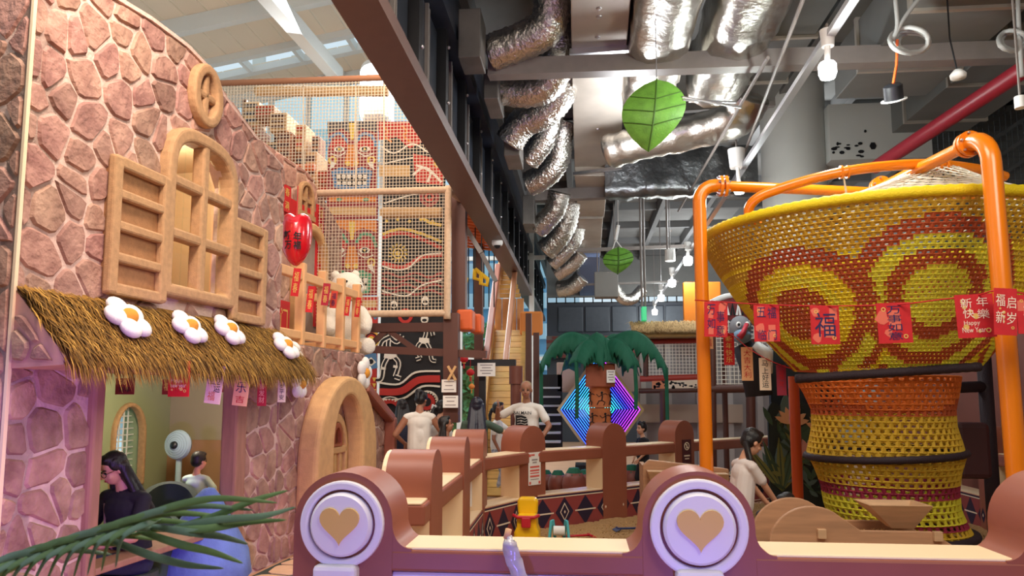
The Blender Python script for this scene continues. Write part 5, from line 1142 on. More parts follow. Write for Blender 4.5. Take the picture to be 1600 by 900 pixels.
mb = MB(); mb.tube([pts[0] + V((-.01, .0, -.01)), pts[0] + V((.0, 0, .03))], .014, 10); obj('cork', mb, mat('cork', (222, 170, 120), .6), t, smooth=True)
# sand
zs = .06; rd = random.Random(12); mb = MB(); nx, ny = 90, 90; x0, x1, y0, y1 = -1.0, 4.6, 3.6, 10.9
def inside(x, y):
    if math.hypot(x - 3.7, y - 11.5) < .0: return False
    if y > 10.4 and x > 2.9: return False
    if y < 7.7: return x > -.98
    return (x - (-1.0)) * tb.y - (y - 8.2) * tb.x > 0
idx = {}
for j in range(ny + 1):
    for i in range(nx + 1):
        x, y = x0 + (x1 - x0) * i / nx, y0 + (y1 - y0) * j / ny
        idx[i, j] = len(mb.v); mb.v.append((x, y, zs + .035 * mnoise.noise(V((x * 2.2, y * 2.2, 0))) + .015 * mnoise.noise(V((x * 9, y * 9, 3)))))
for j in range(ny):
    for i in range(nx):
        x, y = x0 + (x1 - x0) * (i + .5) / nx, y0 + (y1 - y0) * (j + .5) / ny
        if inside(x, y): mb.f.append((idx[i, j], idx[i + 1, j], idx[i + 1, j + 1], idx[i, j + 1])); mb.m.append(0)
ms = mat('sand_grain', (204, 160, 104), .9, var=.5, vs=60, col2=(150, 108, 62), bump=1, bs=90)
sand = obj('sand', mb, ms, kind='stuff', smooth=True); sand['label'] = 'tan grain covering the floor of the sand pit'; sand['category'] = 'sand'
mb = MB()
for i in range(7000):
    x, y = rd.uniform(-.9, 4.4), rd.uniform(6.2, 11)
    if not inside(x - .25, y + .25): continue
    z = zs + .035 * mnoise.noise(V((x * 2.2, y * 2.2, 0))) + .012; s = rd.uniform(.006, .013); a = rd.uniform(0, 3)
    mb.k = rd.choice((0, 0, 1)); mb.add([(x - s, y, z), (x + s * math.cos(a), y + s * math.sin(a), z + s * .2), (x, y + s, z), (x, y, z + s)], [(0, 1, 3), (1, 2, 3), (2, 0, 3)])
g = obj('loose_grain', mb, [mat('grain_light', (236, 198, 138), .8), mat('grain_dark', (150, 104, 60), .8)], kind='stuff'); g['label'] = 'loose pale and brown grains strewn over the sand pit'; g['category'] = 'grain'
# yellow ride-on toy
c = aZ(824, 848, zs); t = thing('ride_on_toy', 'yellow plastic ride-on toy with a red handlebar standing in the sand', 'toy', c); k = c.y / F
my = mat('yellow_plastic', (246, 196, 20), .35, coat=.2); mrd = mat('red_plastic', (196, 36, 52), .35)
TM = Mx.Translation(c)
mb = MB(); P = [(-19 * k, 0), (19 * k, 0), (19 * k, 18 * k), (16 * k, 26 * k), (15 * k, 44 * k), (-15 * k, 44 * k), (-15 * k, 26 * k), (-19 * k, 18 * k)]; mb.prism(P, -.14, .14, frame(c, (1, 0, 0), (0, -1, 0))); obj('body', mb, my, t, bevel=.03, seg=3)
mb = MB(); P = [(-15 * k, 40 * k), (15 * k, 40 * k), (16 * k, 60 * k), (13 * k, 67 * k), (-13 * k, 67 * k), (-16 * k, 60 * k)]; mb.prism(P, -.1, .02, frame(c + V((0, .05, 0)), (1, 0, 0), (0, -1, 0))); obj('backrest', mb, my, t, bevel=.03, seg=3)
mb = MB(); mb.tube([c + V((-20 * k, -.16, 45 * k)), c + V((-12 * k, -.18, 42 * k)), c + V((12 * k, -.18, 42 * k)), c + V((20 * k, -.16, 45 * k))], .017, 10); obj('handlebar', mb, mrd, t, smooth=True)
mb = MB(); mb.bb((c.x - 7 * k, c.y - .2, c.z + 27 * k), (c.x + 7 * k, c.y - .14, c.z + 42 * k)); obj('steering_block', mb, mrd, t, bevel=.01)
mb = MB(); mb.bb((c.x + 15 * k, c.y - .1, c.z), (c.x + 27 * k, c.y + .1, c.z + 7 * k)); obj('footrest', mb, my, t, bevel=.015)
# turquoise sand mill
c = aZ(874, 846, zs); t = thing('sand_mill', 'small turquoise toy sand mill with a white drum beside the yellow toy', 'toy', c); k = c.y / F; mq = mat('turquoise_plastic', (70, 178, 190), .4)
for s in (-1, 1):
    M = frame(c + V((s * .075, 0, 0)), (-.35 * s, 1, 0), (1, .35 * s, 0)); mb = MB(); mb.band([(-.11, 0), (.11, 0), (.04, .22), (-.04, .22)], [(-.06, .03), (.06, .03), (.02, .17), (-.02, .17)], -.012, .012, M); obj('side_frame', mb, mq, t, bevel=.006)
mb = MB(); mb.tube([c + V((-.06, 0, .11)), c + V((.06, 0, .11))], .05, 16); obj('drum', mb, M_white, t, smooth=True, autosm=40)
def rake(lab, p, q, m, y=.0):
    p, q = aZ(*p, zs + .03), aZ(*q, zs + .03); t = thing('toy_rake', lab, 'toy', p); mb = MB(); mb.tube([p, q], .012, 8); obj('handle', mb, m, t, smooth=True)
    d = (q - p).normalized(); s = V((-d.y, d.x, 0)); mb = MB(); mb.tube([q - s * .06, q + s * .06], .014, 8)
    for k_ in (-.06, -.02, .02, .06): mb.tube([q + s * k_, q + s * k_ + d * .05 + V((0, 0, -.02))], .008, 6)
    obj('rake_head', mb, m, t)
rake('red plastic toy rake lying on the sand right of the turquoise mill', (878, 838), (922, 836), mrd); rake('dark blue plastic toy rake lying on the sand by the wooden board', (1003, 825), (966, 826), mat('blue_plastic', (30, 54, 110), .4))
# upright wooden play board with hoppers
Yb_ = 7.3; a, b = aY(1004, 718, Yb_), aY(1138, 733, Yb_); t = thing('wooden_play_board', 'upright plywood play board with two wooden hoppers left of the girl', 'play board', ((a.x + b.x) / 2, Yb_, zs))
M = frame((0, Yb_, 0), (1, 0, 0), (0, -1, 0)); mb = MB(); mb.prism([(a.x, zs), (b.x, zs), (b.x, b.z), (b.x - .05, b.z + .01), (a.x + .06, a.z), (a.x, a.z - .05)], -.03, .03, M); obj('board', mb, M_ply, t, bevel=.008)
for px0, px1, y0, y1 in ((1010, 1044, 734, 762), (1104, 1134, 738, 764)):
    p, q = aY(px0, y1, Yb_ - .03), aY(px1, y0, Yb_ - .03); w_ = (q.x - p.x); mb = MB()
    mb.hexa([(p.x + w_ * .3, Yb_ - .1, p.z), (q.x - w_ * .3, Yb_ - .1, p.z), (q.x - w_ * .3, Yb_ - .03, p.z), (p.x + w_ * .3, Yb_ - .03, p.z), (p.x, Yb_ - .2, q.z), (q.x, Yb_ - .2, q.z), (q.x, Yb_ - .03, q.z), (p.x, Yb_ - .03, q.z)]); obj('hopper', mb, M_woodl, t, bevel=.006)
mb = MB(); mb.bb((a.x, Yb_ + .03, .3), (a.x + .04, Yb_ + .45, a.z - .06)); obj('side_panel', mb, M_ply, t)
p = aY(1007, 765, Yb_ - .04); mb = MB(); mb.bar(aY(1008, 763, Yb_ - .05), aY(1022, 775, Yb_ - .05), .04, .03); obj('brace', mb, M_woodl, t)
# plywood sand table with round ends and hopper
Yt = 5.35; M = frame((0, Yt, 0), (1, 0, 0), (0, -1, 0)); f = lambda px, py, Y=Yt: (aY(px, py, Y).x, aY(px, py, Y).z)
t = thing('sand_table', 'plywood sand table with half round ends and a wooden hopper in front of the net', 'sand table', (f(1345, 850)[0], Yt + .2, 0))
arc = [f(1268 + 66 * math.cos(th), 852 - 61 * math.sin(th)) for th in [PI - k * PI * .74 / 16 for k in range(17)]]
P = arc + [f(1345, 829), f(1456, 831), f(1490, 853)]; P = [(P[0][0], .08)] + P + [(P[-1][0], .08)]
mb = MB(); mb.prism(list(reversed(P)), -.035, 0, M); obj('front_panel', mb, M_ply, t, bevel=.006)
M2 = frame((0, Yt + .42, 0), (1, 0, 0), (0, -1, 0)); P2 = [(x - .02, z + .0) for x, z in P]; mb = MB(); mb.prism(list(reversed(P2)), -.035, 0, M2); obj('back_panel', mb, M_ply, t, bevel=.006)
a, b = f(1300, 838), f(1470, 838); mb = MB(); mb.bb((a[0] - .3, Yt + .035, a[1] - .1), (b[0], Yt + .42, a[1] - .06)); obj('tray', mb, M_ply, t)
a_ = f(1215, 852); mb = MB(); mb.bb((a_[0] + .02, Yt + .03, .08), (a_[0] + .06, Yt + .42, .45)); mb.bb((b[0] - .05, Yt + .03, .08), (b[0] - .01, Yt + .42, .45)); obj('end_panel', mb, M_ply, t)
for px, py in ((1283, 833), (1464, 837)): x, z = f(px, py); mb = MB(); mb.bb((x - .028, Yt - .03, z - .035), (x + .028, Yt + .01, z + .03)); obj('tenon', mb, M_woodl, t, bevel=.004)
Yh = Yt + .2; q = [f(1345, 779, Yh), f(1442, 786, Yh), f(1424, 824, Yh), f(1389, 824, Yh)]; h0, h1 = Yh - .16, Yh + .16; x0, x1 = q[0][0], q[1][0]; zt2 = q[1][1]; zb2_ = q[2][1]; xa, xb = q[3][0], q[2][0]
ins = .03; vs = []
for d_ in (0, ins): vs += [(x0 + d_, h0 + d_, zt2), (x1 - d_, h0 + d_, zt2), (x1 - d_, h1 - d_, zt2), (x0 + d_, h1 - d_, zt2), (xa + d_, Yh - .05 + d_ * .5, zb2_), (xb - d_, Yh - .05 + d_ * .5, zb2_), (xb - d_, Yh + .05 - d_ * .5, zb2_), (xa + d_, Yh + .05 - d_ * .5, zb2_)]
fs = []
for o_, rv in ((0, 0), (8, 1)):
    for i in range(4): j = (i + 1) % 4; fq = (o_ + 4 + i, o_ + 4 + j, o_ + j, o_ + i); fs.append(tuple(reversed(fq)) if rv else fq)
for i in range(4): j = (i + 1) % 4; fs += [(i, j, 8 + j, 8 + i), (4 + j, 4 + i, 12 + i, 12 + j)]
mb = MB(); mb.add(vs, fs); obj('hopper', mb, M_woodl, t)
mb = MB(); rd = random.Random(6)
for i in range(900):
    x = rd.gauss((xa + xb) / 2 - .05, .17); y = rd.uniform(Yt + .05, Yt + .4); z = a[1] - .06 + max(0, .05 - abs(x - xa) * .1) * rd.random() + .004; s = rd.uniform(.005, .01)
    if x > b[0] - .05: continue
    mb.add([(x - s, y, z), (x + s, y, z), (x, y + s, z), (x, y, z + s)], [(0, 1, 3), (1, 2, 3), (2, 0, 3)])
obj('grain', mb, MATS['grain_light'], t, kind='stuff')
# ================================================================== yellow crocheted funnel net on its orange pipe frame
def pipe(name, pts, r, par, m=M_orange, n=14, sub=0): 
    mb = MB(); mb.tube(pts, r, n); return obj(name, mb, m, par, smooth=True, autosm=60)
PF = thing('orange_pipe_frame', 'glossy orange pipe frame carrying the yellow crocheted net', 'frame', (2.6, 6.2, 0))
A1 = aZ(1092, 287, 3.35); A2 = aZ(1540, 196, 3.35); A3 = aZ(1366, 298, 3.35)
pb = aY(1097, 745, A1.y); 
# left post with its elbow
bx = A1.x + (aY(1097, 745, A1.y).x - aY(1092, 300, A1.y).x) * 0; el = [(A1.x, A1.y, 0), (A1.x, A1.y, 3.2)] + [tuple(A1 + V((.13 - .13 * math.cos(t), .0, -.13 + .13 * math.sin(t) - .02))) for t in [PI / 2 * k / 6 for k in range(7)]] + [tuple(A1 + V((.2, .02, -.02)))]
pipe('post', el, .055, PF)
E4 = A1 + (A3 - A1) * 2.6; E4.z = 3.33
pipe('crosspipe', [A1 + V((.16, .01, -.02)), E4], .044, PF)
# right post, bending at the top toward the joint
dr = (A3 - A2); dn = dr.normalized()
base = aY(1592, 765, A2.y); el = [(base.x, A2.y, 0), (base.x, A2.y, .6), (A2.x + .02, A2.y, 3.1)] + [tuple(A2 + V((.02, 0, -.25)) + V((0, 0, .2 * math.sin(t))) + dn * (.2 - .2 * math.cos(t))) for t in [PI / 2 * k / 6 for k in range(1, 7)]]
pipe('post', el, .060, PF); e = V(el[-1])
pipe('crosspipe', [e, A3 + dn * .1], .046, PF)
for p, d in ((A1 + V((.2, .02, -.02)), V((1, .05, 0))), (e + dn * .03, dn), (A3 - dn * .12, dn)):
    for s in (-.02, .02):
        mb = MB(); mb.lathe([(.05, -.012), (.088, -.012), (.088, .012), (.05, .012)], 20, frame(p + d * s, d.orthogonal(), d)); obj('flange', mb, M_orange, PF, smooth=True, autosm=40)
    for k in range(6):
        a = 2 * PI * k / 6; o_ = d.orthogonal().normalized(); q = p + o_ * .072 * math.cos(a) + d.cross(o_).normalized() * .072 * math.sin(a); mb = MB(); mb.tube([q - d * .05, q + d * .05], .008, 6); obj('bolt', mb, M_alum, PF)
# curved hoop pipe over the rim
hp = [aY(1186, 352, 6.0), aY(1170, 332, 6.0), aY(1180, 312, 5.95), aY(1215, 296, 5.9), aY(1300, 272, 5.8), aY(1380, 260, 5.8), aY(1460, 257, 5.85), aY(1535, 266, 6.0), aY(1570, 276, 6.1)]
pipe('hoop_pipe', spline(hp, 8), .04, PF)
for px, py, Y in ((1318, 269, 5.8), (1472, 257, 5.85)):
    c = aY(px, py, Y)
    for s in (-.02, .03): mb = MB(); mb.lathe([(.04, -.008), (.052, -.008), (.052, .008), (.04, .008)], 16, frame(c + V((s, 0, 0)), (0, 0, 1), (1, 0, .12)), cap=False); obj('clamp', mb, M_orange, PF)
mb = MB(); mb.tube([aY(1318, 275, 5.8), aY(1322, 300, 5.82), aY(1320, 312, 5.5)], .008, 6); obj('rope_tie', mb, M_rope, PF)
# short post and neck bars
c = aY(1240, 600, 8.0); pipe('post', [(c.x, c.y, 0), (c.x, c.y, aY(1240, 588, 8.0).z)], .055, PF, mat('red_orange_pipe', (206, 84, 36), .35, coat=.3))
# --- net surface
CX, CY, ZR, R0 = 2.59, 6.72, 2.99, 1.50
prof = [(2.99, 1.50, 0), (2.72, 1.35, 0), (2.42, 1.17, 0), (2.1, .96, .0), (1.80, .71, -.0)]
def cone(px, py, Y): p = aY(px, py, Y); return p
low = []
for y, l, r in ((590, 1246, 1488), (612, 1260, 1486), (640, 1273, 1481), (665, 1274, 1483), (690, 1270, 1491), (708, 1266, 1496)):
    a, b = aY(l, y, CY), aY(r, y, CY); low.append((a.z, (b.x - a.x) / 2, (a.x + b.x) / 2 - CX))
low2 = []
for y, l, r in ((708, 1266, 1496), (735, 1279, 1489), (760, 1288, 1487), (790, 1293, 1490), (815, 1304, 1502), (833, 1312, 1513)):
    a, b = aY(l, y, CY), aY(r, y, CY); low2.append((a.z, (b.x - a.x) / 2, (a.x + b.x) / 2 - CX))
low3 = []
for y, l, r in ((833, 1312, 1513), (850, 1316, 1519), (880, 1312, 1524)):
    a, b = aY(l, y, CY), aY(r, y, CY); low3.append((max(a.z, .07), (b.x - a.x) / 2, (a.x + b.x) / 2 - CX))
NC = {'y': (226, 198, 24), 'd': (196, 152, 26), 'r': (176, 78, 30), 'o': (214, 110, 34), 'g': (216, 206, 52), 'm': (150, 36, 66), 'l': (206, 168, 44)}
NM = {k: mat('net_' + k, v, .7, bump=.4, bs=120) for k, v in NC.items()}; NK = list(NM)
def ellip(th, s, e):
    dt = (th - e[0] + PI) % (2 * PI) - PI; return math.hypot(dt / e[2], (s - e[1]) / e[3])
def eyes(th, s):
    """spiral eyes in the (angle, distance below the rim) coordinates of the net"""
    best = None
    for e, cols in EYES:
        d = ellip(th, s + ((th - e[0] + PI) % (2 * PI) - PI) * e[4], e)
        if d < 1: return cols[min(len(cols) - 1, int(d * len(cols)))]
    for e, cols in EYES:
        d = ellip(th, s + ((th - e[0] + PI) % (2 * PI) - PI) * e[4], e)
        if s > e[1] + .15 and 1 < d < 1.45: return 'g' if d < 1.2 else ('r' if d < 1.36 else 'y')
    if s < .13: return 'l'
    if s < .40: return 'd'
    return 'y' if (int(s * 14) % 3) else 'l'
def crochet(profile, cell, colour, name, label=None, thick=.012, hole=.62, par=None, tilt=0):
    ss = [0]; P = [V((p[1], 0, p[0])) for p in profile]
    for a, b in zip(profile, profile[1:]): ss.append(ss[-1] + math.hypot(a[0] - b[0], a[1] - b[1]))
    L = ss[-1]; nr = max(2, round(L / (cell * .86))); nth = int(2 * PI * max(p[1] for p in profile) * .72 / cell)
    def S(th, s):
        s = min(max(s, 0), L)
        for i in range(len(ss) - 1):
            if s <= ss[i + 1] + 1e-9: break
        k = (s - ss[i]) / (ss[i + 1] - ss[i]); a, b = profile[i], profile[i + 1]; z = a[0] + (b[0] - a[0]) * k; r = a[1] + (b[1] - a[1]) * k; dx = a[2] + (b[2] - a[2]) * k
        x_, y_ = r * math.cos(th), r * math.sin(th); return V((CX + dx + x_, CY + y_, z + tilt * x_)), V((math.cos(th), math.sin(th), .3))
    mb = MB(); dth = 2 * PI / nth; dl = L / nr; vs = mb.v; OUT = {}
    def outer(i, j):
        key = (i % (2 * nth), j)
        if key not in OUT:
            p, n = S(i * dth / 2, j * dl); OUT[key] = len(vs); vs.append(tuple(p + n * thick * .5))
        return OUT[key]
    for j in range(nr):
        sh = j % 2
        for i in range(nth):
            c2_ = 2 * i + sh; th = (c2_ + 1) * dth / 2; s = (j + .5) * dl; k = NK.index(colour(th, s))
            o6 = [outer(c2_, j), outer(c2_ + 1, j), outer(c2_ + 2, j), outer(c2_ + 2, j + 1), outer(c2_ + 1, j + 1), outer(c2_, j + 1)]; b = len(vs)
            for q in range(6):
                a = [-2.4, -1.5708, -.74, .74, 1.5708, 2.4][q]; p, n = S(th + math.cos(a) * dth * .5 * hole, s + math.sin(a) * dl * .5 * hole); vs.append(tuple(p - n * thick * .5))
            for q in range(6): r_ = (q + 1) % 6; mb.f.append((o6[q], o6[r_], b + r_, b + q)); mb.m.append(k)
    o = obj(name, mb, [NM[k] for k in NK], par, kind='stuff'); so = o.modifiers.new('thick', 'SOLIDIFY'); so.thickness = thick * .9; so.offset = 0
    return o, S, L
FN = thing('crochet_net_funnel', 'huge yellow and orange crocheted climbing net funnel with spiral eye patterns', 'climbing net', (CX, CY, .06))
def net_coords(px, py):
    """angle and distance below rim of the net surface seen at a point of the photograph (near side)"""
    d = ray(px, py); best = None; t = 3.0
    while t < 9:
        p = CP + d * t; z = p.z
        if z <= 3.04:
            for a, b in zip(prof, prof[1:]):
                if b[0] <= z <= a[0] + .05:
                    k = (z - a[0]) / (b[0] - a[0]); r = a[1] + (b[1] - a[1]) * k
                    if math.hypot(p.x - CX, p.y - CY) < r:
                        s = sum(math.hypot(q[0] - w_[0], q[1] - w_[1]) for q, w_ in zip(prof, prof[1:]) if w_[0] >= a[0] - 1e-6) + math.hypot(z - a[0], r - a[1]); return math.atan2(p.y - CY, p.x - CX), s
        t += .01
    return None
e1 = net_coords(1252, 492); e2 = net_coords(1462, 462); e3 = net_coords(1594, 400) 
print('eyes', e1, e2, e3)
ringc = ['r', 'r', 'o', 'r', 'g', 'g', 'y', 'r', 'r', 'r', 'y', 'g', 'g', 'y', 'r', 'r', 'r']
EYES = [((e1[0], e1[1], .56, .56, .18), ['r', 'r', 'r', 'r', 'r', 'y', 'g', 'y', 'y', 'r', 'r', 'r']), ((e2[0], e2[1], .52, .62, -.08), ['g', 'g', 'g', 'g', 'g', 'g', 'r', 'r', 'r', 'g', 'g', 'g', 'r', 'r', 'r']), ((e2[0] + 1.3, e2[1], .6, .6, 0), ['g', 'g', 'r', 'r', 'y', 'r']), ((e1[0] - 1.4, e1[1], .6, .6, 0), ['r', 'r', 'g', 'y', 'r']), ((e1[0] + PI, e1[1], .6, .6, 0), ['r', 'r', 'g', 'y', 'r'])]
crochet(prof, .045, eyes, 'upper_net', par=FN)
crochet(low, .056, lambda th, s: 'o' if s < .26 + .05 * math.sin(th * 3) else ('r' if s < .33 else 'l'), 'neck_net', par=FN, hole=.74)
crochet(low2, .056, lambda th, s: 'm' if (.25 < s < .33 or .52 < s < .60) else ('g' if .33 <= s <= .52 else 'l'), 'lower_net', par=FN, hole=.73)
crochet(low3, .056, lambda th, s: 'l', 'foot_net', par=FN, hole=.73)
# rope-wrapped rim
n = 260; mb = MB(); pts = [(CX + R0 * math.cos(2 * PI * i / n), CY + R0 * math.sin(2 * PI * i / n), ZR) for i in range(n)]; mb.tube(pts, [.038 * (1.10 if i % 2 else .93) for i in range(n)], 10, closed=True); obj('rim', mb, mat('rim_wrap', (240, 212, 20), .6, bump=.4, bs=90), FN, smooth=True)
mk = mat('dark_hoop', (44, 30, 40), .7, bump=.3, bs=80)
for (z, r, dx), rr_ in ((low[-1], .03), (low2[-1], .035)):
    n = 90; mb = MB(); pts = [(CX + dx + (r + .01) * math.cos(2 * PI * i / n), CY + (r + .01) * math.sin(2 * PI * i / n), z + .05 * (r * math.cos(2 * PI * i / n))) for i in range(n)]; mb.tube(pts, [rr_ * (1.06 if i % 2 else .96) for i in range(n)], 8, closed=True); obj('hoop', mb, mk, FN, smooth=True)
a, b = aY(1243, 592, CY - .72), aY(1532, 573, CY - .72); mb = MB(); n = 40; mb.tube([a + (b - a) * (i / n) for i in range(n + 1)], [.035 * (1.07 if i % 2 else .96) for i in range(n + 1)], 8); obj('neck_bar', mb, mk, FN, smooth=True)
# white net tent above the rim
ap = aY(1462, 262, 6.0); mb = MB(); n = 26; m_ = 9; ring = [V((CX + .1 + 1.15 * math.cos(2 * PI * i / n), CY - .25 + 1.15 * math.sin(2 * PI * i / n), ZR + .05)) for i in range(n)]; tp = [ap + V((.12 * math.cos(2 * PI * i / n), .12 * math.sin(2 * PI * i / n), 0)) for i in range(n)]
G = lambda i, j: tp[i % n] + (ring[i % n] - tp[i % n]) * ((j / m_) ** 1.1) - V((0, 0, .03 * math.sin(PI * j / m_)))
for i in range(n):
    mb.tube([G(i + j, j) for j in range(m_ + 1)], .006, 4, cap=False); mb.tube([G(i - j, j) for j in range(m_ + 1)], .006, 4, cap=False)
obj('tent_net', mb, M_ropew, FN, kind='stuff')
# dark legs behind the net
t = thing('dark_support_frame', 'black padded support posts right behind the neck of the yellow net', 'frame', aY(1535, 830, 8.2)); 
mb = MB(); a = aY(1536, 545, 8.2); mb.tube([(a.x, 8.2, .05), (a.x, 8.2, a.z)], .07, 10); obj('post', mb, mk, t, smooth=True)
mb = MB(); mb.tube([aY(1480, 606, 8.0), aY(1536, 604, 8.2)], .06, 10); obj('crossbar', mb, mk, t, smooth=True)
mb = MB(); p, q = aY(1490, 700, 8.0), aY(1540, 660, 8.0); mb.bb((p.x, 7.9, p.z - .3), (q.x, 8.1, q.z)); obj('padding', mb, mat('maroon_dark', (70, 36, 40), .6), t, bevel=.05)
# ------------------------------------------------------------------ red paper cards on the cord
def card(lab, px, Y, w_, rows, tiltx=0, base=M_redf, deco=M_salmon, cat='banner', grp=None, ang=0, slope=0, name='banner_card'):
    """px: x0,y0,x1,y1 in the photograph; the card stands at distance Y and faces the hall"""
    x0, y0, x1, y1 = px; c = aY((x0 + x1) / 2, (y0 + y1) / 2, Y); k = Y / F; W, Hh = (x1 - x0) * k / max(.35, math.cos(ang)), (y1 - y0) * k
    t = thing(name, lab, cat, c - V((0, 0, Hh / 2)), grp); M = frame(c, (math.cos(ang), math.sin(ang), -slope), (math.sin(ang) * 1.0, -math.cos(ang), tiltx))
    mb = MB(); mb.prism([(-W / 2, -Hh / 2), (W / 2, -Hh / 2), (W / 2, Hh / 2), (-W / 2, Hh / 2)], -.003, .003, M); obj('sheet', mb, base, t)
    by = {}
    g = lambda m: by.setdefault(m.name, (MB(), m))[0]
    rd = random.Random(int(x0 * 7 + y0))
    if deco:
        for i in range(5):
            a, b = rd.uniform(-.36, .36) * W, rd.uniform(-.38, .38) * Hh; r_ = rd.uniform(.09, .17) * min(W, Hh); q = rd.random() * PI
            if deco is M_salmon: g(deco).prism([(a + r_ * 1.5 * math.cos(q + v) * (1 if v % 2 < 1 else .6), b + r_ * 1.4 * math.sin(q + v)) for v in [k_ * 2 * PI / 8 for k_ in range(8)]] if i % 2 else [(a - r_, b - r_ * 1.6), (a + r_, b - r_ * 1.6), (a + r_, b + r_ * 1.6), (a - r_, b + r_ * 1.6)], .003, .0036 + .0003 * i, M, cap0=False)
            else: g(deco).prism(circ(a, b, r_ * .5, n=8), .003, .0036 + .0003 * i, M, cap0=False)
        for s in (-1, 1):
            g(M_gold).band(circ(s * .3 * W, -.34 * Hh * s, .07 * W, n=10), circ(s * .3 * W, -.34 * Hh * s, .04 * W, n=10), .0036, .0056, M)
    for s_, x, y, a, b, m in rows: text(g(m), s_, 1, M, 0, .0052, fit=(a * W, b * Hh)) if False else _txt(g(m), s_, M, x * W, y * Hh, a * W, b * Hh)
    for b_, m in by.values():
        if b_.v: obj('print', b_, m, t, kind='stuff')
    return t
def _txt(mb, s, M, x, y, a, b, z=.0062): text(mb, s, 1, M @ Mx.Translation((x, y, 0)), 0, z, fit=(a, b))
def vtxt(s, a=.4, h=.8, m=M_ink, x=0, y=0):
    n = len(s); return [(c, x, y + h / 2 - h * (i + .5) / n, a, h / n * .88, m) for i, c in enumerate(s)]
GC = 'red new year cards on the cord before the net'
YC = 5.35
card('red card with four navy characters, leftmost before the yellow net beside the orange post', (1101, 472, 1136, 526), 5.9, 0, [('万', -.2, .28, .34, .3, M_ink), ('事', .2, .08, .34, .32, M_ink), ('如', -.2, -.12, .34, .3, M_ink), ('意', .18, -.32, .34, .3, M_ink)], grp=GC, slope=.03)
card('red card with four navy characters in two rows, second from the left orange post', (1179, 477, 1217, 533), 5.7, 0, [('五', -.2, .3, .34, .26, M_ink), ('福', .2, .28, .34, .3, M_ink), ('临', -.2, -.32, .32, .28, M_ink), ('门', .2, -.32, .32, .28, M_ink)], grp=GC)
card('red card with one big navy fortune character, third from the left orange post', (1268, 478, 1310, 537), 5.45, 0, [('福', 0, 0, .72, .62, M_ink)], grp=GC)
card('red card with four navy characters written downwards, fourth from the left orange post', (1373, 474, 1422, 535), 5.15, 0, vtxt('万事如意', .42, .86), grp=GC, slope=-.03)
card('red card lettered in cream with Happy New Year, left of the right orange post', (1497, 461, 1551, 526), 4.75, 0, [('新', -.22, .3, .3, .22, M_creamw), ('年', .2, .32, .3, .22, M_creamw), ('快', -.18, .06, .3, .22, M_creamw), ('樂', .2, .04, .32, .22, M_creamw), ('Happy', -.12, -.17, .42, .13, M_creamw), ('New Year', -.08, -.32, .62, .12, M_creamw)], deco=M_gold, grp=GC, slope=-.04)
card('red card with cream characters wrapped round the right orange post', (1555, 452, 1587, 522), 4.6, 0, [('福', -.24, .24, .4, .26, M_creamw), ('启', .24, .2, .4, .26, M_creamw), ('新', -.24, -.12, .4, .26, M_creamw), ('岁', .24, -.14, .4, .26, M_creamw)], deco=M_gold, grp=GC, slope=.06)
card('red card at the right edge of the picture, last on the cord', (1591, 462, 1625, 520), 4.6, 0, [('福', 0, .05, .5, .5, M_creamw)], grp=GC)
mb = MB(); mb.tube(spline([aY(1086, 469, 6.1), aY(1118, 471, 5.92), aY(1198, 476, 5.71), aY(1289, 478, 5.46), aY(1398, 476, 5.16), aY(1470, 468, 4.95), aY(1524, 462, 4.77), aY(1560, 454, 4.62), aY(1620, 462, 4.6)], 6), .005, 6); tag(obj('cord', mb, M_red), 'thin red cord strung across the yellow net holding the new year cards', 'cord')
# ================================================================== middle distance: ramp, signs, lanterns, palm, light portal, hut
# plank ramp with handrails
P0, P1 = (757, 700), (806, 700); Yr0, Yr1 = 11.6, 15.2
rt = thing('plank_ramp', 'steep golden wooden plank ramp with side rails rising behind the crowd', 'ramp', aY(785, 690, 12))
rb = [aY(757, 660, Yr0), aY(806, 660, Yr0)]; rtp = [aY(772, 468, Yr1), aY(814, 468, Yr1)]; x0, x1 = aY(760, 640, Yr0).x, aY(812, 640, Yr0).x
zb_, zt_r = -.05, aY(795, 516, 13.8).z; Ra, Rb = V((aY(783, 640, Yr0).x - .06, Yr0, 0.02)), V((aY(795, 517, 13.9).x, 13.9, zt_r)); W = x1 - x0; mgold = mat('gold_plank', (206, 160, 84), .38, var=.15, vs=4, stretch=(1, 6, 6), rnd=.1)
n = 24; dirr = (Rb - Ra).normalized()
for i in range(n):
    p = Ra + (Rb - Ra) * ((i + .5) / n); L = (Rb - Ra).length / n; M = frame(p, (1, 0, 0), dirr.cross(V((1, 0, 0))) * -1); mb = MB(); mb.box((0, 0, 0), (W, L * .93, .04), M); obj('plank', mb, mgold, rt)
for s, nm in ((-1, 'stringer'), (1, 'stringer')):
    mb = MB(); o_ = V((s * (W / 2 + .05), 0, .12)); mb.bar(Ra + o_, Rb + o_, .26, .08, up=(1, 0, 0)); obj(nm, mb, mgold, rt)
mb = MB(); a, b = aY(759, 565, Yr0 + .6), aY(778, 415, 14.6); mb.bar(a, b, .12, .1); obj('handrail', mb, mat('handrail_brown', (150, 82, 56), .4), rt, bevel=.02)
mb = MB(); a, b = aY(790, 566, Yr0 + .6), aY(805, 418, 14.6); mb.bar(a, b, .1, .1); obj('handrail', mb, mat('handrail_light', (176, 118, 84), .35), rt, bevel=.02)
p, q = aY(773, 517, 14.0), aY(819, 466, 14.0)
for i in range(4):
    mb = MB(); d = (q.x - p.x) / 4; mb.bb((p.x + i * d, 14.0, p.z), (p.x + (i + 1) * d - .01, 14.06, q.z)); obj('landing_panel', mb, mat('landing_tan', (214, 150, 88), .45, var=.06), rt, bevel=.01)
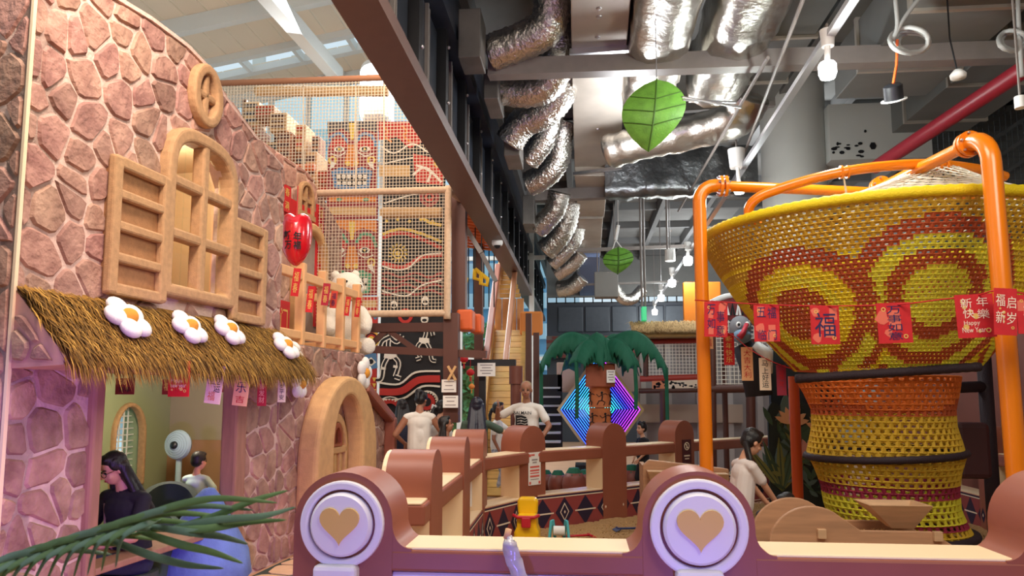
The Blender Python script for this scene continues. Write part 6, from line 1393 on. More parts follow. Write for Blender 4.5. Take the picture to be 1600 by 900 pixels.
for i in range(7):
    a, b = aY(781, 465 - i * 7, 14.3 + i * .25), aY(813 - i * 2, 460 - i * 7, 14.3 + i * .25); mb = MB(); mb.bb((a.x, 14.3 + i * .25, a.z), (b.x, 14.36 + i * .25, b.z + .02)); obj('upper_plank', mb, mgold, rt)
mb = MB(); a, b = aY(773, 470, 14.1), aY(785, 412, 15.8); mb.bar(a, b, .5, .06, up=(1, 0, 0)); obj('side_panel', mb, MATS['landing_tan'], rt)
c = aY(832, 505, 13.6); mb = MB(); p, q = aY(812, 524, 13.6), aY(848, 486, 13.6); mb.bb((p.x, 13.6, p.z), (q.x, 13.7, q.z)); tag(obj('rounded_panel', mb, M_orangep, bevel=.12, seg=4), 'orange rounded panel right of the plank ramp under the beam end', 'panel')
# posts in front of the ramp
mb = MB(); mb.tube([aY(806, 600, 11.0), (aY(806, 690, 11.0).x, 11.0, 0)], .08, 14); mb.tube([aY(806, 572, 11.0), aY(806, 600, 11.0)], .1, 14); tag(obj('gate_post', mb, mat('padded_brown_post', (110, 60, 46), .5), smooth=True, autosm=50), 'brown padded post the man holds on to at the foot of the ramp', 'post')
# white notice boards
YSg = 9.9
def notice(lab, px, Y, n, name='notice_board', hd=1):
    a, b = aY(px[0], px[3], Y), aY(px[2], px[1], Y); w_, h = b.x - a.x, b.z - a.z; M = frame(V(((a.x + b.x) / 2, Y, (a.z + b.z) / 2)), (1, 0, 0), (0, -1, 0))
    return poster(name, lab, M, w_, h, MATS['paper'], [(grey, 0, h * (.34 - .62 * i / max(1, n - 1)), w_ * (.7 - .2 * (i % 2)), h * .07) for i in range(n)])
notice('white notice board on the dark bar in front of the plank ramp', (746, 567, 774, 588), 11.3, 4)
notice('white notice sheet on the brown post, upper of the two beside the queue', (690, 593, 713, 613), 9.75, 3); notice('white notice sheet on the brown post, lower of the two beside the queue', (692, 618, 716, 637), 9.75, 3)
mb = MB(); mb.bar(aY(722, 567, 11.5), aY(806, 567, 11.5), .14, .1); mb.bar(aY(754, 588, 11.5), (aY(754, 600, 11.5).x, 11.5, 0), .1); tag(obj('gate_bar', mb, M_dark2), 'dark bar and post holding the notice board before the ramp', 'gate')
t = thing('crossed_sticks', 'tan crossed sticks ornament on the brown post above the notice sheets', 'ornament', aY(706, 594, 9.7))
for s in (-1, 1): mb = MB(); mb.bar(aY(706 - 6 * s, 572, 9.7 + .015 * s), aY(706 + 6 * s, 594, 9.7 + .015 * s), .03); obj('stick', mb, M_tan, t)
for i, (px, py, r_, m_, lab) in enumerate(((725, 561, 7, M_red, 'red new year lantern, uppermost and leftmost by the ramp'), (735, 582, 6.5, M_red, 'red new year lantern just under the dark bar by the ramp'), (737, 604, 5, M_orangep, 'small orange lantern ornament, lowest by the ramp'))):
    c = aY(px, py, 11.2); k = r_ / F * 11.2; t = thing('paper_lantern', lab, 'lantern', c); mb = MB(); nseg = 20
    vs = []; mb.ball(c, (k, k, k * .85), 16, 9); obj('globe', mb, m_, t, smooth=True)
    mb = MB(); mb.lathe([(0, k * .8), (k * .4, k * .8), (k * .4, k * .98), (0, k * .98)], 12, Mx.Translation(c)); mb.lathe([(0, -k * .98), (k * .4, -k * .98), (k * .4, -k * .8), (0, -k * .8)], 12, Mx.Translation(c)); parts('cap', mb, M_gold, t)
    mb = MB(); mb.tube([c - V((0, 0, k)), c - V((0, 0, k * 2.1))], k * .18, 6); obj('tassel', mb, m_, t)
    mb = MB(); mb.tube([c + V((0, 0, k)), c + V((0, 0, k * 3))], .004, 4); obj('string', mb, M_red, t)
# ------------------------------------------------------------------ palm tree of green cloth
YP = 12.3; pc = aY(938, 690, YP); PT = thing('fabric_palm_tree', 'stage palm tree with drooping dark green cloth fronds and a printed terracotta trunk', 'palm tree', (pc.x, YP, 0)); k = YP / F
mter = mat('terracotta_print', (196, 112, 64), .7, var=.12, vs=8)
ztr = aY(938, 604, YP).z; tm = Mx.Translation((pc.x, YP, 0)); mb = MB()
for i in range(5):
    z0, z1 = ztr * i / 5, ztr * (i + 1) / 5; mb = MB(); mb.lathe([(17 * k, z0 + .005), (16.4 * k, z0 + .03), (16.2 * k, z1 - .03), (17 * k, z1 - .005)], 22, tm); obj('trunk_segment', mb, mter, PT, smooth=True, autosm=30)
mb = MB(); rd = random.Random(4)
for j in range(3):  # running figures printed round the trunk
    for i in range(5):
        th = 2 * PI * i / 5 - 1.4 + j * .3; zc = ztr * (.98 - .2 * j) - .15; r_ = 16.9 * k
        def q(a, b): return (pc.x + r_ * math.cos(th + a / r_), YP + r_ * math.sin(th + a / r_), zc + b)
        for L_, w_ in (([(0, -.04), (.01, .03), (.0, .06)], .016), ([(0, .05), (.06, .07), (.1, .05)], .009), ([(0, .05), (-.05, .02), (-.09, .06)], .009), ([(0, -.04), (.05, -.07), (.03, -.12)], .012), ([(0, -.04), (-.05, -.05), (-.08, -.11)], .012)): mb.tube([q(*p) for p in L_], w_ * .7, 5)
        mb.ball(q(.0, .085), .02, 8, 5)
obj('printed_dancers', mb, M_black, PT, kind='stuff')
a, b = aY(915, 605, YP), aY(960, 569, YP); mb = MB(); mb.bb((a.x, YP - .24, a.z), (b.x, YP + .24, b.z)); obj('collar_block', mb, mat('collar_brown', (160, 82, 52), .6), PT, bevel=.02)
cc = aY(938, 541, YP)
def frond(dx, dy, L, rise, droop, w_, seed, tail=0):
    """cloth frond: arched midrib with two draped sides whose lower edge is cut into teeth"""
    d = V((dx, dy, 0)).normalized(); sd = V((-d.y, d.x, 0)); n = 26; rd = random.Random(seed); mb = MB(); vs = []; rib = []
    for i in range(n + 1):
        s = i / n; rib.append(cc + d * (L * s ** .85) + V((0, 0, rise * math.sin(PI * min(1, s * .95)) ** .8 - droop * s ** 3)))
    for i, p in enumerate(rib):
        s = i / n; w1 = w_ * min(1, .35 + s * 1.6) * (1 - .55 * s ** 3); jag = (.62, 1.0, .8)[i % 3]; dl = w1 * jag * rd.uniform(.9, 1.15); b = .16
        vs += [p - sd * b - V((0, 0, dl)), p - sd * b * .85 - V((0, 0, dl * .45)), p - sd * b * .5 - V((0, 0, .03)), p, p + sd * b * .5 - V((0, 0, .03)), p + sd * b * .85 - V((0, 0, dl * .45)), p + sd * b - V((0, 0, dl))]
    mb.add(vs, [(7 * i + j, 7 * i + j + 1, 7 * i + 8 + j, 7 * i + 7 + j) for i in range(n) for j in range(6)]); o = obj('frond', mb, M_green, PT, smooth=True); sm = o.modifiers.new('thick', 'SOLIDIFY'); sm.thickness = .01
    mb = MB(); mb.tube(rib, .018, 6); obj('midrib', mb, M_green, o)
    if tail:
        mb = MB(); e = rib[-1]; P = [e, e - V((0, 0, tail * .5)) + sd * .02, e - V((0, 0, tail))]; mb.tube(P, .03, 6, flat=.4); obj('hanging_strip', mb, M_green, o)
frond(-1, -.1, .98, .26, .34, .44, 1, .95); frond(1, -.1, 1.06, .28, .42, .46, 2, .95)
frond(-.3, -1, .42, .24, .34, .34, 3); frond(.3, -1, .40, .16, .3, .28, 4); frond(-.55, -.8, .7, .12, .3, .34, 7, .9); frond(.75, -.7, .72, .14, .36, .34, 8, .7); frond(-.6, .8, .9, .26, .4, .36, 5); frond(.6, .8, .9, .26, .4, .36, 6)
t = notice('small white notice hung on the palm collar, right side', (948, 578, 961, 598), YP - .3, 4)
# coconuts round the palm foot
mcoc = mat('coconut_vinyl', (124, 62, 48), .5, var=.06)
for i, (px, py, r_, Y, lab) in enumerate(((872, 766, 16, 12.0, 'brown padded coconut with a green cap, left one in front of the palm'), (897, 765, 19, 11.8, 'largest brown padded coconut with a green cap, left of the trunk post'), (914, 758, 15, 12.3, 'brown padded coconut partly behind the largest one'), (853, 754, 14, 12.4, 'brown padded coconut at far left, half behind the fence post'), (988, 752, 19, 12.2, 'brown padded coconut with a green cap right of the round fence post'))):
    k2 = Y / F; x = aY(px, py, Y).x; r2 = r_ * k2; t = thing('padded_coconut', lab, 'coconut', (x, Y, 0)); mb = MB(); mb.lathe([(0, 0), (r2 * .5, .02), (r2 * .9, r2 * .5), (r2, r2 * 1.0), (r2 * .9, r2 * 1.5), (r2 * .66, r2 * 1.9), (0, r2 * 1.95)], 24, Mx.Translation((x, Y, 0))); obj('shell', mb, mcoc, t, smooth=True, autosm=60)
    mb = MB(); st_ = []; m_ = 14
    mb.lathe([(r2 * .78, r2 * 1.72), (r2 * .6, r2 * 1.98), (r2 * .4, r2 * 2.3), (0, r2 * 2.36)], m_, Mx.Translation((x, Y, 0)))
    mb.v = [(a, b, c - (.04 if (i_ % 2 and i_ < m_) else 0)) for i_, (a, b, c) in enumerate(mb.v)]; obj('cap', mb, M_green, t)
# infinity-mirror light portal: two stacked diamonds of LED lines
YD = 13.3; ND = thing('infinity_light_portal', 'diamond shaped infinity mirror with blue, green and violet light lines behind the palm', 'light', aY(938, 725, YD)); kk = YD / F; c0 = aY(938, 640, YD)
MD = frame(c0, (1, 0, 0), (0, -1, 0)); dm_ = lambda s: [(-63 * kk * s, 0), (0, -88 * kk * s), (63 * kk * s, 0), (0, 88 * kk * s)]
mb = MB(); mb.band(dm_(1.06), dm_(.985), -.3, .03, MD); obj('frame', mb, mat('gold_frame', (196, 170, 110), .4, metal=.3), ND)
mb = MB(); mb.prism(dm_(1.0), -.62, -.6, MD); obj('mirror', mb, mat('portal_black', (8, 8, 22), .1), ND)
mb = MB(); mb.bb((c0.x - .45, YD - .1, 0), (c0.x + .45, YD + .5, c0.z - 84 * kk)); obj('stand', mb, M_dark2, ND)
gl_ = {}
def gmat(h):
    import colorsys
    key = 'led_%d' % int(h * 100)
    if key not in MATS: r_, g_, b_ = colorsys.hsv_to_rgb(h, .82, 1); mat(key, (int(r_ * 255), int(g_ * 255), int(b_ * 255)), .4, emit=6.0)
    return MATS[key]
hues = [[.66, .62, .58, .52], [.72, .76, .5, .45]]
for j in range(13):
    s = .96 - j * .066; zz = -.04 * j
    P = dm_(s); Q = dm_(s - .012)
    for e in range(4):
        a, b, c_, d = P[e], P[(e + 1) % 4], Q[(e + 1) % 4], Q[e]; h = [.64 - .004 * j, .78 - .012 * j, .77 - .025 * j, .60 - .008 * j][e] if j < 9 else .5
        mb = gl_.setdefault(round(h, 2), MB()); mb.prism([a, b, c_, d], zz - .006, zz, MD)
for h, mb in gl_.items(): obj('light_line', mb, gmat(h), ND, kind='stuff')
point('portal_glow', c0 + V((-.3, -.5, 0)), 12, (.3, .4, 1), .2)
# beige boards and dark slatted stairs behind the palm
for i, (x0, y0, x1, y1, Y, m_, lab) in enumerate(((870, 566, 900, 613, 14.5, mat('beige_board', (198, 172, 156), .7), 'beige board left of the palm collar'), (962, 566, 1001, 612, 14.5, MATS['beige_board'], 'beige board right of the palm collar'), (1069, 440, 1126, 512, 15.0, mat('orange_board', (232, 130, 24), .6), 'bright orange panel high behind the left orange post'))):
    a, b = aY(x0, y1, Y), aY(x1, y0, Y); mb = MB(); mb.bb((a.x, Y, a.z), (b.x, Y + .12, b.z)); tag(obj('board', mb, m_, bevel=.02), lab, 'panel')
t = thing('open_stairs', 'dark open stairs with white edged treads left of the palm', 'stairs', aY(858, 700, 14)); 
for i in range(7):
    a, b = aY(842, 690 - i * 14, 14 + .1 * i), aY(876, 690 - i * 14, 14 + .1 * i); mb = MB(); mb.bar(a, b, .3, .035); obj('tread', mb, mat('tread_white', (200, 206, 210), .5), t)
mb = MB(); a, b = aY(840, 700, 14.4), aY(878, 585, 14.4); mb.bb((a.x, 14.5, a.z), (b.x, 14.55, b.z)); obj('riser_panel', mb, M_dark2, t)
# ------------------------------------------------------------------ netted play hut with straw roof
YH = 14.2; HT = thing('straw_roof_hut', 'netted play hut with a straw roof, red rails and animal print skirt behind the fence', 'play hut', aY(1045, 690, YH))
mb = MB(); rd = random.Random(3); a, b = aY(985, 528, YH), aY(1092, 505, YH); 
mb.k = 0
for i in range(2200):
    x = rd.uniform(a.x, b.x + .3); tt = rd.random(); p = V((x, YH - .5 + .5 * (1 - tt), b.z + .02 - tt * .2 + rd.uniform(0, .05))); d = V((rd.gauss(0, .05), -.16, -.07)) * rd.uniform(.8, 1.3); w_ = .008
    mb.k = rd.choice((0, 0, 1)); mb.add([p - V((w_, 0, 0)), p + V((w_, 0, 0)), p + d], [(0, 1, 2)])
obj('straw_roof', mb, [mat('pale_straw', (214, 178, 122), .9), mat('pale_straw_dark', (160, 124, 74), .9)], HT, kind='stuff')
mb = MB(); mb.hexa([(a.x, YH - .5, a.z - .02), (b.x + .3, YH - .5, a.z - .02), (b.x + .3, YH + .6, a.z - .02), (a.x, YH + .6, a.z - .02), (a.x + .05, YH - .45, a.z + .03), (b.x + .3, YH - .45, a.z + .03), (b.x + .3, YH + .1, b.z), (a.x + .25, YH + .1, b.z)]); obj('roof_bed', mb, MATS['pale_straw_dark'], HT)
mrr = mat('red_rail', (178, 60, 46), .5)
def bar_(nm, p, q, Y, r, m_, par): mb = MB(); e_ = aY(*q, Y); e_.z = 0 if q[1] > 680 else e_.z; mb.tube([aY(*p, Y), e_], r, 10); return obj(nm, mb, m_, par, smooth=True, autosm=50)
bar_('rail', (1008, 534), (1100, 532), YH, .05, mrr, HT); bar_('rail', (1000, 592), (1100, 589), YH, .06, mrr, HT); bar_('rail', (998, 611), (1112, 609), YH, .05, M_brownpost, HT)
bar_('post', (1036, 611), (1036, 692), YH, .07, M_brownpost, HT); bar_('post', (1009, 530), (1009, 592), YH, .05, M_brownpost, HT)
mb = MB(); a, b = aY(1010, 590, YH), aY(1086, 535, YH); net(mb, a.x, b.x + .2, a.z, b.z, YH, .062, .012); obj('rope_net', mb, M_ropew, HT, kind='stuff')
a, b, c_ = aY(1019, 610, YH), aY(1040, 593, YH), aY(1086, 593, YH); mb = MB(); mb.bb((a.x, YH - .03, a.z), (b.x, YH, b.z)); obj('orange_skirt', mb, mat('skirt_orange', (222, 140, 96), .7), HT); mb = MB(); mb.bb((b.x, YH - .03, a.z), (c_.x + .2, YH, b.z)); obj('cream_skirt', mb, M_creamw, HT)
mb = MB(); MS = frame((0, YH - .03, 0), (1, 0, 0), (0, -1, 0)); rd = random.Random(8)
for i in range(34):
    x, z = rd.uniform(a.x + .03, c_.x + .15), rd.uniform(a.z + .03, b.z - .03); mb.prism(circ(x, z, rd.uniform(.015, .04), rd.uniform(.012, .03), 8), 0, .004, MS, cap0=False)
obj('spot', mb, M_black, HT, kind='stuff')
# brown pipe frame with net right of the hut, grey screens behind
YQ = 12.9; NFm = thing('net_play_frame', 'brown padded pipe frame with a white net between the hut and the leafy board', 'climbing frame', aY(1150, 690, YQ))
bar_('rail', (1110, 608), (1206, 606), YQ, .075, M_brownpost, NFm); bar_('post', (1113, 520), (1113, 692), YQ, .06, M_brownpost, NFm); bar_('post', (1172, 530), (1172, 692), YQ, .08, M_brownpost, NFm); bar_('post', (1204, 540), (1204, 610), YQ, .07, M_brownpost, NFm)
mb = MB(); a, b = aY(1115, 606, YQ), aY(1200, 500, YQ); net(mb, a.x, b.x, a.z, b.z, YQ, .07, .012); obj('rope_net', mb, M_ropew, NFm, kind='stuff')
mb = MB(); a, b = aY(996, 700, 15.6), aY(1240, 520, 15.6); mb.bb((a.x, 15.6, 0), (b.x, 15.64, b.z)); sg = obj('wall_screen', mb, mat('grey_screen', (150, 146, 146), .35, var=.08, vs=1.5), kind='structure')
for px in (1000, 1040, 1088, 1135, 1182, 1225):
    mb = MB(); x = aY(px, 600, 15.55).x; mb.bb((x, 15.54, 0), (x + .12, 15.6, b.z)); obj('mullion', mb, mat('screen_mullion', (176, 172, 170), .5), sg)
mb = MB(); a, b = aY(1000, 660, 15.5), aY(1160, 632, 15.5); mb.bb((a.x, 15.48, a.z), (b.x, 15.54, b.z)); obj('lower_panel', mb, mat('screen_beige', (176, 158, 142), .5), sg)
# black and white striped curved canopy behind the cards
t = thing('striped_canopy', 'white edged canopy with a black and red pattern behind the leftmost red card', 'canopy', aY(1135, 490, 13.4)); P = spline([aY(1098, 490, 13.4), aY(1110, 474, 13.4), aY(1135, 463, 13.4), aY(1165, 460, 13.4)], 8)
mb = MB(); mb.tube(P, .05, 8); obj('rim', mb, M_white, t, smooth=True)
mb = MB(); q = aY(1128, 466, 13.45); mb.tube([(q.x, 13.45, 0), q], .05, 8); obj('post', mb, M_brownpost, t)
mb = MB(); vs = [];  [vs.extend([p, V((p.x, p.y, aY(1130, 500, 13.4).z))]) for p in P]; mb.add(vs, [(2 * i, 2 * i + 1, 2 * i + 3, 2 * i + 2) for i in range(len(P) - 1)]); o = obj('cloth', mb, mat('maroon_canopy', (120, 40, 44), .7), t); so = o.modifiers.new('t', 'SOLIDIFY'); so.thickness = .02
for i in range(5):
    mb = MB(); a = aY(1122 + i * 9, 482, 13.35); mb.prism([(0, -.12), (.05, .12), (.1, -.12), (.06, -.12), (.05, .02), (.04, -.12)], 0, .01, frame(a, (1, 0, 0), (0, -1, 0))); obj('zigzag_print', mb, M_white if i % 2 else M_black, t)
# leafy jungle board
YL = 9.6; LB = thing('jungle_board', 'painted jungle board with dark leaves and pink lotus flowers behind the red orange post', 'mural', aY(1245, 785, YL)); ML_ = frame((0, YL, 0), (1, 0, 0), (0, -1, 0)); g = lambda px, py: (aY(px, py, YL).x, aY(px, py, YL).z)
mb = MB(); pts = [(1204, 790), (1200, 640), (1206, 628), (1220, 634), (1238, 622), (1262, 632), (1290, 624), (1300, 640), (1300, 790)]; mb.prism(list(reversed([g(*p) for p in pts])), -.05, 0, ML_); obj('panel', mb, mat('jungle_dark', (34, 46, 44), .7, var=.3, vs=3), LB)
JC = [mat('jungle_a', (70, 96, 74), .7), mat('jungle_b', (120, 120, 62), .7), mat('jungle_c', (92, 116, 112), .7), mat('jungle_d', (54, 74, 50), .7), mat('jungle_pink', (214, 150, 140), .7), mat('jungle_peach', (232, 176, 130), .7)]
by = {}; rd = random.Random(31); lay = .002
def lf(px, py, L, a, w_, m_):
    global lay
    lay += .0004; x, z = g(px, py); k2 = YL / F; L *= k2; w_ *= k2; d = (math.cos(a), math.sin(a)); n_ = (-d[1], d[0]); P = [(x + d[0] * L * s + n_[0] * w_ * q, z + d[1] * L * s + n_[1] * w_ * q) for s, q in ((0, 0), (.25, -.4), (.55, -.5), (.8, -.3), (1, 0), (.8, .3), (.55, .5), (.25, .4))]
    by.setdefault(m_.name, (MB(), m_))[0].prism(P, 0, lay, ML_, cap0=False)
for i in range(46): lf(rd.uniform(1206, 1294), rd.uniform(650, 784), rd.uniform(22, 46), rd.uniform(.5, 2.7), rd.uniform(8, 15), JC[rd.choice((0, 0, 1, 2, 3, 3))])
for i, a in enumerate((1.0, 1.3, 1.6, 1.9, 2.2)): lf(1222, 768, 80, a, 11, JC[(1, 0, 1, 3, 1)[i]]); lf(1222, 768, 78, a, 2, JC[3 if i != 3 else 1])
for i in range(30): lf(rd.uniform(1206, 1294), rd.uniform(660, 780), rd.uniform(14, 26), rd.uniform(.3, 2.9), rd.uniform(4, 8), JC[rd.choice((0, 1, 2, 3, 2))])
for cx, cy, m_ in ((1236, 662, JC[5]), (1262, 712, JC[4]), (1284, 672, JC[5])):
    for a in [.2 + .42 * i for i in range(7)]: lf(cx, cy, 26, a, 9, m_)
for m_b, m_ in by.values(): obj('painted_leaf', m_b, m_, LB, kind='stuff')
mb = MB(); a, b = aY(1205, 632, 9.9), aY(1300, 545, 9.9); mb.bb((a.x, 9.9, .0), (b.x, 10.0, b.z)); tag(obj('backing_board', mb, mat('deep_green_panel', (28, 34, 36), .7, var=.4, vs=6)), 'dark mottled board standing above the jungle board', 'board')
# mandrill figure peeking past the cards
c = aY(1160, 520, 9.4); k = 9.4 / F; t = thing('mandrill_figure', 'grey mandrill figure with red nose and blue cheeks peeking between the red cards', 'figure', c - V((0, 0, 26 * k)))
mgr = mat('mandrill_grey', (122, 122, 128), .8); mb = MB(); mb.ball(c + V((0, .12, 8 * k)), (17 * k, .14, 20 * k)); obj('head', mb, mgr, t, smooth=True)
mb = MB(); mb.ball(c + V((-2 * k, -.04, -6 * k)), (14 * k, .16, 11 * k)); obj('muzzle', mb, mat('mandrill_blue', (120, 150, 176), .7), t, smooth=True)
mb = MB(); mb.tube([c + V((4 * k, -.1, 12 * k)), c + V((-4 * k, -.2, -2 * k)), c + V((-10 * k, -.2, -9 * k))], [3 * k, 4 * k, 5 * k], 10); obj('nose', mb, mat('mandrill_red', (196, 48, 66), .6), t, smooth=True)
for s in (-6, 7): mb = MB(); mb.ball(c + V((s * k, -.03, 12 * k)), (4 * k, .03, 5 * k)); e_ = obj('eye', mb, M_white, t, smooth=True); mb = MB(); mb.ball(c + V((s * k - .003, -.058, 12 * k)), (2 * k, .012, 2.4 * k)); obj('pupil', mb, M_black, e_)
mb = MB(); mb.tube([c + V((2 * k, .15, -16 * k)), c + V((22 * k, .15, -50 * k)), c + V((26 * k, .15, -96 * k))], [15 * k, 24 * k, 20 * k], 14); obj('body', mb, mat('mandrill_dark', (44, 42, 50), .85), t, smooth=True)
mb = MB(); mb.tube([c + V((18 * k, .0, -18 * k)), c + V((34 * k, -.05, -32 * k)), c + V((40 * k, 0, -62 * k))], [7 * k, 10 * k, 3 * k], 8); obj('mane', mb, M_white, t, smooth=True)
# second string of cards receding past the orange post
G2 = 'cards on the receding cord'
card('narrow red card on the receding cord, first right of the orange post', (1131, 521, 1147, 570), 7.4, 0, vtxt('新年快乐', .6, .86, M_gold), grp=G2, deco=None)
card('narrow cream and orange card on the receding cord, second right of the orange post', (1159, 543, 1176, 594), 7.2, 0, vtxt('大吉大利', .6, .86, M_red), base=mat('peach_card', (236, 180, 130), .8), grp=G2, deco=None)
card('narrow cream card with dark writing on the receding cord, third right of the orange post', (1187, 560, 1204, 609), 7.0, 0, vtxt('马上好运', .56, .86, M_black), base=M_creamw, grp=G2, deco=None)
card('narrow dusky red card on the receding cord, last one by the net neck', (1214, 571, 1228, 617), 6.9, 0, vtxt('福气', .5, .7, M_red), base=mat('dusky_red', (150, 44, 66), .8), grp=G2, deco=None)
card('small peach card tucked behind the leftmost red card', (1102, 526, 1114, 545), 7.6, 0, [('福', 0, 0, .6, .6, M_red)], base=MATS['peach_card'], grp=G2, deco=None)
mb = MB(); mb.tube(spline([aY(1098, 512, 7.7), aY(1139, 521, 7.4), aY(1168, 543, 7.2), aY(1196, 560, 7.0), aY(1222, 571, 6.9), aY(1243, 578, 6.8)], 6), .005, 5); tag(obj('hanging_cord', mb, M_red), 'thin red cord receding from the orange post to the net neck', 'cord')
# ================================================================== dressings of the house: flowers, flags, couplets, lantern, bear, palm leaf
def flower(lab, c, X, N_, R, petals=5, grp='felt flowers on the stone house', ph=.3):
    t = thing('felt_flower', lab, 'flower', c, grp); M = frame(c, X, N_)
    for i in range(petals):
        a = ph + 2 * PI * i / petals; mb = MB(); mb.ball((R * .58 * math.cos(a), R * .58 * math.sin(a), .03), (R * .46, R * .46, .045), 16, 9, M); obj('petal', mb, M_felt, t, smooth=True)
    mb = MB(); mb.ball((0, 0, .045), (R * .34, R * .34, .055), 16, 9, M); obj('flower_center', mb, M_felty, t, smooth=True); return t
slopeX = HD; slN = sn
def on_slope(px, py, off=.06):
    o_ = hw(u0, zt_, 0) + slN * off; return aP(px, py, o_, slN)
for px, py, R, lab in ((194, 502, .17, 'white felt flower on the thatch, nearest and largest'), (291, 516, .155, 'white felt flower on the thatch, second from the near end'), (354, 520, .155, 'white felt flower on the thatch, third from the near end'), (443, 544, .155, 'white felt flower on the thatch, fourth, near its far end')):
    flower(lab, on_slope(px, py, .07), HD, slN, R, ph=.5)
flower('white felt flower on the far end of the thatch edge, seen from the side', hw(AE + .04, zo + .22, AO - .25), V((HN.x, HN.y, -.6)), HD * .4 + HN * .9, .15)
flower('white felt flower below the far end of the thatch, over the arch', hh and hw(hh(464, 600, .06)[0], hh(464, 600, .06)[1], .06), HD, HN, .15)
flower('white felt flower on the wall corner right of the arched door', hw(hh(566, 583, .05)[0], hh(566, 583, .05)[1], .05), HD, HN, .2, ph=.1)
# flags hanging from the thatch edge and inside the counter opening
GB_ = 'new year flags under the thatch'
def aoff(px, py): return h3(px, py, AO - .02).y
card('red flag lettered Happy New Year hanging under the thatch', (262, 563, 298, 621), aoff(280, 590), 0, [('新年', -.05, .22, .7, .26, M_black), ('Happy', -.08, -.06, .55, .14, M_creamw), ('new year', .0, -.22, .72, .12, M_creamw)], base=M_red, deco=M_gold, grp=GB_)
card('pale pink flag with black writing hanging under the thatch', (322, 570, 349, 632), aoff(336, 600), 0, [('马', -.2, .36, .4, .2, M_black), ('上', -.2, .1, .4, .18, M_black), ('好', .2, .16, .4, .2, M_black), ('运', .2, -.08, .4, .22, M_black), ('福', -.1, -.3, .46, .24, mat('flag_orange', (214, 120, 70), .8))], base=mat('flag_pink', (240, 206, 196), .8), deco=None, grp=GB_, slope=.12)
card('peach flag with navy and red writing hanging under the thatch', (365, 577, 390, 635), aoff(378, 605), 0, [('大', .0, .32, .6, .26, M_ink), ('乐', 0, .02, .7, .3, M_ink), ('吉', 0, -.32, .6, .2, M_red)], base=mat('flag_peach', (240, 178, 140), .8), deco=None, grp=GB_, slope=.1)
card('red flag with pale characters hanging under the thatch', (402, 583, 417, 635), aoff(410, 608), 0, vtxt('恭喜发财', .62, .84, mat('flag_rose', (236, 170, 160), .8)), base=mat('flag_crimson', (176, 34, 56), .8), deco=None, grp=GB_)
card('cream flag with dark characters at the far end under the thatch', (434, 586, 447, 629), aoff(440, 606), 0, vtxt('岁岁平安', .6, .84, M_black), base=M_creamw, deco=None, grp=GB_)
card('small dark red card inside the counter opening at left', (179, 590, 212, 617), 6.2, 0, [('60', -.12, .24, .4, .3, M_gold), ('新年', 0, -.2, .6, .34, M_black)], base=mat('card_darkred', (140, 34, 34), .8), deco=None, grp='cards inside the counter')
card('dark red card inside the counter opening behind the Happy New Year flag', (253, 592, 268, 617), 6.4, 0, [('福', 0, 0, .6, .5, M_gold)], base=MATS['card_darkred'], deco=None, grp='cards inside the counter')
card('small red card inside the counter opening right of the pale pink flag', (345, 594, 355, 613), 6.4, 0, [('福', 0, 0, .6, .5, M_gold)], base=MATS['card_darkred'], deco=None, grp='cards inside the counter')
# red couplets and lintel scroll on the recessed gable
def scroll(lab, px, off, chars, wu=.24, name='couplet'):
    x, y0, y1 = px; u, za = hh(x, y0, off); zb2 = hh(x, y1, off)[1]; t = thing(name, lab, 'banner', hw(u, zb2, off)); M = Mx.Translation(HN * off) @ HM; mb = MB(); mb.prism([(u - wu / 2, zb2), (u + wu / 2, zb2), (u + wu / 2, za), (u - wu / 2, za)], 0, .012, M); obj('sheet', mb, M_red, t)
    mb = MB(); n = len(chars); hgt = za - zb2
    for i, c in enumerate(chars): text(mb, c, 1, M @ Mx.Translation((u, za - hgt * (i + .5) / n, 0)), 0, .015, fit=(wu * .6, hgt / n * .62))
    obj('print', mb, M_gold, t, kind='stuff')
scroll('long red couplet hanging right of the balcony door', (500, 322, 512), B_ + .02, '福星高照平安喜乐')
scroll('red couplet strip left of the balcony door, partly behind the near gable', (448, 290, 332), B_ + .05, '春满', .2)
scroll('red lower couplet behind the near end of the railing', (443, 470, 532), B_ + .08, '门', .3)
u, z = hh(475, 338, B_ + .02); M = Mx.Translation(HN * (B_ + .02)) @ HM; t = thing('lintel_scroll', 'red scroll over the balcony door', 'banner', hw(u, z - .15, B_ + .02)); mb = MB(); mb.prism([(u - .75, z - .14), (u + .55, z - .14), (u + .55, z + .14), (u - .75, z + .14)], 0, .012, M); obj('sheet', mb, M_red, t)
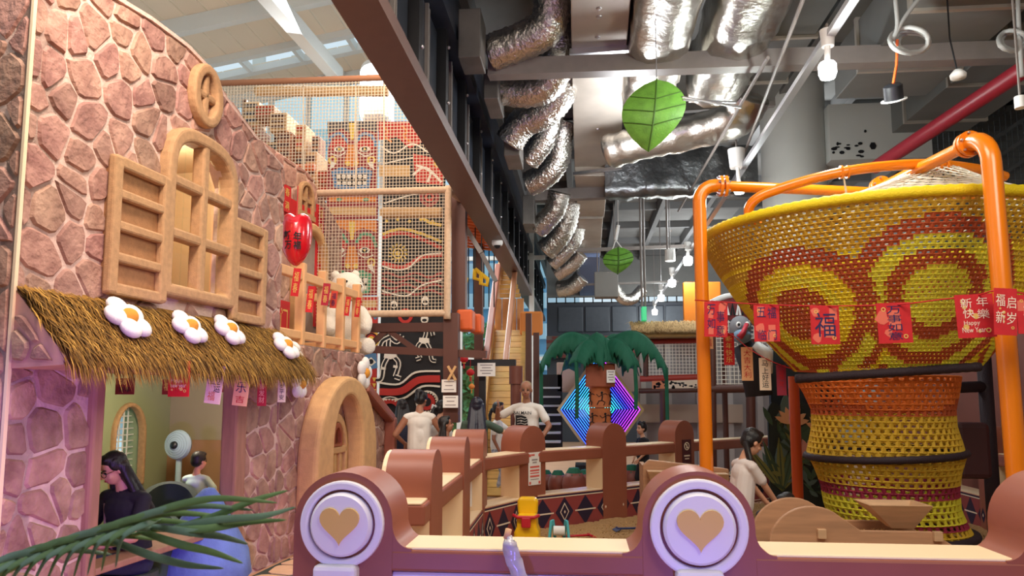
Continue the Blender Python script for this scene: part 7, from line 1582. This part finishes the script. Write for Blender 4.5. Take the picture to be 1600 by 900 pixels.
# red balloon lantern with black writing
c = aY(463, 374, 7.45); k = c.y / F; t = thing('red_balloon_lantern', 'big glossy red balloon lantern with black writing hanging on the balcony', 'lantern', c - V((0, 0, 44 * k)))
prof_b = [(0, 44 * k), (14 * k, 42 * k), (22 * k, 36 * k), (25 * k, 22 * k), (25 * k, 0), (21 * k, -20 * k), (12 * k, -36 * k), (4 * k, -43 * k), (0, -44 * k)]
mb = MB(); pr = [(p.x, p.y) for p in spline([(a, b, 0) for a, b in prof_b], 4)]; mb.lathe([(max(0, a), b) for a, b in pr], 32, Mx.Translation(c)); mb.v = [(x, y, z - (.05 * max(0, 1 - abs(x - c.x - 2 * k) / (13 * k)) ** 1.5 if z > c.z + 30 * k else 0)) for x, y, z in mb.v]; obj('balloon', mb, mat('balloon_red', (206, 16, 34), .22, coat=.6), t, smooth=True)
mb = MB()
for ch, a, b, s in (('新', -8, 2, 15), ('年', 8, 0, 15), ('万', -7, -14, 14), ('福', 8, -14, 14)):
    th = -PI / 2 + a / 25 + .12; rr_ = 25.6 * k * (1 if b > -8 else .93); p = c + V((rr_ * math.cos(th), rr_ * math.sin(th), b * k)); text(mb, ch, 1, frame(p, V((-math.sin(th), math.cos(th), 0)), V((math.cos(th), math.sin(th), 0))), 0, .004, fit=(s * k * .85, s * k), bold=.02)
obj('writing', mb, M_black, t, kind='stuff'); mb = MB(); mb.tube([c + V((0, 0, 36 * k)), c + V((0, 0, 90 * k))], .006, 5); obj('string', mb, M_red, t)
# little flags on the balcony rail
GR = 'flags on the balcony rail'
for px, lab, bs in (((456, 418, 469, 464), 'slanted red flag on the balcony rail, nearest', M_redf), ((479, 446, 491, 489), 'red flag on the balcony rail, second from the near end', M_red), ((503, 442, 515, 478), 'red flag on the balcony rail, third from the near end', MATS['flag_crimson']), ((516, 454, 527, 482), 'orange red flag on the balcony rail, fourth from the near end', mat('flag_vermilion', (204, 70, 50), .8)), ((539, 463, 547, 494), 'cream edged red flag on the balcony rail, fifth from the near end', M_redf), ((555, 464, 563, 496), 'cream edged red flag on the balcony rail, at the far corner', M_redf)):
    card(lab, px, hw(hh(px[0], px[1])[0], 0, .02).y - .02, 0, vtxt('福春', .6, .8, M_gold if bs is not MATS.get('flag_vermilion') else M_ink), base=bs, deco=None, grp=GR, slope=.1, name='rail_flag')
# white bear sitting behind the railing
c = h3(546, 540, -.42); YB_ = c.y; bz = zbal; k = YB_ / F; BR = thing('plush_bear', 'big white plush bear sitting behind the balcony railing and looking over it', 'plush toy', (c.x - .02, YB_, bz)); 
mplush = mat('white_plush', (230, 222, 206), .95, bump=.6, bs=70, sheen=.2); X_, Yy = c.x - .05, YB_
hz = aY(543, 448, YB_).z
mb = MB(); mb.ball((X_ - .02, Yy + .05, bz + .36), (.27, .25, .42), 20, 14); obj('body', mb, mplush, BR, smooth=True)
mb = MB(); hc = V((X_ - .0, Yy, hz)); mb.ball(hc, (.22, .2, .2), 20, 14); hd = obj('head', mb, mplush, BR, smooth=True)
mz = hc + V((.17, -.16, -.05)); mb = MB(); mb.ball(mz, (.11, .1, .09), 16, 10); obj('muzzle', mb, mplush, hd, smooth=True)
mb = MB(); mb.ball(mz + V((.075, -.07, .02)), (.035, .03, .028), 12, 8); obj('nose', mb, M_black, hd, smooth=True)
for dx, dy in ((.05, -.185), (.19, -.05)): mb = MB(); mb.ball(hc + V((dx, dy, .045)), .018, 10, 6); obj('eye', mb, M_black, hd, smooth=True)
for s in (-1, 1): mb = MB(); mb.ball(hc + V((s * .14 - .04, .03, .17)), (.06, .04, .06), 12, 8); obj('ear', mb, mplush, hd, smooth=True)
for s in (-1, 1):
    mb = MB(); mb.tube(spline([(X_ + s * .18, Yy - .03, bz + .6), (X_ + s * .25 + .06, Yy - .18, bz + .45), (X_ + s * .22 + .1, Yy - .26, bz + .3)], 5), [.1, .105, .105, .1, .1, .1, .1, .095, .09, .085, .06], 12); obj('arm', mb, mplush, BR, smooth=True)
    mb = MB(); mb.tube(spline([(X_ + s * .15, Yy - .05, bz + .13), (X_ + s * .2 + .12, Yy - .2, bz + .12), (X_ + s * .2 + .22, Yy - .28, bz + .12)], 5), [.12, .125, .125, .12, .12, .12, .115, .11, .11, .1, .07], 12); lg = obj('leg', mb, mplush, BR, smooth=True)
# foreground palm leaf
rd = random.Random(17); PL = thing('palm_frond', 'grey green artificial palm frond in the near lower left foreground', 'palm leaf', aY(60, 890, 1.5))
mpl = mat('palm_green', (112, 144, 92), .5, var=.25, vs=10); mpl2 = mat('palm_bluegreen', (118, 148, 128), .4, var=.2, vs=10)
Yp = 1.45
def leaflet(P, w_, m_, Y, tilt):
    pts = spline([aY(a, b, Y + dy) for a, b, dy in P], 8); n = len(pts); mb = MB(); vs = []
    for i, p in enumerate(pts):
        s = i / (n - 1); ww = w_ * (math.sin(PI * min(1, s * .9 + .1)) ** .6) * (1 - .25 * s); a = pts[max(0, i - 1)]; b = pts[min(n - 1, i + 1)]; tg = (b - a).normalized(); sd_ = tg.cross(V((math.sin(tilt), -1, math.cos(tilt) * .5))).normalized(); nn = tg.cross(sd_)
        vs += [p - sd_ * ww, p + nn * ww * .35, p + sd_ * ww]
    mb.add(vs, [(3 * i + k, 3 * i + k + 1, 3 * i + 4 + k, 3 * i + 3 + k) for i in range(n - 1) for k in (0, 1)]); o = obj('leaflet', mb, m_, PL, smooth=True); so = o.modifiers.new('t', 'SOLIDIFY'); so.thickness = .0012
leafs = []
# stem
mb = MB(); stem = spline([aY(-60, 925, 1.5), aY(40, 880, 1.48), aY(130, 852, 1.46), aY(215, 834, 1.45), aY(285, 822, 1.45)], 8); mb.tube(stem, [.007 - .00013 * i for i in range(len(stem))], 8); obj('stem', mb, mpl, PL, smooth=True)
for i in range(8):  # long leaflets sweeping to the right
    x = -30 + i * 34; y = 892 - i * 10.5
    leaflet([(x, y, 0), (x + 50, y - 24, -.03), (x + 130, y - 33 - i, -.02), (x + 205 + i * 3, y - 26 - i * 1.0, .03)], .0085, mpl if i % 3 else mpl2, 1.45, .3)
for i in range(14):  # leaflets falling toward the lower left
    x = -6 + i * 20; y = 888 - i * 5.8
    leaflet([(x, y, 0), (x - 20, y + 4, -.03), (x - 62, y + 26, -.05), (x - 100 + i * 2, y + 74, -.04)], .0085, mpl2 if i % 2 else mpl, 1.45, -.4)
for P, m_ in (([(262, 828, 0), (330, 808, 0), (395, 782, .02), (450, 766, .05)], mpl), ([(270, 824, 0), (340, 812, -.02), (410, 806, 0), (462, 792, .03)], mpl2), ([(250, 826, 0), (320, 826, -.03), (385, 816, 0), (448, 812, .03)], mpl), ([(235, 822, 0), (300, 832, -.03), (345, 838, -.01), (388, 850, .02)], mpl2), ([(215, 828, 0), (280, 850, -.03), (330, 862, -.02), (380, 880, 0)], mpl), ([(170, 842, 0), (230, 866, -.03), (290, 882, -.02), (350, 888, 0)], mpl2)): leaflet(P, .0085, m_, 1.45, .1)
# ================================================================== people
def ik(a, b, l1, l2, hint):
    a, b = V(a), V(b); d = b - a; L = min(d.length, (l1 + l2) * .999); d = d.normalized(); x = (l1 * l1 - l2 * l2 + L * L) / (2 * L); h = math.sqrt(max(0, l1 * l1 - x * x)); hp = V(hint); hp = hp - d * hp.dot(d)
    hp = hp.normalized() if hp.length > 1e-5 else V((0, 1, 0)); return a + d * x + hp * h, a + d * L
def remesh_prims(prims, voxel, smooth_it=3):
    mb = MB()
    for p in prims:
        if p[0] == 'c':
            a, b = V(p[1]), V(p[3]); ra, rb_ = p[2], p[4]; d = b - a; L = d.length; t = d.normalized() if L > 1e-6 else V((0, 0, 1))
            pts = []; rs = []
            for k in range(5): s = PI / 2 * k / 5; pts.append(a - t * ra * math.cos(s)); rs.append(max(ra * math.sin(s), 1e-4))
            pts += [a, b]; rs += [ra, rb_]
            for k in range(1, 6): s = PI / 2 * k / 5; pts.append(b + t * rb_ * math.sin(s)); rs.append(max(rb_ * math.cos(s), 1e-4))
            mb.tube(pts, rs, 12)
        else: mb.ball((0, 0, 0), p[2], 18, 12, p[1])
    me = bpy.data.meshes.new('tmp'); me.from_pydata(mb.v, [], mb.f); o = bpy.data.objects.new('tmp', me); COL.objects.link(o)
    r = o.modifiers.new('r', 'REMESH'); r.mode = 'VOXEL'; r.voxel_size = voxel; r.use_smooth_shade = True
    if smooth_it: s = o.modifiers.new('s', 'SMOOTH'); s.factor = .5; s.iterations = smooth_it
    m2 = bpy.data.meshes.new_from_object(o.evaluated_get(bpy.context.evaluated_depsgraph_get())); bpy.data.objects.remove(o); bpy.data.meshes.remove(me); return m2
def assign(me, prims, mats):
    n = len(me.polygons); c = np.empty(n * 3); me.polygons.foreach_get('center', c); c = c.reshape(-1, 3); best = np.full(n, 1e9); idx = np.zeros(n, int)
    for p in prims:
        if p[0] == 'c':
            a, b = np.array(p[1]), np.array(p[3]); d = b - a; t = np.clip(((c - a) @ d) / max(d @ d, 1e-9), 0, 1); sd = np.linalg.norm(c - a - t[:, None] * d, axis=1) - (p[2] + (p[4] - p[2]) * t); mi = p[5]
        else:
            inv = np.array(p[1].inverted()); q = c @ inv[:3, :3].T + inv[:3, 3]; r = np.array(p[2]); sd = (np.linalg.norm(q / r, axis=1) - 1) * r.min(); mi = p[3]
        m = sd < best; best[m] = sd[m]; idx[m] = mi
    for m in mats: me.materials.append(m)
    me.polygons.foreach_set('material_index', idx.astype(np.int32)); me.polygons.foreach_set('use_smooth', [True] * n)
def person(label, foot, face, h, top, bottom, shoes=M_white, skin=M_skin, headk=1.0, hips=None, lean=0, side=0, look=(0, 0), hands=((-.24, .05, .82), (.24, .05, .82)), feet=((-.09, .02, 0), (.09, .02, 0)), sleeve=.55, hair='short', legs='long', voxel=.0105, hairmat=None, extra=None, elbow=((-1, -.5, -.6), (1, -.5, -.6)), knee=((0, 1, 0), (0, 1, 0)), width=1.0, grp=None, slim=1.0, facey=True, grip=.5):
    """foot: ground point; face: heading in degrees (0 = away from the camera along +Y, 90 = to the left); sizes relative to 1.70 m"""
    s = h / 1.70; R = Mx.Translation(V(foot)) @ Mx.Rotation(math.radians(face), 4, 'Z'); Wp = lambda p: R @ (V(p) * s)
    hz = (hips if hips is not None else .90); pel = V((0, 0, hz)); TL = Mx.Rotation(-math.radians(lean), 3, 'X') @ Mx.Rotation(math.radians(side), 3, 'Y')
    tv = lambda x, y, z: pel + TL @ V((x, y, z))
    SK, TP, BT, SH_ = 0, 1, 2, 3; pr = []
    C = lambda a, ra, b, rb_, m: pr.append(('c', tuple(Wp(a)), ra * s, tuple(Wp(b)), rb_ * s, m))
    def E(c, r, m, rot=None):
        M = R @ Mx.Translation(V(c) * s) @ (rot.to_4x4() if rot else Mx.Identity(4)); pr.append(('e', M, tuple(x * s for x in r), m))
    w_ = width
    E(tv(0, 0, -.05), (.155 * w_, .115 * w_, .11), BT, TL); C(tv(-.05 * w_, .0, .02), .118, tv(-.055 * w_, .0, .36), .108, TP); C(tv(.05 * w_, .0, .02), .118, tv(.055 * w_, .0, .36), .108, TP); E(tv(0, .005, .19), (.160 * w_, .118 * w_, .24), TP, TL); E(tv(0, .0, .36), (.168 * w_, .115 * w_, .14), TP, TL); E(tv(0, 0, .46), (.15 * w_, .085, .07), TP, TL)
    C(tv(0, -.01, .47), .066, tv(0, .012, .58), .052, SK)
    hr = TL @ Mx.Rotation(math.radians(look[0]), 3, 'Z') @ Mx.Rotation(math.radians(look[1]), 3, 'X'); hb = tv(0, .015, .585); k = headk; HC = hb + hr @ V((0, .02, .115 * k)); hp = lambda x, y, z: HC + hr @ (V((x, y, z)) * k)
    E(hp(0, -.01, .03), (.076 * k, .092 * k, .088 * k), SK, hr); E(hp(0, .022, -.045), (.058 * k, .066 * k, .072 * k), SK, hr); C(hp(0, .085, -.0), .010 * k, hp(0, .103, -.028), .014 * k, SK)
    for q in (-1, 1): E(hp(q * .077, -.005, -.012), (.012 * k, .02 * k, .03 * k), SK, hr); E(hp(q * .034, .06, -.038), (.024 * k, .02 * k, .022 * k), SK, hr)
    sh_w = .172 * w_
    for i, q in enumerate((-1, 1)):
        S_ = tv(q * sh_w, 0, .445); hd = V(hands[i]); el, wr = ik(S_, hd, .285, .25, V(elbow[i])); C(tv(q * .1, 0, .46), .062, S_, .056, TP)
        am = TP if sleeve > 0 else SK; C(S_, .054, S_ + (el - S_) * (sleeve if 0 < sleeve < 1 else 1), .060 if 0 < sleeve < 1 else .046, am)
        if sleeve < 1: C(S_, .043, el, .037, SK)
        C(el, .037 if sleeve <= 1 else .043, wr, .027 if sleeve <= 1 else .036, SK if sleeve <= 1 else TP)
        d = (wr - el).normalized(); sd_ = d.cross(V((0, 0, 1)) if abs(d.z) < .8 else V((0, 1, 0))).normalized(); up = sd_.cross(d); sd2 = up if abs(d.z) < .8 else sd_
        nrm = d.cross(sd2).normalized() * (1 if q > 0 else -1)
        hm = Mx((sd2, d, sd2.cross(d))).transposed(); E(wr + d * .05, (.040, .052, .018), SK, hm)
        for f_, (o_, L) in enumerate(((-.03, .062), (-.010, .072), (.011, .067), (.031, .052))):
            b0 = wr + d * .09 + sd2 * o_; b1 = b0 + d * L * .52 + nrm * L * .12 * grip; b2 = b1 + d * L * .38 * (1 - grip * .5) + nrm * L * .55 * grip; C(b0 - d * .02, .0095, b1, .0088, SK); C(b1, .0088, b2, .0078, SK)
        t0 = wr + d * .03 - sd2 * .032; t1 = t0 + d * .035 - sd2 * .03 + nrm * .012; C(t0, .012, t1, .0105, SK); C(t1, .0105, t1 + d * .03 + nrm * .012, .009, SK)
        Hp = pel + V((q * .085 * w_, 0, -.05)); ft = V(feet[i]) + V((0, 0, .075)); kn, an = ik(Hp, ft, .41, .40, V(knee[i])); L1 = BT
        C(Hp, .088 * slim * w_, kn, .062 * slim, BT)
        if legs == 'long': C(kn, .06 * slim, an, .046 * slim, BT)
        else: C(kn, .048, kn + (an - kn) * .45, .045, SK); C(kn + (an - kn) * .4, .046, an, .034, SK)
        fd = V((feet[i][3] if len(feet[i]) > 3 else 0, 1, 0)).normalized(); C(an + V((0, 0, -.03)) - fd * .02, .043, an + fd * .13 + V((0, 0, -.045)), .032, SH_)
    if extra: extra(C, E, tv, hp, hr, SK, TP, BT)
    me = remesh_prims(pr, voxel); assign(me, pr, [skin, top, bottom, shoes])
    t = bpy.data.objects.new('person', me); COL.objects.link(t); o0 = V(foot); me.transform(Mx.Translation(-o0)); t.location = o0; t['label'] = label; t['category'] = 'person'
    if grp: t['group'] = grp
    # hair
    pr = []; hm_ = 0; hk = k
    def HE(x, y, z, r): E(hp(x, y, z), tuple(q * hk for q in r), 0, hr)
    def HCp(a, ra, b, rb_): C(a, ra, b, rb_, 0)
    if hair != 'bald':
        HE(0, -.022, .047, (.084, .094, .085)); HE(0, -.045, -.005, (.08, .07, .075)); HE(0, .03, .095, (.066, .05, .03))
        for q in (-1, 1): HE(q * .068, -.005, .04, (.022, .05, .05))
        if hair == 'fade': pass
        if hair in ('long', 'longfront'):
            for q in (-1, -.4, .4, 1): HCp(hp(q * .06, -.04, .0), .05, tv(q * .1, -.115, .33), .045); HCp(tv(q * .1, -.115, .33), .045, tv(q * .09, -.13, .16), .022)
            for q in (-1, 1): HCp(hp(q * .078, -.03, .02), .026, tv(q * .13, -.02, .40), .034)
        if hair == 'longfront':
            for q in (-1, 1): HCp(tv(q * .13, -.02, .40), .034, tv(q * .12, .06, .24), .02)
        if hair in ('tail', 'lowtail'):
            z_ = .02 if hair == 'tail' else -.03; HE(0, -.12, z_ + .03, (.03, .03, .03)); HCp(hp(0, -.13, z_ + .03), .03, hp(.01, -.165, z_ - .07), .036); HCp(hp(.01, -.165, z_ - .07), .036, hp(.015, -.15, z_ - .2), .016)
        if hair == 'bun': HE(0, -.10, .09, (.055, .05, .05)); HCp(hp(.0, -.12, .06), .03, hp(.03, -.14, -.02), .012)
        if hair == 'buns':
            for q in (-1, 1): HE(q * .065, -.02, .12, (.032, .032, .032))
    else: HE(0, -.03, .056, (.078, .084, .066)); 
    hme = remesh_prims(pr, max(voxel * .95, .007), 2); assign(hme, pr, [hairmat or M_hair]); ho = bpy.data.objects.new('hair', hme); COL.objects.link(ho); hme.transform(Mx.Translation(-o0)); ho.parent = t
    # face
    if facey:
        for q in (-1, 1):
            mb = MB(); mb.ball((0, 0, 0), (.0145 * k * s, .007 * k * s, .0085 * k * s), 10, 6, R @ Mx.Translation(hp(q * .032, .0795, .004) * s) @ hr.to_4x4()); obj('eye', mb, M_eye, t, smooth=True)
            mb = MB(); mb.tube([Wp(hp(q * .018, .084, .026)), Wp(hp(q * .034, .082, .030)), Wp(hp(q * .048, .072, .025))], .0042 * k * s, 6); obj('eyebrow', mb, hairmat or M_hair, t, smooth=True)
        mb = MB(); mb.tube([Wp(hp(-.022, .081, -.062)), Wp(hp(0, .089, -.060)), Wp(hp(.022, .081, -.062))], [.003 * k * s, .006 * k * s, .003 * k * s], 8); obj('mouth', mb, M_lip, t, smooth=True)
    return t, Wp, tv, hp
def at(px, Y): p = aY(px, 615, Y); return (p.x, Y, 0)
floorz = 0
# woman at the counter (seated, leaning on the counter)
f = aY(208, 800, 5.25); HW = aY(190, 722, 5.25).z
ks = 1.62 / 1.70
hipz = (HW - .70 * ks) / ks
f0 = (f.x, f.y, 0)
wcs = mat('seat_stool', (60, 70, 66), .7)
mtee = mat('black_tee', (28, 26, 34), .85)
def strap(C, E, tv, hp, hr, SK, TP, BT): pass
t, Wp, tv, hp = person('woman with long black hair, glasses and black tee seated at the counter opening', f0, 163, 1.62, mtee, M_denimd, hips=hipz, lean=10, look=(-14, -16), hair='longfront', hands=((-.06, .36, hipz + .13), (.12, .34, hipz + .11)), elbow=((-1, -.4, -.8), (1, -.4, -.8)), feet=((-.12, .42, 0), (.12, .42, 0)), sleeve=.62, voxel=.0085, width=1.12)
mb = MB()
for q in (-1, 1): mb.tube([Wp(hp(q * .036 + .026 * math.cos(a), .101 - .012 * abs(math.cos(a)) * (q * math.cos(a) > 0), .002 + .021 * math.sin(a))) for a in [2 * PI * i / 20 for i in range(20)]], .0022, 6, closed=True); mb.tube([Wp(hp(q * .062, .09, .006)), Wp(hp(q * .08, .0, .006))], .002, 5)
mb.tube([Wp(hp(-.012, .104, .004)), Wp(hp(.012, .104, .004))], .002, 5); obj('glasses', mb, M_dark2, t)
mb = MB(); mb.tube([Wp(tv(.13, .075, .42)), Wp(tv(.09, .125, .25)), Wp(tv(.03, .13, .08))], .009, 6); obj('bag_strap', mb, mat('strap_brown', (128, 104, 92), .7), t, smooth=True)
mb = MB()
for i, (x, z, w_) in enumerate(((0, .22, .11), (0, .19, .14), (0.01, .16, .12))): mb.box((0, 0, 0), (w_, .004, .012), Mx.Translation(Wp(tv(x, .127, z))) @ Mx.Rotation(math.radians(140), 4, 'Z'))
obj('shirt_print', mb, mat('print_dusty', (150, 146, 160), .8), t, kind='stuff')
mb = MB(); hs = Wp((0, 0, hipz - .12)); mb.lathe([(.17, 0), (.17, .03), (.05, .05), (.05, hs.z - .1), (.19, hs.z - .08), (.19, hs.z), (0, hs.z)], 20, Mx.Translation((hs.x, hs.y, 0))); tag(obj('stool', mb, wcs, smooth=True, autosm=40), 'dark stool under the woman at the counter', 'stool')
# counter shelf she leans on
zc = Wp((0, .3, hipz + .08)).z; mb = MB(); mb.bb((oL + .07, zc - .06, -.42), (oR - .07, zc - .015, .02)); m3 = MB(); m3.add(mb.v, mb.f, HM); obj('counter_shelf', m3, MATS['padded_wood_print'], house, bevel=.01)
# boy in the kiosk, back to us
c = aY(306, 760, 6.75); HWb = aY(310, 713, 6.75).z; hb_ = 1.18
boyz = HWb - hb_; t, Wp, tv, hp = person('boy in a pale mint tee seen from behind inside the counter opening', (c.x, c.y, max(0, boyz)), 2, hb_ if boyz > 0 else HWb, mat('mint_tee', (196, 220, 214), .85), M_denimd, headk=1.22, look=(-25, -6), hair='short', hands=((-.15, .3, .98), (.3, .2, .95)), sleeve=.6, voxel=.0085)
mb = MB(); q = V(Wp((.33, .3, 1.02))); mb.tube([V(Wp((.31, .26, .98))), q], .02, 8); mb.ball(q, .035, 10, 6); tag(obj('light_toy', mb, mat('pink_glow', (236, 90, 220), .4, emit=2.5), smooth=True), 'small glowing pink light toy in the hand of the boy', 'toy')
if boyz > .03:
    mb = MB(); mb.bb((c.x - .3, c.y - .25, .012), (c.x + .3, c.y + .25, boyz)); tag(obj('low_bench', mb, wcs, bevel=.02), 'low dark bench the boy stands on', 'bench')
# queue behind the fence
mplaid = mat('plaid_shirt', (66, 60, 66), .85, var=.6, vs=30, col2=(170, 160, 160))
F0 = lambda px, Y: at(px, Y)
t, Wp, tv, hp = person('woman in a white sleeveless top and jeans seen from behind in the queue', F0(656, 9.9), 18, 1.62, M_wcloth, M_denim, look=(-35, -14), hair='bun', sleeve=0, hands=((-.2, .16, .98), (.2, .2, 1.02)), skin=M_skind, width=1.04)
t, Wp, tv, hp = person('dark haired person in a plaid shirt with a navy backpack, left end of the queue', F0(629, 10.7), 25, 1.5, mplaid, M_denimd, hair='long', sleeve=1.5, hands=((-.22, .1, .85), (.22, .12, .85)))
mb = MB(); q = V(Wp(tv(.02, -.2, .2))); mb.ball(q, (.17, .13, .24), 18, 12); tag(obj('backpack', mb, mat('navy_bag', (36, 40, 62), .8), smooth=True), 'navy backpack on the back of the person at the left end of the queue', 'bag')
t, Wp, tv, hp = person('girl with a dark ponytail and white hair tie, third in the queue', F0(687, 10.3), -40, 1.47, M_wcloth, M_denimd, hair='lowtail', headk=1.1, look=(-10, -10), hands=((-.2, .2, .9), (.2, .2, .9)))
mb = MB(); q = V(Wp(hp(0, -.14, .0))); rd = random.Random(3)
for i in range(8): mb.ball(q + V((rd.uniform(-.03, .03), rd.uniform(-.02, .02), rd.uniform(-.03, .03))), .02, 8, 5)
obj('hair_tie', mb, M_white, t, smooth=True, kind='stuff')
person('small dark haired child looking up to the right beside the ponytail girl', F0(697, 9.5), -75, 1.26, M_bcloth, M_denimd, skin=M_skind, headk=1.2, hair='long', look=(0, 12), hands=((-.18, .1, .8), (.18, .15, .85)))
person('woman with very long blue black hair in a dark green top seen from behind', F0(745, 9.7), 8, 1.52, mat('olive_top', (66, 84, 72), .85), M_bcloth, hair='long', sleeve=.7, headk=1.06, hairmat=mat('blue_black_hair', (26, 26, 44), .4), hands=((-.26, .1, .82), (.2, .22, 1.30)), elbow=((-1, -.4, -.6), (1, .2, -.5)), skin=M_skin)
mpat = mat('patterned_leggings', (198, 200, 210), .8, var=.4, vs=22, col2=(120, 130, 150))
person('girl in a white tee and patterned leggings reaching toward the man', F0(777, 11.8), -100, 1.42, M_wcloth, mpat, skin=M_skind, headk=1.15, hair='lowtail', look=(-10, 0), hands=((.06, .46, 1.06), (.2, .1, .85)), sleeve=.6, shoes=M_white, slim=.9)
mbal = M_wcloth
t, Wp, tv, hp = person('man with cropped blond hair in a white lettered tee standing by the palm', F0(823, 10.55), 160, 1.76, M_wcloth, M_bcloth, skin=M_skind, hair='bald', hairmat=mat('cropped_blond', (150, 126, 92), .8), look=(20, -6), hands=((-.30, .22, .94), (.34, .2, 1.36)), elbow=((-1, -.3, -.6), (1, -.3, -.8)), sleeve=.62, width=1.12)
MT = Mx.Translation(Wp(tv(0, .133, .29))) @ Mx.Rotation(math.radians(160), 4, 'Z') @ Mx.Rotation(PI / 2, 4, 'X') @ Mx.Rotation(PI, 4, 'Y')
mb = MB(); text(mb, 'BALMAIN', 1, MT @ Mx.Translation((0, .10, 0)), 0, .012, fit=(.27, .045), bold=.01); text(mb, 'B', 1, MT @ Mx.Translation((0, -.06, 0)), 0, .012, fit=(.21, .25), bold=.06); obj('shirt_print', mb, M_black, t, kind='stuff')
mb = MB()
for i in range(6): mb.plate([(-.08, -.16 + i * .036), (-.02, -.15 + i * .036), (.04, -.165 + i * .036), (.09, -.145 + i * .036)], .006, .013, .016, MT)
obj('scribble_print', mb, M_wcloth, t, kind='stuff')
person('little child with two hair buns peeking over the fence right of the palm', F0(1003, 11.9), 120, 1.10, M_bcloth, M_bcloth, headk=1.25, hair='buns', look=(0, 0), hands=((-.1, .2, .9), (.1, .2, .9)))
# girl in the sand pit
t, Wp, tv, hp = person('girl in a pale tee with a dark ponytail bending over the sand pit', (aY(1157, 800, 6.15).x, 6.15, .05), -72, 1.24, mat('cream_tee', (222, 212, 208), .85, var=.03, vs=8), M_denimd, headk=1.18, lean=8, look=(0, -16), hair='short', hands=((-.06, .46, .80), (.10, .52, .74)), sleeve=.62, voxel=.0075, slim=.95, legs='long', feet=((-.09, .0, 0), (.09, -.06, 0)), shoes=M_denimd)
mb = MB(); 
for i in range(6): q0 = V(Wp(hp(.03 + .006 * i, -.09, -.03))); mb.tube([q0, V(Wp(tv(.12 + .005 * i, .02, .42))), V(Wp(tv(.12 + .006 * i, .14, .22)))], [.02, .018, .006], 6)
obj('ponytail', mb, M_hair, t, smooth=True)
# crouching child behind the sand table
c = aY(1180, 800, 6.05); person('crouching dark haired child in grey behind the sand table, head bent down', (c.x, 6.1, .06), -60, 1.12, mat('grey_tee', (92, 88, 100), .85), M_denimd, headk=1.2, hips=.50, lean=36, look=(0, -36), hair='short', hands=((-.2, .45, .2), (.2, .45, .2)), feet=((-.13, .16, 0), (.13, .16, 0)), knee=((-.3, 1, .6), (.3, 1, .6)), voxel=.009)
